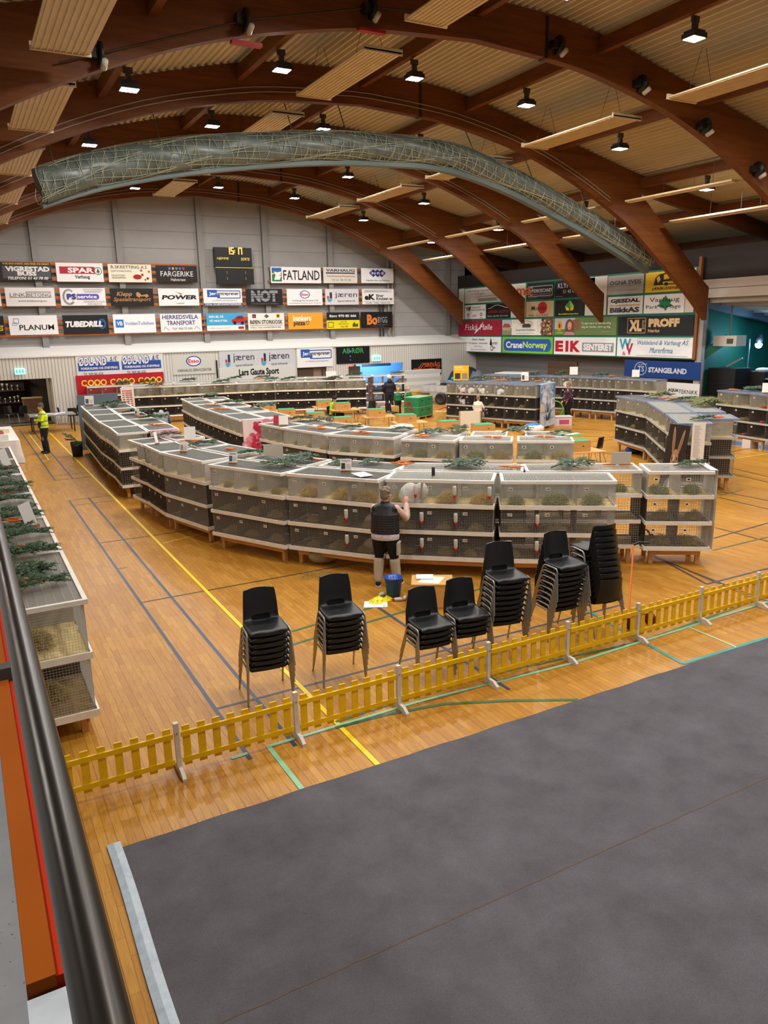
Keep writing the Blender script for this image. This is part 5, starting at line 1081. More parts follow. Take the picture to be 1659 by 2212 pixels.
for x, y, h_, lab in ((.62, 11.35, .34, 'grey acrylic card standing under the balcony beside carrots'), (.62, 17.0, .36, 'grey card standing far along under the balcony')):
    t = thing('breed_card', lab, 'card', (x, y, 1.5), R(60), 'breed cards on the cages'); q = MB().at(Matrix.Rotation(R(75), 4, 'X')); q.box(-.16, .03, -.004, .16, .03+h_, .004); q.build('sheet', mat('#a9a6a0', .4), t); q = MB(); q.box(-.12, -.04, 0, .12, .04, .04); q.build('wooden_foot', mat('#7a4a34', .6), t)
# water bottles
Bt = thing('water_bottle', '', 'bottle'); q = MB(); q.lathe([(0, .18), (.03, .18), (.034, .16), (.034, .05), (.02, .02)], 12); q.build('bottle_body', mat('#cfcdc4', .25), Bt); q = MB(); q.lathe([(.0, .03), (.026, .03), (.024, -.01), (.008, -.02), (.005, -.05), (0, -.05)], 10); q.build('cap', mat('#c0202c', .4), Bt)
first = True
for key, comp, tr, dx in [('F5', 0, 2, .2), ('F5', 1, 2, .26), ('F5', 2, 2, .24), ('F5', 0, 1, .3), ('F5', 1, 1, .28), ('F5', 0, 0, .3), ('F5', 1, 0, .28), ('F4', 1, 1, .28), ('F4', 1, 0, .28), ('F6', 0, 1, .28), ('F6', 0, 0, .28)]:
    Mw, w_, n, tiers, tops, d, bl = BAYS[key]; p = Mw @ Vector((w_*(comp+.5)/n+dx, -.045, tiers[tr][1]+.14)); rz = Mw.to_euler().z
    lab = f'drinking bottle with red cap, {ORD[comp]} pen, {("bottom", "middle", "top")[tr]} tier of the {ORD[int(key[1])]} front bay'
    if first: Bt.location = p; Bt.rotation_euler = (0, 0, rz); Bt['label'] = lab; Bt['group'] = 'drinking bottles'; first = False
    else: dup(Bt, p, rz, lab, 'drinking bottles')
# rabbits -------------------------------------------------------------------
def rabbit(key, comp, tier, c, label, sc_=1., dx=0., face=1, y=.3, fluffy=False):
    Mw, w_, n, tiers, tops, d, bl = BAYS[key]; p = Mw @ Vector((w_*(comp+.5)/n+dx, y, tiers[tier][1]-.02)); rz = Mw.to_euler().z
    t = thing('rabbit', label, 'rabbit', p, rz+(0 if face > 0 else math.pi)); t.scale = (sc_,)*3
    q = MB()
    if fluffy: t.scale = (sc_*.72, sc_*.95, sc_*1.0)
    q.ball((-.05, 0, .10), (.13, .09, .105), 16, 12); q.ball((-.1, 0, .09), (.1, .1, .09), 14, 10); q.ball((.05, 0, .1), (.09, .075, .085), 14, 10); q.ball((.15, 0, .16), (.065, .05, .055), 14, 10); q.ball((.195, 0, .15), (.035, .032, .03), 10, 8); q.ball((-.19, 0, .07), .035, 8, 6)
    for s_ in (-1, 1): q.ball((-.07, s_*.08, .03), (.08, .025, .03), 10, 6); q.ball((.1, s_*.04, .02), (.045, .02, .02), 8, 6)
    o = q.build('body', noisy('fur_'+c.strip('#'), c, c, 5, .95), t)
    rm = o.modifiers.new('fuse', 'REMESH'); rm.mode = 'VOXEL'; rm.voxel_size = .012; rm.use_smooth_shade = True
    sm_ = o.modifiers.new('soft', 'SMOOTH'); sm_.iterations = 6
    if fluffy: tx = o.modifiers.new('puff', 'DISPLACE'); tx.strength = .05; tx.mid_level = 0
    for s_ in (-1, 1):
        q = MB(); q.tube([(.12, s_*.02, .2), (.09, s_*.03, .26 if not fluffy else .22), (.04, s_*.035, .3 if not fluffy else .22)], .02, 8, True, [.012, .022, .008]); q.build('ear', mat(c, .9), t)
        q = MB(); q.ball((.17, s_*.045, .17), .009, 8, 6); q.build('eye', mat('#2a1412', .2), t)
    return t
rabbit('F5', 0, 2, '#f0eee8', 'big fluffy white rabbit in the pen numbered 127', 1.3, .12, 1, .2, True)
rabbit('F4', 2, 1, '#d9d3c6', 'pale rabbit behind the woman in the middle tier', 1.1, .1)
rabbit('F4', 2, 0, '#b9b0a2', 'grey-beige rabbit behind the woman in the bottom tier', 1.1, .05)
rabbit('F5', 1, 1, '#4a4440', 'dark rabbit lying in a middle-tier pen between two drinking bottles', 1.1, 0, -1)
rabbit('F5', 2, 1, '#3c3630', 'brown-black rabbit in the middle-tier end pen of the woman\'s bay', 1.1, 0)
rabbit('F7', 0, 0, '#3a342e', 'dark rabbit in the bottom pen of the see-through bay', .9, -.25, 1, .2)
for i, (k_, c_, tr, lab) in enumerate([('J0', 1, 2, 'white rabbit upright in the middle grey block by the trailer'), ('J0', 2, 2, 'white rabbit crouching in the middle grey block'), ('J1', 0, 2, 'white rabbit beside a grey divider in the middle grey block'), ('J1', 2, 2, 'white rabbit behind hay in the middle grey block'), ('J0', 1, 1, 'white rabbit in the middle tier, left of the boy'), ('J1', 0, 0, 'pale rabbit in the bottom tier behind the boy'), ('K2', 0, 2, 'white rabbit by the patterned jumper under the boards'), ('K2', 2, 2, 'white rabbit with a red bowl under the boards')]):
    if k_ in BAYS: rabbit(k_, min(c_, BAYS[k_][2]-1), tr, '#ecebe6', lab, 1.2, 0, 1 if i % 2 else -1, .22)
# red feeding bowls
first = None
for k_, c_, tr, lab in [('J0', 1, 2, 'under the white rabbits of the middle block'), ('K2', 1, 2, 'beside a white rabbit under the boards'), ('K3', 0, 1, 'in the middle tier under the boards'), ('M0', 2, 2, 'top tier near the stage'), ('M0', 2, 1, 'middle tier near the stage'), ('M0', 1, 0, 'bottom tier near the stage'), ('M1', 0, 0, 'bottom tier at the right photo edge'), ('K1', 1, 0, 'bottom tier behind the lady')]:
    if k_ not in BAYS: continue
    Mw, w_, n, tiers, tops, d, bl = BAYS[k_]; p = Mw @ Vector((w_*(min(c_, n-1)+.5)/n+.12, .1, tiers[tr][1]-.01))
    if first is None: q = MB(); q.lathe([(0, 0), (.06, 0), (.08, .07), (.074, .07), (.056, .012), (0, .012)], 14); o = q.build('feeding_bowl', mat('#c0202f', .4)); first = o
    else: o = first.copy(); col.objects.link(o)
    o.location = p; tag(o, f'red feeding bowl, {lab}', 'bowl', 'red feeding bowls')

# ================================================================ balcony rail and gallery edge
t = thing('balcony_railing', 'dark brushed round handrail above an orange balcony panel, closest to the camera', 'railing', (0, .3, 2.45))
q = MB(); q.tube([(.037, -.6, 1.08), (.037, 3, 1.08), (.037, 9, 1.08), (.037, 24, 1.08)], .0245, 28); 
km = NT('handrail', .3, .5, .85); f1 = km.noise(km.mapping((60, .4, 60)), 3, 3); km.out(km.ramp(f1, [(.3, '#2f2c29'), (.7, '#3d3935')])); q.build('handrail', km.m, t)
ob = noisy('orange_panel', '#7d3c04', '#884306', 2, .85, .1)
for i, (y0, y1) in enumerate(((.66, 1.68), (1.72, 3.2), (3.24, 5.2), (5.24, 8), (8.04, 12), (12.04, 20))):
    q = MB(); q.box(-.028, y0, .05, .008, y1, .85); q.build('panel', ob, t)
    q = MB(); q.box(.008, y0+.002, .05, .02, y1-.002, .845); q.build('panel_edge', mat('#9a2606', .8, 0, 0, .1), t)
q = MB(); q.box(-.03, -.8, 0, .022, .655, .83); q.build('end_post', noisy('post_paint', '#9aa0a6', '#b4b9be', 6, .5), t)
q = MB()
for y in (1.7, 5.2, 12): q.box(-.02, y-.02, 0, .02, y+.02, .88)
q.build('baluster', mat('#3a3532', .5), t)
q = MB(); q.box(-.056, -4, -.2, -.03, 24, .04); q.build('shadow_gap', mat('#0d0c0c', .7), t)  # black strip standing in for the shadowed gap beside the panel
k = NT('gallery_vinyl', .7, .3); n1 = k.noise(k.mapping(), 3.5, 4); v_ = k.n('ShaderNodeTexVoronoi'); v_.inputs['Scale'].default_value = 55; k.l(k.obj, v_.inputs['Vector'])
sp = k.math('LESS_THAN', v_.outputs['Distance'], .16); sel = k.math('LESS_THAN', k.noise(k.mapping((1, 1, 1), (0, 0, 0), (5, 3, 0)), 40, 2), .46)
k.out(k.mix(k.math('MULTIPLY', sp, sel), k.ramp(n1, [(.3, '#8e9195'), (.7, '#a1a4a8')]), lin('#4a4c50')))
q = MB(); q.box(-4, -4, 2.25, -.056, 24, 2.45); struct(q.build('floor_gallery', k.m))
q = MB(); q.box(-.2, -4, 0, -.1, 24, 2.25); struct(q.build('wall_gallery', mat('#9a958c', .6)))
# ================================================================ picket fence
PY_ = noisy('fence_paint', '#f0c61a', '#e2b512', 8, .5); WH_ = noisy('post_white', '#dedad2', '#c9c4ba', 10, .6)
FX = [1.36+1.212*i for i in range(-1, 9)]
fs = None; fp = None
for i in range(9):
    lab = f'yellow picket fence panel, {ORD[i]} from the balcony end of the fence'
    if fs is None:
        fs = thing('picket_fence', lab, 'fence', (FX[0], 6.74, 0), 0, 'yellow picket fence panels')
        for z in (.13, .4): q = MB(); q.box(.035, -.03, z-.025, 1.175, -.008, z+.025); q.build('rail', PY_, fs)
        for j in range(8): x = .09+j*.147; q = MB(); q.box(x-.036, -.008, .06, x+.036, .008, .475); q.build('picket', PY_, fs)
    else: dup(fs, (FX[i], 6.74, 0), 0, lab)
for i in range(10):
    lab = f'white fence post on a long foot, {ORD[i]} from the balcony end of the yellow fence'
    if fp is None:
        fp = thing('fence_stand', lab, 'post', (FX[0], 6.74, 0), 0, 'white fence posts')
        q = MB(); q.box(-.022, -.022, .03, .022, .022, .52); q.build('upright', WH_, fp)
        q = MB().at(Matrix.Rotation(R(90), 4, 'Z') @ Matrix.Rotation(R(90), 4, 'X')); q.prism([(-.2, 0), (.2, 0), (.2, .03), (.12, .075), (-.12, .075), (-.2, .03)], -.018, .018); q.build('foot', WH_, fp)
        q = MB(); q.ball((0, -.03, .42), .008, 8, 6); q.build('bolt', mat('#7a766e', .4, .6), fp)
    else: dup(fp, (FX[i], 6.74, 0), 0, lab)
# ================================================================ stacking chairs
BLK = mat('#131416', .38, 0, 0, .5); CHR = mat('#a9a59e', .33, .8)
def chair_shell():
    bm = bmesh.new(); nu, nv = 16, 26
    prof = []   # (y, z, halfwidth, dish)
    ctrl = [(-.235, .40, .195, 0), (-.235, .425, .205, .0), (-.21, .442, .218, .0), (-.1, .438, .225, .006), (.04, .428, .222, .012), (.13, .428, .212, .016), (.175, .445, .205, .018), (.205, .49, .2, .02), (.225, .58, .198, .022), (.245, .70, .19, .024), (.26, .785, .178, .024), (.262, .80, .165, .024)]
    for i in range(nv+1):
        f_ = i/nv*(len(ctrl)-1); a = min(int(f_), len(ctrl)-2); g = f_-a
        p0, p1, p2, p3 = ctrl[max(a-1, 0)], ctrl[a], ctrl[a+1], ctrl[min(a+2, len(ctrl)-1)]
        prof.append([.5*((2*p1[k_])+(p2[k_]-p0[k_])*g+(2*p0[k_]-5*p1[k_]+4*p2[k_]-p3[k_])*g*g+(3*p1[k_]-p0[k_]-3*p2[k_]+p3[k_])*g**3) for k_ in range(4)])
    V = [[None]*(nu+1) for _ in range(nv+1)]
    for i, (y, z, hw, ds) in enumerate(prof):
        ta = max(0, min(1, (i-nv*.45)/(nv*.2)))
        for j in range(nu+1):
            s_ = -1+2*j/nu; c_ = s_*s_
            V[i][j] = bm.verts.new((hw*s_, y-ta*ds*2.2*c_+(0.03*c_ if i < 4 else 0), z+(1-ta)*(ds*c_*1.4-.012*c_*c_ if i > 3 else -.006*c_)))
    for i in range(nv):
        for j in range(nu):
            if i in (14, 15) and (4 <= j <= 11): continue
            bm.faces.new((V[i][j], V[i][j+1], V[i+1][j+1], V[i+1][j]))
    bmesh.ops.recalc_face_normals(bm, faces=bm.faces)
    r_ = bmesh.ops.solidify(bm, geom=bm.faces[:], thickness=.009)
    for f_ in bm.faces: f_.smooth = True
    me = bpy.data.meshes.new('seat_shell'); bm.to_mesh(me); bm.free(); me.materials.append(BLK); return me
SHELL = chair_shell()
def rnd(P, r, n=5):
    """polyline with rounded corners"""
    P = [Vector(p) for p in P]; o = [P[0]]
    for a, b, c in zip(P, P[1:], P[2:]):
        d1 = (a-b).normalized(); d2 = (c-b).normalized(); p = b+d1*r; q_ = b+d2*r
        for i in range(n+1): f_ = i/n; o.append(p.lerp(b, f_).lerp(b.lerp(q_, f_), f_))
    o.append(P[-1]); return o
CH = thing('stacking_chair', '', 'chair'); o = bpy.data.objects.new('seat_shell', SHELL); col.objects.link(o); o.parent = CH
for s_ in (-1, 1):
    q = MB(); q.tube(rnd([(s_*.262, -.245, 0), (s_*.238, -.19, .425), (s_*.236, .1, .418), (s_*.262, .26, 0)], .05), .011, 8); q.build('side_frame', CHR, CH)
q = MB(); q.tube([(-.236, -.12, .405), (0, -.12, .398), (.236, -.12, .405)], .009, 6); q.build('cross_bar', CHR, CH)
CUSED = [0]
def chair(loc, rz, lab, group):
    if not CUSED[0]: CH.location = loc; CH.rotation_euler = (0, 0, rz); CH['label'] = lab; CH['group'] = group; CUSED[0] = 1; return CH
    return dup(CH, loc, rz, lab, group)
def stack(x, yl, n, rz, name):
    """x, yl: front lip of the bottom chair"""
    rz = R(rz); fx, fy = math.sin(rz), -math.cos(rz)
    for i in range(n):
        c_ = i*.022; k_ = n-1-i
        lab = f'{"topmost" if k_ == 0 else "bottom" if i == 0 else ORD[k_]+" from top"} black plastic chair of {name}'
        chair((x-fx*.235+fx*c_, yl-fy*.235+fy*c_, i*.0775), rz, lab, 'stacked black chairs')
stack(2.62, 7.62, 7, -7, 'the stack over the yellow floor line')
stack(3.54, 7.60, 7, -9, 'the stack before the paper and yellow bag')
stack(4.54, 7.16, 4, -5, 'the low stack in front of the wooden box')
stack(5.09, 7.20, 4, -9, 'the low stack touching the ten-high stack')
stack(5.68, 7.28, 9, -12, 'the tall stack with the low stack beside it')
stack(6.64, 7.28, 9, -5, 'the tall stack overlapped by the reversed one')
stack(7.30, 7.50, 10, 172, 'the reversed stack seen from behind')
# red equipment wheel behind the fence
for x, lab in ((7.62, 'dark red wheel on the floor behind the fence, beside the reversed stack'), (7.98, 'dark red wheel behind the fence, right of the fence post')):
    q = MB().at(Matrix.Translation((x, 7.03, .085)) @ Matrix.Rotation(R(90), 4, 'Y')); q.lathe([(0, -.025), (.045, -.025), (.045, -.015), (.085, -.03), (.085, .03), (.045, .015), (.045, .025), (0, .025)], 20); tag(q.build('red_disc', mat('#6a1418', .5)), lab, 'wheel')
q = MB(); q.tube([(7.62, 7.25, .0), (7.9, 7.35, .02), (8.35, 7.75, .85), (8.4, 7.8, .9)], .014, 6); q.slot(1); q.tube([(8.4, 7.8, .9), (8.5, 7.78, .93), (8.62, 7.7, .92)], .018, 6); 
tag(q.build('scooter_handle', [mat('#d8682a', .5), mat('#1a1a1c', .5)]), 'orange handle shaft with black grip behind the reversed chair stack', 'handle')  # shaft and grip of a scooter handle
# ================================================================ things by the woman
t = thing('bucket', 'blue plastic bucket on the floor at the woman\'s feet', 'bucket', (5.53, 9.95, 0)); q = MB(); q.lathe([(0, .004), (.105, .004), (.14, .3), (.147, .3), (.147, .312), (.134, .312), (.1, .012), (0, .012)], 28); q.build('tub', mat('#1f4fb0', .35), t)
q = MB(); q.tube([(.147*math.cos(g), -.02+.147*math.sin(g)*.7-.03, .3-.11*math.sin(g)) for g in [math.pi*j/14 for j in range(15)]], .005, 6); q.at(Matrix.Rotation(R(200), 4, 'Z')); q.build('handle', mat('#1a1a1f', .5), t)
q = MB()
for j in range(3): q.tube(rnd([(-.05+.04*j, -.02, .2), (-.07+.05*j, .02, .33), (.02+.03*j, .05, .31), (.03+.03*j, .02, .2)], .03), .006, 6)
q.build('hose', mat('#a9c8e8', .3), t)
q = MB(); q.add([(0, 0, .004), (.36, .04, .004), (.33, .3, .006), (-.02, .27, .004)], [(0, 1, 2, 3)]); q.slot(1)
for j in range(14): x, y = .05+.26*random.random(), .04+.2*random.random(); q.add([(x, y, .0062), (x+.02, y, .0062), (x+.02, y+.008, .0062), (x, y+.008, .0062)], [(0, 1, 2, 3)])
tag(q.build('paper_sheet', [mat('#e8e8ec', .6), mat('#4a5a8a', .6)], None, (4.88, 9.72, .002), (0, 0, R(-35))), 'white printed sheet lying on the floor left of the yellow bag', 'paper')
q = MB(); q.smooth = True; random.seed(4); nx = 14
vs = [((a/nx-.5)*.42+.02*math.sin(b*1.3), (b/nx-.5)*.26+.02*math.sin(a*1.7), .004+.075*max(0, 1-((a/nx-.5)**2+(b/nx-.5)**2)*4.2)*(.8+.2*random.random())) for b in range(nx+1) for a in range(nx+1)]
q.add(vs, [(b*(nx+1)+a, b*(nx+1)+a+1, (b+1)*(nx+1)+a+1, (b+1)*(nx+1)+a) for b in range(nx) for a in range(nx)]); q.slot(1); q.ball((.05, -.01, .062), (.055, .045, .018), 10, 6); q.slot(2); q.ball((.15, .09, .05), (.07, .04, .025), 10, 6)
tag(q.build('plastic_bag', [mat('#e6dc1c', .35), mat('#3a3220', .4), mat('#c9c6bc', .5)], None, (5.24, 9.86, .002), (0, 0, R(20))), 'crumpled yellow plastic bag with dark contents beside the bucket', 'bag')
b_ = dup(Bt, (5.4, 9.74, .03), (R(90), R(20), R(60)), 'clear drinking bottle with red cap lying by the blue bucket', 'drinking bottles', .8)
dup(Bt, (5.64, 9.76, .035), (R(90), 0, R(-40)), 'second bottle with red cap half behind the bucket', 'drinking bottles', .8)
t = thing('wooden_box', 'pale plywood box holding papers behind the low chair stacks', 'box', (5.86, 9.34, 0), R(-32))
q = MB(); q.box(-.3, -.22, 0, .3, .22, .015); q.box(-.3, -.22, 0, .3, -.2, .36); q.box(-.3, .2, 0, .3, .22, .36); q.box(-.3, -.2, 0, -.28, .2, .36); q.box(.28, -.2, 0, .3, .2, .36); q.box(-.31, -.23, .36, .31, .23, .38); q.build('crate', wood('plywood', '#c99a55', '#d9ad6a', (1, 1, 4), .5), t)
q = MB(); q.add([(-.22, -.15, .424), (.1, -.2, .424), (.2, .1, .426), (-.1, .17, .426)], [(0, 1, 2, 3)]); tag(q.build('paper_sheet', mat('#e6e0d0', .6), None, (5.86, 9.34, -.04), (0, 0, R(-32))), 'cream paper sheet lying on the plywood box lid', 'paper')
q = MB(); q.at(Matrix.Translation((5.78, 9.42, .388)) @ Matrix.Rotation(R(-32), 4, 'Z')); q.box(-.13, -.03, 0, .13, .17, .012); tag(q.build('paper_sheet', mat('#eeeef2', .6)), 'white sheet stack on top of the cream paper on the plywood box', 'paper')
q = hay_mesh(31, 90, .3, .2, .03); tag(q.build('hay_litter', HAYM[0], None, (4.9, 11.5, 0)), 'loose hay strewn on the floor under the front cages', 'hay', None, 'stuff')
q = MB(); q.at(Matrix.Translation((5.35, 12.1, .17))); q.ball((0, 0, 0), (.34, .2, .17), 12, 8); tag(q.build('feed_sack', noisy('sack', '#a39674', '#8a7d5e', 8, .9)), 'full beige sack lying under the fifth front cage bay', 'sack')
# paper lying on the front row, under the angora card
q = MB(); q.add([(-.16, -.12, .02), (.16, -.14, .0), (.2, .1, .03), (-.1, .14, .05), (0, -.02, .06)], [(0, 1, 4), (1, 2, 4), (2, 3, 4), (3, 0, 4)]); p = PZ(780, 1028, 1.66); tag(q.build('paper_sheet', mat('#eeece8', .6), None, (p.x, p.y, 1.66), (0, 0, .4)), 'crumpled white paper hanging over the front lid beside the angora card', 'paper')
p = PZ(936, 1028, 1.66); q = MB(); q.box(-.025, -.012, 0, .025, .012, .14); q.slot(1); q.ball((0, 0, .13), .03, 10, 6); tag(q.build('lid_clamp', [mat('#1c1c1e', .5), mat('#3a3a3c', .4)], None, (p.x, p.y, 1.66)), 'small black upright clamp on the lid of the sixth front bay', 'clamp')
# striped green towel on the second block
p = PZ(1225, 938, 1.67); q = MB()
for j in range(5): q.slot(j % 2); q.add([(-.22, -.3+j*.12, .02+.01*math.sin(j)), (.22, -.34+j*.12, .015), (.22, -.22+j*.12, .015+.01*math.sin(j+1)), (-.22, -.18+j*.12, .02+.01*math.sin(j+1))], [(0, 1, 2, 3)])
tag(q.build('towel', [mat('#2f8a5c', .85), mat('#cfe6d6', .85)], None, (p.x, p.y, 1.665), (0, 0, .3)), 'green and white striped towel on the end of the second block', 'towel')
for a, b, h_, lab in ((1524, 898, .5, 'long white paper list clipped to the corner cage of the short block'),):
    M_ = Matrix.Translation((14.74, 11.96, .95)) @ Matrix.Rotation(math.atan2(-.5, .55), 4, 'Z') @ Matrix.Rotation(R(90), 4, 'X')
    q = MB().at(M_); q.box(-.13, 0, .09, .15, .86, .094); q.slot(1)
    for j in range(30): q.add([(-.09, .06+j*.025, .0955), (-.09+.1+.1*random.random(), .06+j*.025, .0955), (.02, .07+j*.025, .0955), (-.09, .07+j*.025, .0955)], [(0, 1, 2, 3)])
    tag(q.build('paper_list', [mat('#e6e2dc', .6), mat('#a9a6a4', .6)]), lab, 'paper')
# ================================================================ judging tables in the middle
PLY = wood('box_ply', '#b98a4c', '#cda062', (1, 1, 4), .55); GRT = mat('#3f8f62', .8)
TB = thing('folding_table', '', 'table')
q = MB(); q.box(-.6, -.4, .715, .6, .4, .74); q.build('tabletop', wood('table_wood', '#c79350', '#d6a765', (1, 3, 1), .45), TB)
for x in (-.5, .5):
    for y in (-.33, .33): q = MB(); q.tube([(x*.9, y*.9, .715), (x, y, 0)], .012, 6); q.build('leg', mat('#8f8a80', .4, .6), TB)
BX = thing('judging_box', '', 'box')
q = MB(); q.box(-.32, -.26, 0, .32, .26, .27); q.build('box_body', PLY, BX); q = MB(); q.box(-.315, -.255, .27, .315, .255, .282); q.build('green_lining', GRT, BX)
q = MB(); q.ball((.1, -.262, .15), (.03, .004, .015), 10, 6); q.build('finger_hole', mat('#2a1c10'), BX)
tb = [(11.2, 30.4), (11.2, 28.3), (11.6, 26.4), (11.75, 24.4), (13.9, 30.7), (14.0, 29.1), (13.95, 26.0), (13.95, 23.7), (14.1, 21.2), (14.5, 19.8), (14.4, 15.45)]
pl = ['behind the heart cloth, farthest of the left column', 'second of the left column', 'behind the white card, third of the left column', 'nearest of the left column', 'farthest, before the rear cages', 'beside the seated person in yellow', 'fourth from the near end of the right column', 'with the paper pile beside it', 'near the straw bale', 'behind the cream sign', 'half hidden behind the end of the second block']
for i, (x, y) in enumerate(tb):
    if i: dup(TB, (x, y, 0), R(-15), f'folding table under the plywood box {pl[i]}', 'judging tables'); dup(BX, (x-.1, y+.05, .74), R(-15), f'green-topped plywood box {pl[i]}', 'judging boxes')
    else:
        TB.location = (x, y, 0); TB.rotation_euler.z = R(-15); TB['label'] = f'folding table under the plywood box {pl[0]}'; TB['group'] = 'judging tables'
        BX.location = (x-.1, y+.05, .74); BX.rotation_euler.z = R(-15); BX['label'] = f'green-topped plywood box {pl[0]}'; BX['group'] = 'judging boxes'
for a, b, rz, lab in ((783, 915, 60, 'by the paper pile, turned sideways'), (672, 897, 60, 'left of the farthest judging table'), (725, 900, 200, 'between the judging tables'), (714, 912, 200, 'near the plywood box with a white card'), (800, 905, -60, 'right of the seated person'), (752, 903, 150, 'in front of the seated person'), (1283, 1000, 200, 'under the table at the end of the second block'), (846, 912, 20, 'behind the paper pile'), (1012, 925, 200, 'beside the cream sign')):
    p = PZ(a, b); chair((p.x, p.y, 0), R(rz), f'black chair {lab}', 'chairs among the judging tables')
p = PZ(855, 926, .74)
tq = dup(TB, (p.x, p.y, 0), R(-15), 'folding table under the white paper pile', 'judging tables')
for j in range(5):
    q = MB(); q.at(Matrix.Translation((p.x+random.uniform(-.3, .3), p.y+random.uniform(-.2, .2), .745+j*.02)) @ Matrix.Rotation(random.uniform(0, 3), 4, 'Z')); q.box(-.3, -.22, 0, .3, .22, .02); tag(q.build('paper_stack', mat('#e4e2de', .6)), f'white paper stack, {ORD[j]} from the bottom of the pile on the folding table', 'paper', 'paper pile')
p = PZ(671, 905, .74); q = MB(); q.box(-.15, -.01, 0, .15, .01, .4); tag(q.build('white_card', mat('#e6e2d8', .6), None, (p.x, p.y, .745), (0, 0, R(-30))), 'white upright card before the plywood boxes of the left column', 'card')
p = PZ(1015, 950); q = MB(); q.box(-.4, -.02, .1, .4, .02, 1.05); q.slot(1); q.box(-.4, -.03, 0, -.36, .03, 1.05); q.box(.36, -.03, 0, .4, .03, 1.05)
tag(q.build('blank_sign', [mat('#d8d2bc', .6), mat('#a89a78', .6)], None, (p.x, p.y, 0), (0, 0, R(-25))), 'large blank cream panel standing behind the second block', 'panel')
# green crates on a pallet, straw, trailer and piles
gx, gy, grz = 18.1, 29.9, R(28)
Mg = Matrix.Translation((gx, gy, 0)) @ Matrix.Rotation(grz, 4, 'Z')
t = thing('pallet', 'wooden pallet under the green crates', 'pallet', (gx, gy, 0), grz); q = MB()
for x in (-.6, 0, .6): q.box(x-.05, -.4, 0, x+.05, .4, .1)
q.build('runner', PINE, t); q = MB()
for y in (-.36, -.18, 0, .18, .36): q.box(-.65, y-.06, .1, .65, y+.06, .12)
q.build('deck_board', PINE, t)
G1 = noisy('green_crate', '#1f7a4c', '#2a8a58', 3, .45)
first = None
for iz in (0, 1):
    for ix in (0, 1):
        lab = f'{("lower", "upper")[iz]} green crate on the pallet, {("near the red sack truck", "on the trailer side")[ix]}'
        loc = Mg @ Vector((-.32+.64*ix, 0, .12+.43*iz))
        if first is None:
            first = thing('green_crate', lab, 'crate', loc, grz, 'green crates'); q = MB(); q.box(-.31, -.38, 0, .31, .38, .4); q.build('crate_body', G1, first); q = MB(); q.box(-.315, -.385, .4, .315, .385, .425); q.build('lid', mat('#7fb08c', .5), first); q = MB(); q.box(-.08, -.39, .26, .08, -.375, .3); q.build('grip', mat('#0f4a2c', .5), first)
        else: dup(first, loc, grz, lab)
q = MB(); q.bar((17.5, 29.5, .05), (17.35, 29.75, .8), .05, .03); q.bar((17.65, 29.4, .05), (17.5, 29.65, .8), .05, .03); q.bar((17.35, 29.75, .78), (17.5, 29.65, .78), .04); tag(q.build('sack_truck', mat('#b81f2c', .45)), 'red sack truck leaning on the green crates', 'sack truck')
def bale(px_, py_, s_, lab, zr):
    p = PZ(px_, py_); q = hay_mesh(int(px_), 260, s_*.5, s_*.34, s_*.6, .006); q.box(-s_*.42, -s_*.28, 0, s_*.42, s_*.28, s_*.5); tag(q.build('straw_bale', HAYM[2], None, (p.x, p.y, 0), (0, 0, zr)), lab, 'straw', 'straw bales')
bale(842, 898, .9, 'straw bale beside the bark cloth', .3); bale(955, 910, .9, 'straw bale with a pink tool on it near the boy', .8); bale(905, 868, 1.2, 'low straw heap beside the trailer wheels', .2)
q = MB(); q.tube([(-.2, 0, 0), (.2, .1, .1), (.3, .1, .05)], .03, 8); p = PZ(955, 910)+Vector((0, 0, .52)); tag(q.build('pink_rake', mat('#c8506a', .5), None, (p.x, p.y, .5)), 'pink tool handle lying on the straw bale', 'tool')
t = thing('trailer', 'grey aluminium twin-axle trailer parked in front of the slatted wall', 'trailer', (22.95, 34.2, 0), R(-62))
AL = noisy('aluminium', '#a9abac', '#c2c4c5', 5, .4, .5)
q = MB(); q.box(-1.6, -.8, .6, 1.6, .8, .66); q.build('bed', AL, t)
for nm, bx_ in (('side_board', (-1.6, -.82, .66, 1.6, -.78, 1.0)), ('side_board', (-1.6, .78, .66, 1.6, .82, 1.0)), ('end_board', (-1.62, -.8, .66, -1.58, .8, 1.0)), ('end_board', (1.58, -.8, .66, 1.62, .8, 1.0))): q = MB(); q.box(*bx_); q.build(nm, AL, t)
for x in (-.4, .35):
    for y in (-.8, .8): q = MB().at(Matrix.Translation((x, y, .31)) @ Matrix.Rotation(R(90), 4, 'X')); q.lathe([(.0, -.06), (.17, -.06), (.19, -.09), (.3, -.09), (.31, 0), (.3, .09), (.19, .09), (.17, .06), (0, .06)], 22); q.build('wheel', mat('#2a2826', .6), t)
q = MB(); q.bar((1.6, 0, .5), (2.6, 0, .45), .08); q.build('drawbar', mat('#6a6c6e', .4, .6), t)
random.seed(8)
tr_ = Matrix.Translation((22.95, 34.2, 0)) @ Matrix.Rotation(R(-62), 4, 'Z')
for j in range(5):
    q = MB().at(tr_ @ Matrix.Translation((-.3+.1*j, 0, .68+j*.11)) @ Matrix.Rotation(.08*j, 4, 'Z')); q.box(-.8+.05*j, -.5, 0, .8-.05*j, .5, .09); tag(q.build('loaded_board', mat(('#6a5040', '#3a3634', '#8a6a50', '#2c2a2a', '#5f7a86')[j], .6)), f'board loaded on the trailer, {ORD[j]} from the bottom', 'board', 'boards on the trailer')
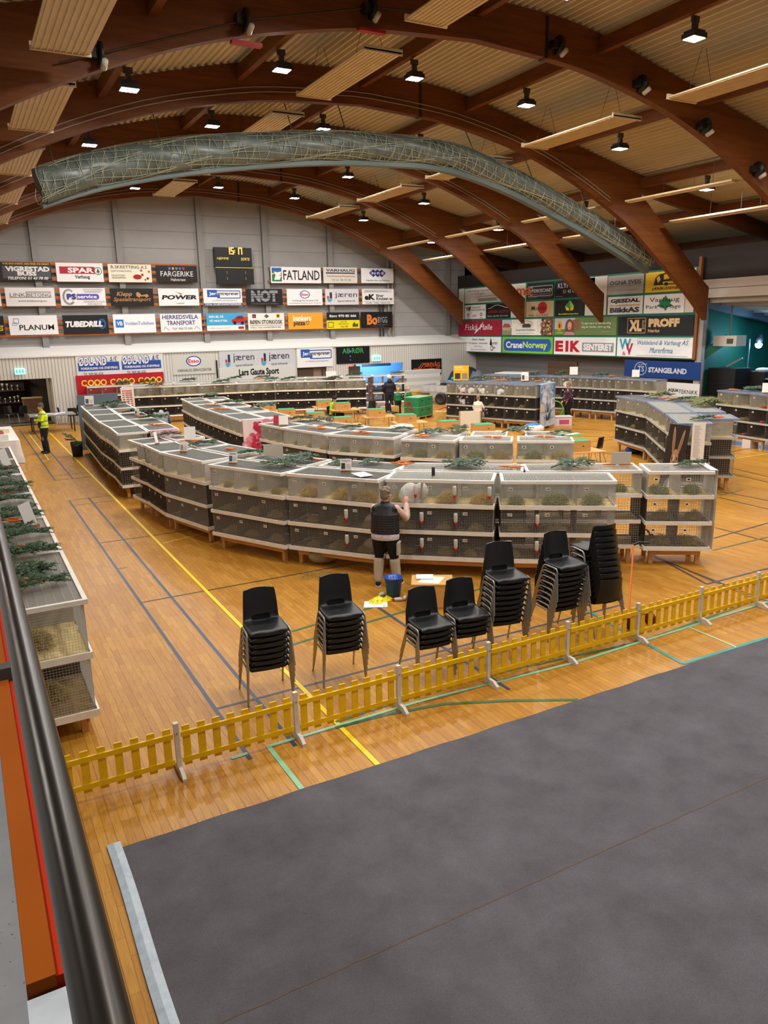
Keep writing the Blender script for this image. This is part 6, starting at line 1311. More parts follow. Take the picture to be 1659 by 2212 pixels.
q = MB().at(tr_ @ Matrix.Translation((.1, 0, 1.3))); q.ball((0, 0, 0), (.3, .22, .14), 12, 8); q.ball((.2, .1, -.02), (.2, .16, .1), 10, 6); tag(q.build('tarpaulin', mat('#1fa39a', .5)), 'bundled turquoise tarpaulin on top of the trailer load', 'tarpaulin')
for j in range(8):
    q = MB(); q.box(-1.2+.1*(j % 3), -.5, .02+j*.2, 1.2+.08*(j % 2), .4, .02+j*.2+.198); tag(q.build('white_sheet', mat('#c9c9c6' if j % 2 else '#dededa', .5), None, (22.9, 37.9, 0)), f'white sheet panel stacked against the slatted wall, {ORD[j]} from the floor', 'panel', 'stacked white panels')
for j in range(6):
    q = MB(); q.box(-1.1, -.75, 0, 1.1, .75, .19); tag(q.build('gym_mat', mat('#24304e' if j < 5 else '#5a6480', .6), None, (25.9, 32.9, .12+j*.2), (0, 0, R(-60+3*(j % 3)))), f'navy gym mat, {ORD[j]} from the bottom of the mat pile', 'mat', 'gym mats')
for j in range(3):
    q = MB(); q.box(-.85, -.6, 0, .85, .6, .07); tag(q.build('foam_board', mat('#e4e4e4', .5), None, (25.8, 32.8, 1.34+j*.075), (0, 0, R(-55-4*j))), f'white foam board, {ORD[j]} above the navy gym mats', 'board', 'foam boards')
def heap(name, lab, cat, loc, sz, c, seed):
    random.seed(seed); q = MB(); q.ball(loc, sz, 22, 14)
    q.v = [(x+random.uniform(-.06, .06)*sz[0], y+random.uniform(-.06, .06)*sz[1], max(.01, z+random.uniform(-.12, .12)*sz[2])) for x, y, z in q.v]
    return tag(q.build(name, mat(c, .6)), lab, cat)
heap('tarpaulin', 'navy tarpaulin heap in the corner behind the yellow notice', 'tarpaulin', (25.3, 36.6, .8), (1.1, .9, .95), '#232c44', 1)
heap('tarpaulin', 'grey crumpled tarpaulin heap right of the yellow notice', 'tarpaulin', (25.0, 35.0, .75), (.55, .55, .85), '#5f646c', 2)
q = MB(); q.box(-.3, -.3, .0, .3, .3, 1.3); tag(q.build('white_carton', mat('#d4d4d6', .6), None, (25.35, 34.5, 0), (0, 0, .3)), 'tall white carton between the tarpaulin and the gym mats', 'carton')
t = thing('rabbit_notice', 'yellow notice with two small rabbit photos on the middle cage block', 'notice', (18.55, 27.15, 1.8), R(-35))
q = MB().at(Matrix.Rotation(R(90), 4, 'X')); q.box(-.32, 0, -.01, .32, .62, .01); q.build('sheet', mat('#e8b61a', .5), t)
q = MB().at(Matrix.Rotation(R(90), 4, 'X')); put_text(q, 'KANIN', -.26, .5, .05, .58, .012, .02); put_text(q, 'UTSTILLING', -.26, .42, .2, .47, .012); q.build('lettering', mat('#f4ecd0', .5), t)
for x in (-.15, .15):
    q = MB().at(Matrix.Rotation(R(90), 4, 'X')); q.add([(x-.11, .06, .012), (x+.11, .06, .012), (x+.11, .3, .012), (x-.11, .3, .012)], [(0, 1, 2, 3)]); q.build('photo', mat('#3a3330' if x < 0 else '#a08468', .6), t)
# things by the lady
p = PZ(1213, 918); t = thing('storage_tub', 'translucent tub with pink print at the patterned woman\'s feet', 'tub', (p.x, p.y, 0), -.5); q = MB(); q.box(-.36, -.24, 0, .36, .24, .34); q.box(-.39, -.27, .34, .39, .27, .37); q.build('tub_body', mat('#d8d2d4', .4), t); q = MB(); q.box(-.15, -.245, .06, .25, -.24, .24); q.build('pink_print', mat('#c9507a', .5), t)
p = PZ(1219, 903); q = MB(); q.lathe([(0, 0), (.06, 0), (.06, .2), (.03, .26), (.03, .3), (0, .3)], 12); tag(q.build('spray_bottle', mat('#4fae3a', .4), None, (p.x+.2, p.y+.3, .0)), 'green bottle standing behind the translucent tub', 'bottle')
q = MB(); q.tube([(.36*math.cos(g), 0, .36+.36*math.sin(g)) for g in [2*math.pi*j/24 for j in range(25)]], .03, 8); p = PZ(1203, 905); tag(q.build('green_hoop', mat('#5aa83a', .4), None, (p.x+.3, p.y+.5, 0), (0, 0, -.6)), 'green hoop leaning beside the agave cloth', 'hoop')
p = PZ(1150, 938); q = MB(); q.ball((0, 0, .2), (.5, .36, .2), 14, 8); q.slot(1); q.ball((.0, 0, .36), (.32, .22, .06), 12, 6); tag(q.build('plastic_sack', [mat('#e0ddd8', .5), mat('#2f7fd0', .4)], None, (p.x, p.y, 0)), 'white plastic sack with a blue lid in front of the agave cloth', 'sack')
q = MB(); q.ball((0, 0, .13), (.42, .22, .13), 12, 8); tag(q.build('blue_bag', mat('#1f3f8f', .6), None, (18.6, 17.4, 0)), 'dark blue bag pushed under the short blue-lidded block', 'bag')
q = MB(); q.box(-.2, -.15, 0, .2, .15, .28); p = PZ(1611, 968); tag(q.build('carton', mat('#d8cfd0', .6), None, (p.x+.2, p.y, 0)), 'small white printed carton under the far right row', 'carton')
# grey screen, potted fir, info table at the left
q = MB(); q.box(-.7, -.03, 0, .7, .03, 1.95); tag(q.build('grey_screen', mat('#5f6b74', .55), None, (4.25, 29.2, 0), (0, 0, R(4))), 'tall blue-grey partition screen behind the block by the yellow line', 'screen')
t = thing('potted_fir', 'dark basket with fir sprigs standing by the grey screen', 'plant', (3.2, 27.75, 0)); q = MB(); q.lathe([(0, 0), (.16, 0), (.2, .5), (.18, .5), (.15, .05), (0, .05)], 16); q.build('basket', mat('#2a241c', .8), t)
for j in range(3): dup(FP[j], (3.2+.05*j, 27.7, .5), (0, R(-30+20*j), R(150+50*j)), f'fir sprig {("leaning towards the line", "upright", "leaning on the cage")[j]} in the dark basket', 'fir branches on the cages', .7)
p = PZ(115, 905, .74); t = thing('info_table', 'grey table with papers behind the man in the yellow jacket', 'table', (p.x+.15, 35.6, 0), 0)
q = MB(); q.box(-.9, -.6, .71, .9, .6, .75); q.build('tabletop', mat('#8a8c90', .5), t)
for x in (-.8, .8):
    for y in (-.5, .5): q = MB(); q.box(x-.025, y-.025, 0, x+.025, y+.025, .71); q.build('leg', mat('#2c2a2c', .5), t)
for j in range(6): q = MB(); q.box(-.14, -.1, 0, .14, .1, .015+.004*j); tag(q.build('paper_sheet', mat('#e8e6e4', .6), None, (p.x-.4+.2*j, 35.2+.2*(j % 3), .752), (0, 0, .3*j)), f'white paper on the grey info table, {ORD[j]} from its left end', 'paper', 'papers on the info table')
for a, b, rz, lab in ((160, 918, 170, 'against the slatted wall beside the info table'), (138, 915, 90, 'behind the info table'), (176, 912, 190, 'holding a dark jacket by the grey screen'), (20, 905, 30, 'in front of the trophy cabinet'), (45, 907, 200, 'near the brown counter')):
    p2 = PZ(a, b); chair((p2.x, min(p2.y, 38.0) if a > 100 else 40.2, 0), R(rz), f'dark chair {lab}', 'chairs near the slatted wall')
p2 = PZ(176, 912); q = MB(); q.ball((p2.x, 37.6, .72), (.26, .2, .3), 12, 8); tag(q.build('jacket', mat('#141416', .8)), 'dark jacket hung over a chair by the grey screen', 'jacket')
t = thing('trophy_cabinet', 'dark trophy cabinet behind the doorway', 'cabinet', (1.2, 42.6, 0)); q = MB(); q.box(-3.5, .3, 0, 1.6, .4, 2.4)
q.build('back_panel', mat('#241a14', .6), t)
for z in (.75, 1.35, 1.95): q = MB(); q.box(-3.5, -.1, z, 1.6, .3, z+.03); q.build('shelf', mat('#3a2c22', .5), t)
random.seed(12); trp = None
for z in (.78, 1.38, 1.98):
    for j in range(16):
        x = -2.0+j*.22+random.uniform(-.04, .04); s_ = random.uniform(.7, 1.25); loc = (1.2+x, 42.65+random.uniform(0, .15), z); lab = f'silver trophy cup, {ORD[j] if j < 12 else str(j+1)+"th"} along the {("bottom", "middle", "top")[(0.78, 1.38, 1.98).index(z)]} shelf of the trophy cabinet'
        if trp is None: q = MB(); q.lathe([(0, 0), (.05, 0), (.05, .04), (.015, .07), (.015, .13), (.06, .2), (.065, .3), (.055, .3), (.05, .22), (0, .17)], 10); trp = q.build('trophy', mat('#b9b6ae', .25, .7)); o = trp
        else: o = trp.copy(); col.objects.link(o)
        o.location = loc; o.scale = (s_,)*3; tag(o, lab, 'trophy', 'trophies')
q = MB(); q.box(-.42, -.3, 0, .42, .3, 1.05); q.slot(1); q.box(-.45, -.33, 1.05, .45, .33, 1.1); tag(q.build('counter', [mat('#8a6a48', .6), mat('#b59a74', .5)], None, (2.95, 40.9, 0)), 'brown wooden counter in the trophy doorway', 'counter')
q = MB(); q.box(4.0, 42.2, 0, 4.1, 42.9, 2.4); q.slot(1); q.box(3.95, 42.1, .9, 4.05, 42.2, 1.6); tag(q.build('brick_pier', [mat('#7a4a34', .7), mat('#d8a42c', .6)]), 'brick pier with yellow boards at the edge of the trophy doorway', 'pier')
# white-clothed table at the far left
t = thing('clothed_table', 'table under a long white cloth beyond the balcony cages', 'table', (.55, 29.6, 0)); q = MB(); q.smooth = True
n = 44; per = []
for j in range(n):
    f_ = j/n*4; s_ = int(f_); g = f_-s_; c_ = [(-.9, -2.2), (.9, -2.2), (.9, 2.2), (-.9, 2.2)]; a, b = c_[s_], c_[(s_+1) % 4]; per.append((a[0]+(b[0]-a[0])*g, a[1]+(b[1]-a[1])*g))
q.add([(x, y, .76) for x, y in per]+[(x*1.03+.03*math.sin(j*2.3), y*1.01+.03*math.cos(j*1.9), .4) for j, (x, y) in enumerate(per)]+[(x*1.08+.06*math.sin(j*2.3), y*1.02+.05*math.cos(j*1.9), .01) for j, (x, y) in enumerate(per)], [(j, (j+1) % n, n+(j+1) % n, n+j) for j in range(n)]+[(n+j, n+(j+1) % n, 2*n+(j+1) % n, 2*n+j) for j in range(n)]); q.smooth = False; q.add([(x, y, .76) for x, y in per], [tuple(range(n))]); q.build('tablecloth', mat('#e2dfda', .8), t)
q = MB(); q.box(-.88, -2.15, .72, .88, 2.15, .755); q.build('tabletop', mat('#a58a64', .6), t)
random.seed(6)
for j in range(14):
    q = MB(); s_ = random.uniform(.08, .18); q.box(-s_, -s_*.8, 0, s_, s_*.8, random.uniform(.03, .2)); tag(q.build('prize_item', mat(random.choice(['#c9705a', '#d8b89a', '#7a8fb0', '#e0dcd4', '#a04a5a', '#3a5a8a', '#e8cfa0']), .6), None, (.55+random.uniform(-.6, .75), 27.7+j*.27, .764), (0, 0, random.random())), f'small wrapped prize on the white-clothed table, {ORD[j] if j < 12 else str(j+1)+"th"} from its near end', 'prize', 'prizes on the white table')
# outside the hall door: blue truck in daylight
t = thing('blue_truck', 'bright blue truck seen outside through the rear doorway', 'truck', (23.1, 42.6, 0)); q = MB(); q.box(-2, -.5, .5, 1.9, .8, 2.7); q.build('body', mat('#4a8ad6', .4), t); q = MB(); q.box(-2.6, -.3, .4, -2.0, .7, 2.5); q.build('tail_board', mat('#d8503a', .5), t); q = MB(); q.box(-1.6, -.52, 1.7, .4, -.5, 2.3); q.build('side_window', mat('#16324f', .2), t)
for x in (-1.2, 1): q = MB().at(Matrix.Translation((x, -.45, .4)) @ Matrix.Rotation(R(90), 4, 'X')); q.lathe([(0, -.1), (.4, -.1), (.4, .1), (0, .1)], 18); q.build('wheel', mat('#161616', .7), t)
area('daylight_door', (22, 40.3, 2.75), 2.5, 240, (.85, .93, 1), (R(55), 0, 0))
# ================================================================ stage alcove
BLs = mat('#141416', .6)
def flight(loc, sz, lab):
    t = thing('flight_case', lab, 'case', loc, 0, 'stage cases'); q = MB(); q.box(-sz[0]/2, -sz[1]/2, 0, sz[0]/2, sz[1]/2, sz[2]); q.build('case_body', mat('#1c1a1a', .55), t)
    q = MB(); 
    for z in (0, sz[2]*.45): q.box(-sz[0]/2-.01, -sz[1]/2-.01, z, sz[0]/2+.01, sz[1]/2+.01, z+.025)
    q.build('edge_trim', mat('#2e2c2c', .4), t); q = MB(); q.ball((-sz[0]/2-.01, -.1, .12), .05, 10, 6); q.build('latch', mat('#b9b9b9', .3, .6), t)
flight((28.3, 21.6, .95), (1.0, 1.3, 1.15), 'large black flight case on the stage nearest the white column')
flight((29.2, 20.7, .95), (.9, .8, 1.0), 'smaller black flight case right of the large one on the stage')
q = MB(); q.ball((29.2, 20.7, 2.0), (.35, .3, .1), 10, 6); tag(q.build('white_cloth', mat('#cfcdd0', .7)), 'white cloth lying on the smaller flight case', 'cloth')
q = MB(); q.bar((28.2, 21.7, 2.15), (28.5, 21.2, 2.5), .2, .06); tag(q.build('wooden_trestle', mat('#8f8474', .7)), 'folded wooden trestle on the large flight case', 'trestle')
t = thing('projector', 'cream projector box hanging in the stage opening', 'projector', (28.0, 21.5, 3.0)); q = MB(); q.box(-.3, -.55, 0, .3, .55, .42); q.build('casing', mat('#cfcabc', .5), t); q = MB(); q.box(-.31, -.4, .1, -.3, -.1, .3); q.build('grille', mat('#55524c', .5), t); q = MB(); q.bar((0, 0, .42), (0, 0, 1.95), .05); q.build('hanger', mat('#6a6864', .4), t)
t = thing('stage_lamp', 'bright blue-white stage spotlight in the green alcove', 'lamp', (29.6, 21.3, 3.0)); q = MB(); q.ball((0, 0, 0), .14, 14, 10); q.build('lens', mat('#7fc4ff', .4, 0, 30), t); q = MB(); q.lathe([(.13, .05), (.18, .2), (.1, .42), (0, .44)], 14); q.build('can', BLs, t)
l = bpy.data.lights.new('stage_lamp_light', 'POINT'); l.energy = 90; l.color = (.35, .7, 1); l.shadow_soft_size = .15; o = bpy.data.objects.new('stage_lamp_light', l); o.location = (29.4, 21.1, 3.0); col.objects.link(o)
l = bpy.data.lights.new('stage_uplight', 'SPOT'); l.energy = 2200; l.color = (.05, .45, 1); l.spot_size = R(75); l.spot_blend = .6; o = bpy.data.objects.new('stage_uplight', l); o.location = (30.3, 19.6, 2.4); o.rotation_euler = (R(180), 0, 0); col.objects.link(o)
for j in range(8): q = MB(); zz = 4.95+(SZ-4.95)*(.15+j*.7)/6.35; q.box(27.2+j*.7, -4, zz-.2, 27.32+j*.7, 22.2, zz+.02); struct(q.build(f'trim_{11+j}', mat('#a9a6a0', .6)))
q = MB(); q.bar((27.1, 22.1, 4.72), (33.2, 22.1, SZ-.28), .25, .3); tag(q.build('steel_brace', mat('#5f6470', .5)), 'grey diagonal steel brace across the stage ceiling', 'brace')
q = MB(); q.bar((27.2, 22.25, 2.55), (28.4, 21.9, 3.3), .1, .35); tag(q.build('rolled_screen', mat('#2f6a40', .6)), 'green rolled banner beside the white stage column', 'banner')
t = thing('light_stand', 'thin metal light stand on the stage', 'stand', (29.0, 21.3, .95)); q = MB(); q.tube([(0, 0, 0), (0, 0, 2.3)], .025, 8); q.build('pole', mat('#9aa6b8', .3, .5), t)
for a_ in range(3): q = MB(); q.tube([(0, 0, .5), (.35*math.cos(a_*2.1), .35*math.sin(a_*2.1), 0)], .015, 6); q.build('leg', mat('#3a3c42', .4, .5), t)
t = thing('stage_table', 'long table with a pale metal edge on the stage', 'table', (29.2, 19.2, .95)); q = MB(); q.box(-.4, -1.6, .7, .4, 1.6, .75); q.build('tabletop', mat('#8f98a4', .4), t)
for x in (-.35, .35):
    for y in (-1.3, 1.3): q = MB(); q.tube([(x, y, .7), (x, y, 0)], .02, 6); q.build('leg', mat('#8a8f98', .4, .5), t)
t = thing('wall_loudspeaker', 'black loudspeaker bolted to the foot of the third arch', 'speaker', (26.72, 22.35, 4.95)); q = MB(); q.box(-.2, -.18, 0, .2, .18, .62); q.build('cabinet', mat('#17181a', .5), t); q = MB().at(Matrix.Translation((-.201, 0, .22)) @ Matrix.Rotation(R(-90), 4, 'Y')); q.lathe([(0, 0), (.12, .0), (.13, .006), (0, .01)], 16); q.build('cone', mat('#2a2b2e', .6), t)

# ================================================================ people
SKIN = noisy('skin', '#c98f74', '#d59c82', 8, .6)
def fuse(o, vox, it=4):
    r_ = o.modifiers.new('fuse', 'REMESH'); r_.mode = 'VOXEL'; r_.voxel_size = vox; r_.use_smooth_shade = True
    s_ = o.modifiers.new('soft', 'SMOOTH'); s_.iterations = it; s_.factor = .5
def rings(mb, rs, n=16):
    """loft of ellipses: (centre, rx, ry, tilt about x) closed at the ends"""
    vs = []
    for c, rx, ry, tl in rs:
        for j in range(n):
            g = 2*math.pi*j/n; y = ry*math.sin(g); vs.append((c[0]+rx*math.cos(g), c[1]+y*math.cos(tl), c[2]+y*math.sin(tl)))
    k_ = len(rs)
    mb.add(vs, [(i*n+j, i*n+(j+1) % n, (i+1)*n+(j+1) % n, (i+1)*n+j) for i in range(k_-1) for j in range(n)]+[tuple(range(n))[::-1], tuple((k_-1)*n+j for j in range(n))])
def V3(*a): return Vector(a)
def limb(mb, pts, rad, n=10):
    mb.tube([Vector(p) for p in pts], .05, n, True, rad)
    for p, r in zip(pts, rad): mb.ball(p, r*.98, n, 6)
def hand(mb, wr, d, up, side, r=.0085, L=.17):
    """palm and five fingers; d: direction of the fingers, up: back of the hand, side: +1 thumb on the left of d"""
    d = Vector(d).normalized(); up = (Vector(up)-d*Vector(up).dot(d)).normalized(); s_ = d.cross(up)*side; wr = Vector(wr)
    pc = wr+d*L*.3
    for f_ in (-1, -.33, .33, 1): mb.tube([wr+s_*.012*f_, pc+s_*.028*f_, wr+d*L*.52+s_*.032*f_], .013, 8)
    for i, (f_, ln) in enumerate(((-1, .36), (-.33, .43), (.33, .46), (1, .42))):
        a = wr+d*L*.5+s_*.033*f_; b = a+d*L*ln*.45-up*.004; c = b+d*L*ln*.32-up*.018; e = c+d*L*ln*.2-up*.022; mb.tube([a, b, c, e], r, 7, True, [r*1.1, r, r*.95, r*.75])
    a = wr+d*L*.16+s_*.03; b = a+s_*.028+d*.028-up*.008; c = b+s_*.008+d*.032-up*.01; mb.tube([wr+d*L*.1+s_*.012, a, b, c], r*1.15, 7, True, [r*1.4, r*1.3, r*1.15, r*.85])
def person(name, label, loc, rz, J, look, S=1., vox=.012, cat='person'):
    """J: joints in metres, local +y is where the person faces. look: clothing colours"""
    t = thing(name, label, cat, loc, rz); t.scale = (S, S, S)
    hp, ch, nk, hd = [Vector(J[k_]) for k_ in ('hip', 'chest', 'neck', 'head')]; tl = J.get('tilt', 0)
    wd = J.get('wide', 1.)
    b = MB()
    mid = hp.lerp(ch, .5)
    T_ = [(hp-V3(0, 0, .08), .155*wd, .105*wd, 0), (hp, .17*wd, .115*wd, tl*.3), (mid, .145*wd, .1*wd, tl*.6), (ch, .175*wd, .115*wd, tl), (ch.lerp(nk, .6), .15*wd, .085, tl), (nk, .06, .06, tl)]
    rings(b, T_)
    limb(b, [nk-(nk-ch)*.2, nk, nk.lerp(hd, .5)], [.06, .054, .054])
    hz = J.get('headrot', 0); HM = Matrix.Translation(hd) @ Matrix.Rotation(hz, 4, 'Z') @ Matrix.Rotation(J.get('nod', 0), 4, 'X')
    b.at(HM); b.ball((0, -.008, .025), (.074, .092, .1), 18, 14); b.ball((0, .02, -.035), (.058, .068, .075), 14, 10); b.ball((0, .088, -.01), (.012, .018, .022), 8, 6); b.ball((0, .075, -.085), (.028, .022, .02), 8, 6)
    for s_ in (-1, 1): b.ball((s_*.075, -.005, -.005), (.012, .022, .032), 8, 6); b.ball((s_*.035, .068, -.025), (.022, .018, .02), 8, 6)
    b.at(None)
    for s_, sd in ((-1, 'L'), (1, 'R')):
        sh = Vector(J['sh'+sd]); el_ = Vector(J['el'+sd]); wr = Vector(J['wr'+sd])
        limb(b, [ch.lerp(sh, .6), sh, sh.lerp(el_, .5), el_, el_.lerp(wr, .4), wr], [.06, .05, .044, .038, .037, .026])
        hand(b, wr, J.get('hd'+sd, wr-el_), J.get('up'+sd, V3(0, 0, 1)), -s_*J.get('flip', 1))
        h_ = hp+V3(s_*.09*wd, 0, -.04); kn = Vector(J['kn'+sd]); an = Vector(J['an'+sd]); to = Vector(J['to'+sd])
        limb(b, [h_, h_.lerp(kn, .4), kn, kn.lerp(an, .35), an], [.095*wd, .085*wd, .056, .056, .036])
        limb(b, [an, an.lerp(to, .5)-V3(0, 0, .02), to], [.036, .034, .026])
    o = b.build('body', SKIN, t); fuse(o, vox)
    # face
    f_ = MB().at(HM)
    for s_ in (-1, 1): f_.ball((s_*.032, .071, .012), (.011, .006, .008), 8, 6)
    f_.build('eyes', mat('#1d1612', .3), t); f_ = MB().at(HM); f_.ball((0, .083, -.058), (.022, .006, .006), 8, 6); f_.build('mouth', mat('#9c4a44', .6), t)
    # hair
    if look.get('hair'):
        h_ = MB().at(HM); h_.ball((0, -.018, .04), (.084, .1, .1), 20, 14); h_.ball((0, -.045, -.01), (.076, .07, .085), 16, 10)
        for k_ in range(26): g = random.uniform(0, 6.28); e_ = random.uniform(0, 1.1); h_.ball((.076*math.cos(g)*math.cos(e_), -.02+.09*math.sin(g)*math.cos(e_) if math.sin(g) < .6 else -.02+.07*math.sin(g)*math.cos(e_), .045+.088*math.sin(e_)), .024, 8, 6)
        h_.v = [v for v in h_.v]
        o = h_.build('hair', noisy('hair_'+look['hair'][0].strip('#'), look['hair'][0], look['hair'][1], 40, .8), t); fuse(o, .008, 2)
    # trousers
    tr = MB(); rings(tr, [(hp-V3(0, 0, .13), .165*wd, .125*wd, 0), (hp, .185*wd, .135*wd, tl*.3), (hp.lerp(ch, .22), .17*wd, .125*wd, tl*.5)])
    lo = MB()
    for s_, sd in ((-1, 'L'), (1, 'R')):
        h_ = hp+V3(s_*.09*wd, 0, -.06); kn = Vector(J['kn'+sd]); an = Vector(J['an'+sd])
        limb(tr, [h_, h_.lerp(kn, .45), kn, kn.lerp(an, .1 if look.get('shin') else .3)], [.11*wd, .1*wd, .078, .074])
        limb(lo if look.get('shin') else tr, [kn.lerp(an, .16), kn.lerp(an, .5), kn.lerp(an, .8), an+V3(0, 0, .025)], [.089, .084, .077, .068])
    o = tr.build('trousers', noisy('tr'+look['trousers'], look['trousers'], look['trousers'], 9, .85), t); fuse(o, vox, 3)
    if look.get('shin'): o = lo.build('trouser_lower_leg', mat(look['shin'], .85), t); o['label'] = 'light lower trouser legs'; fuse(o, vox, 3)
    # top
    up = MB(); e_ = .018; top0 = J.get('hem', .12)
    rings(up, [(hp+(ch-hp)*top0-V3(0, 0, .05), (.185+e_)*wd, (.13+e_)*wd, tl*.3), (mid, (.165+e_)*wd, (.115+e_)*wd, tl*.6), (ch, (.185+e_)*wd, (.125+e_)*wd, tl), (ch.lerp(nk, .5), (.165+e_)*wd, .1+e_, tl), (ch.lerp(nk, .8), .115*wd+e_, .085+e_, tl), (nk+(nk-ch)*.02, .075, .075, tl)]+([(nk+(nk-ch)*.2, .072, .072, tl)] if look.get('quilt') else []))
    if look.get('quilt'):
        for k_ in range(8):
            f_ = top0+(1.02-top0)*k_/7.5; c_ = hp.lerp(ch, f_) if f_ <= 1 else ch; w_ = (.2+.012*abs(k_-4)/4)*wd
            rings(up, [(c_+V3(0, 0, -.026), w_-.006, .136*wd, tl), (c_, w_+.008, .15*wd, tl), (c_+V3(0, 0, .026), w_-.006, .136*wd, tl)])
    sl = MB()
    for s_, sd in ((-1, 'L'), (1, 'R')):
        sh = Vector(J['sh'+sd]); el_ = Vector(J['el'+sd]); wr = Vector(J['wr'+sd]); tgt = sl if look.get('sleeve') else up
        if look.get('sleeve'): up.ball(sh.lerp(ch, .15), (.078, .088, .07), 12, 8)
        limb(tgt, [ch.lerp(sh, .8 if look.get('sleeve') else .6), sh, sh.lerp(el_, .5), el_, el_.lerp(wr, .5), wr.lerp(el_, .06)], [.07, .064, .06, .056, .051, .043])
    if look.get('hood'): up.ball(nk+V3(0, -.075, .0), (.13, .07, .1), 14, 10)
    o = up.build(look.get('topname', 'jumper'), look['topmat'], t); fuse(o, vox if not look.get('quilt') else .009, 2 if look.get('quilt') else 3)
    if look.get('sleeve'): o = sl.build('sleeves', mat(look['sleeve'], .8), t); fuse(o, vox, 3)
    for s_, sd in ((-1, 'L'), (1, 'R')):
        an = Vector(J['an'+sd]); to = Vector(J['to'+sd]); d_ = (to-an); d_.z = 0; q = MB()
        limb(q, [an-d_*.25-V3(0, 0, .03), an.lerp(to, .5)-V3(0, 0, .025), to], [.048, .046, .038]); q.tube([an+V3(0, 0, .03), an-V3(0, 0, .03)], .05, 12)
        sh_ = q.build('shoe', mat(look['shoe'], .6), t); fuse(sh_, vox, 2)
        if look.get('sole'):
            q = MB(); a = an-d_*.38; b2 = to+d_*.2; q.bar((a.x, a.y, .012), (b2.x, b2.y, .012), .088, .024); q.build('sole', mat(look['sole'], .6), sh_)
    return t, HM
BASE = dict(hip=(0, 0, .93), chest=(0, -.01, 1.24), neck=(0, 0, 1.42), head=(0, .03, 1.56), shL=(-.178, -.01, 1.335), shR=(.178, -.01, 1.335), elL=(-.24, -.02, 1.08), elR=(.24, -.02, 1.08), wrL=(-.23, .1, .86), wrR=(.23, .1, .86), knL=(-.11, .03, .5), knR=(.11, .03, .5), anL=(-.12, -.02, .09), anR=(.12, -.02, .09), toL=(-.14, .13, .035), toR=(.14, .13, .035))
def pose(**k): return {**BASE, **k}
# the woman in the quilted vest, tending the cage
QV = noisy('vest', '#15161c', '#1d1f27', 8, .45)
rzw = R(-43)
tw, HMw = person('person', 'person in a black quilted vest and black-beige work trousers reaching to the front cages', (5.66, 10.42, 0), rzw, pose(
    chest=(0, .02, 1.24), neck=(0, .03, 1.41), head=(.015, .065, 1.545), headrot=R(-28), shL=(-.185, .02, 1.325), shR=(.185, .02, 1.325), elR=(.315, .17, 1.14), wrR=(.285, .33, 1.33), hdR=(-.03, .1, .16), upR=(0, -1, .2), elL=(-.2, .17, 1.08), wrL=(.04, .33, 1.22), hdL=(.14, .06, .04), upL=(0, 0, 1), knL=(-.12, .04, .5), knR=(.13, .05, .5), anL=(-.13, -.03, .09), anR=(.17, .06, .09), toL=(-.16, .12, .035), toR=(.21, .2, .035), hem=.05, wide=1.14),
    dict(hair=('#6d6054', '#8f8272'), trousers='#121214', shin='#b9ad98', topmat=QV, topname='quilted_vest', quilt=True, sleeve='#d3b3a6', shoe='#18181b', sole='#dcdad6'), .98, .0085)
q = MB(); rings(q, [((0, .0, .825), .232, .172, 0), ((0, 0, .87), .236, .176, 0), ((0, 0, .92), .226, .168, 0)], 24); q.build('shirt_hem', noisy('lilac_knit', '#b3a2ac', '#d6ccd0', 30, .85), tw)
q = MB(); limb(q, [(.30, .2, 1.13), (.31, .22, 1.16), (.30, .28, 1.25)], [.066, .066, .058]); o = q.build('forearm_cover', mat('#b3ad8e', .8), tw); fuse(o, .009)
q = MB(); q.cbox((.225, -.02, .66), (.05, .14, .2)); q.cbox((.235, -.02, .775), (.05, .12, .03)); o = q.build('cargo_pocket', mat('#b3a892', .85), tw); fuse(o, .012, 3)
# man in the hi-vis jacket
HV = mat('#cfe01c', .6)
k = NT('hi_vis', .6); sp_ = k.n('ShaderNodeSeparateXYZ'); k.l(k.obj, sp_.inputs[0]); z_ = sp_.outputs[2]
def band(lo, hi): return k.math('MULTIPLY', k.math('GREATER_THAN', z_, lo), k.math('LESS_THAN', z_, hi))
bd = k.math('ADD', band(.93, .975), k.math('ADD', band(1.07, 1.115), band(1.31, 1.34)))
k.out(k.mix(bd, lin('#cfe41a'), lin('#8d8f78')))
tm, _ = person('person', 'person in a yellow reflective jacket and black trousers standing by the yellow line', (2.36, 29.2, 0), R(95), pose(
    elL=(-.26, .08, 1.12), elR=(.26, .08, 1.12), wrL=(.02, .25, 1.12), wrR=(-.04, .23, 1.07), hdL=(.15, 0, 0), hdR=(-.15, 0, 0), upL=(0, 1, .3), upR=(0, 1, .3), nod=R(-8), headrot=R(15), hem=-.05, wide=1.1, anL=(-.1, -.02, .09), anR=(.1, .02, .09)),
    dict(hair=('#4a4038', '#5f554a'), trousers='#17181b', topmat=k.m, topname='hi_vis_jacket', shoe='#1b1b1d'), 1.04)
q = MB(); rings(q, [((0, .075, .86), .15, .1, 0), ((0, .08, 1.0), .16, .105, 0), ((0, .085, 1.12), .14, .095, 0)]); o = q.build('dark_front', mat('#14161f', .7), tm); fuse(o, .012)
q = MB(); q.cbox((-.12, .085, .52), (.1, .05, .12)); q.build('knee_patch', mat('#6a6c70', .8), tm)
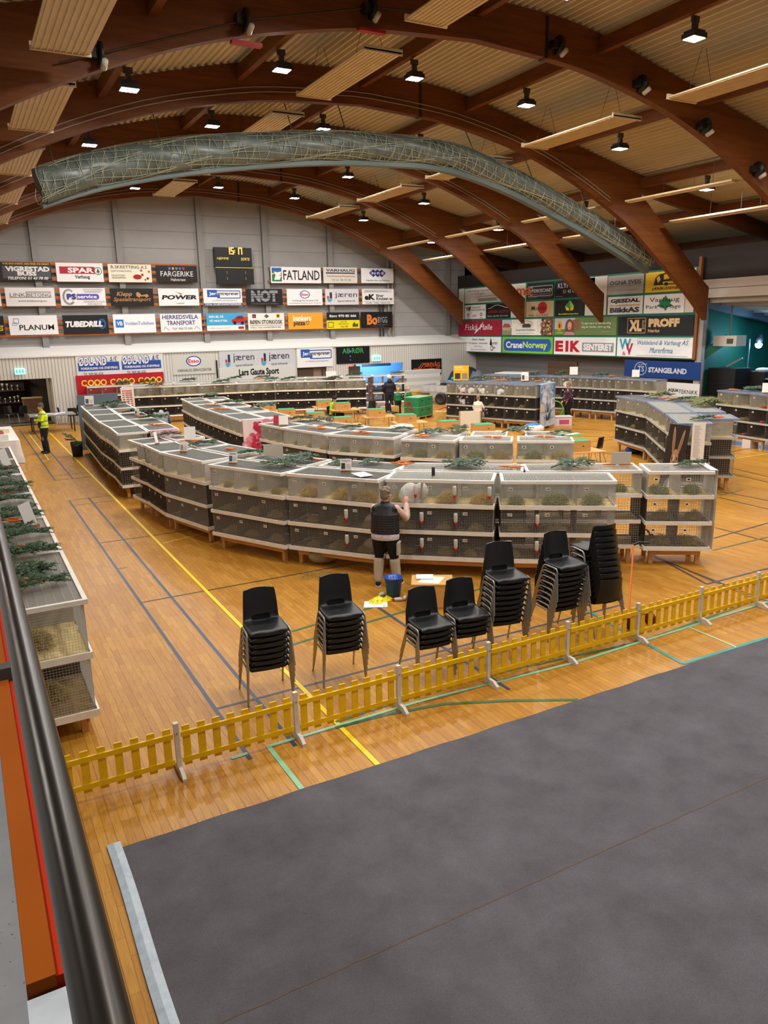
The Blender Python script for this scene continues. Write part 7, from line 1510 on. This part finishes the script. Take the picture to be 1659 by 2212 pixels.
# person bending over the cages in a grey jumper
GK_ = noisy('grey_knit', '#6f7276', '#8f9296', 60, .9)
person('person', 'person in a grey knitted jumper bending forward between two cage blocks', (5.85, 26.6, 0), R(-14), pose(
    chest=(0, .24, 1.19), neck=(0, .38, 1.27), head=(0, .5, 1.22), nod=R(-55), tilt=R(-50), shL=(-.2, .3, 1.27), shR=(.2, .3, 1.27), elL=(-.27, .4, 1.0), elR=(.27, .4, 1.0), wrL=(-.2, .58, .88), wrR=(.2, .58, .88), wide=1.12),
    dict(hair=('#a9a29a', '#c6c0b8'), trousers='#1a1b20', topmat=GK_, shoe='#222'+'222'), 1.05)
# person in navy jacket with white hat
tn, HMn = person('person', 'person in a hooded navy jacket and white knitted hat seen from behind', (18.1, 32.6, 0), R(-8), pose(wide=1.15, elL=(-.27, .02, 1.1), elR=(.27, .02, 1.1), wrL=(-.2, .16, .92), wrR=(.2, .16, .92)),
    dict(hair=('#5a4a3a', '#6a5a48'), trousers='#20242c', topmat=mat('#161b2a', .6), topname='hooded_jacket', hood=True, shoe='#2a2220'), 1.06)
q = MB().at(HMn); q.ball((0, -.015, .05), (.108, .124, .118), 18, 12); q.build('knitted_hat', noisy('wool', '#d9d6cc', '#ece9e0', 60, .9), tn)
# two children in green overalls
KG = noisy('green_overall', '#14643a', '#1d7a48', 6, .6)
KID = dict(head=(0, .03, 1.585), wide=1.15)
for x, y, rz, lab, kw in ((17.95, 31.5, -5, 'child in a green and black overall with blond hair, on the left near the crates', dict(elR=(.3, .1, 1.1), wrR=(.42, .2, 1.2), headrot=R(20))), (18.45, 31.35, 25, 'child in a green and black overall with arms folded, next to the green crates', dict(elL=(-.27, .1, 1.1), wrL=(-.1, .26, 1.1), elR=(.27, .08, 1.08), wrR=(.08, .26, 1.06), headrot=R(50)))):
    tk, HMk = person('person', lab, (x, y, 0), R(rz), pose(**{**KID, **kw}), dict(hair=('#c79a4e', '#dcb56a'), trousers='#18201c', topmat=KG, topname='overall_top', shoe='#14161a'), .74, .016)
    q = MB(); rings(q, [((.13, 0, .8), .06, .14, 0), ((.15, 0, 1.0), .06, .15, 0), ((.17, 0, 1.2), .06, .13, 0)], 10); o = q.build('dark_side_panel', mat('#151817', .7), tk); fuse(o, .016)
# boy with the cream jumper
person('person', 'child in a cream jumper and grey trousers looking into the middle grey cages', (18.0, 25.15, 0), R(-55), pose(**{**KID, 'headrot': R(-25), 'elR': (.28, .06, 1.1), 'wrR': (.24, .24, 1.0)}), dict(hair=('#8a6a4e', '#9c7c5e'), trousers='#4a4d52', topmat=noisy('cream_knit', '#d3cbb9', '#e3dccb', 30, .9), shoe='#2a2a2c'), .78, .014)
# lady with the patterned jumper
k = NT('plum_pattern', .85); v_ = k.n('ShaderNodeTexVoronoi'); v_.inputs['Scale'].default_value = 9; k.l(k.obj, v_.inputs['Vector'])
k.out(k.mix(k.math('LESS_THAN', v_.outputs['Distance'], .22), lin('#3a1a28'), lin('#d6c6cc')))
person('person', 'person with short hair in a plum jumper with white marks, beside the agave cloth', (22.35, 24.75, 0), R(75), pose(wide=1.3, nod=R(-20), elL=(-.3, .02, 1.1), elR=(.3, .02, 1.1), wrL=(-.24, .16, .9), wrR=(.26, .14, .88), hem=-.05), dict(hair=('#8a6f4a', '#a98c60'), trousers='#141417', topmat=k.m, shoe='#1a1a1c'), .99)
# seated person at the judging tables
ts, HMs = person('person', 'person with dark hair and a yellow-green jacket sitting at a judging table', (13.75, 29.75, 0), R(-150), pose(hip=(0, 0, .5), chest=(0, .04, .82), neck=(0, .07, 1.0), head=(0, .12, 1.13), nod=R(-20), shL=(-.18, .05, .93), shR=(.18, .05, .93), elL=(-.24, .1, .68), elR=(.24, .1, .68), wrL=(-.14, .32, .74), wrR=(.14, .32, .74), knL=(-.11, .42, .5), knR=(.11, .42, .5), anL=(-.11, .42, .09), anR=(.11, .42, .09), toL=(-.11, .57, .035), toR=(.11, .57, .035), hem=.1),
    dict(hair=('#16120f', '#221c18'), trousers='#22252c', topmat=mat('#9fcf2a', .7), topname='jacket', shoe='#1a1a1c'), 1.0, .014)
chair((13.85, 29.95, 0), R(30), 'black chair under the seated person in yellow-green', 'chairs among the judging tables')
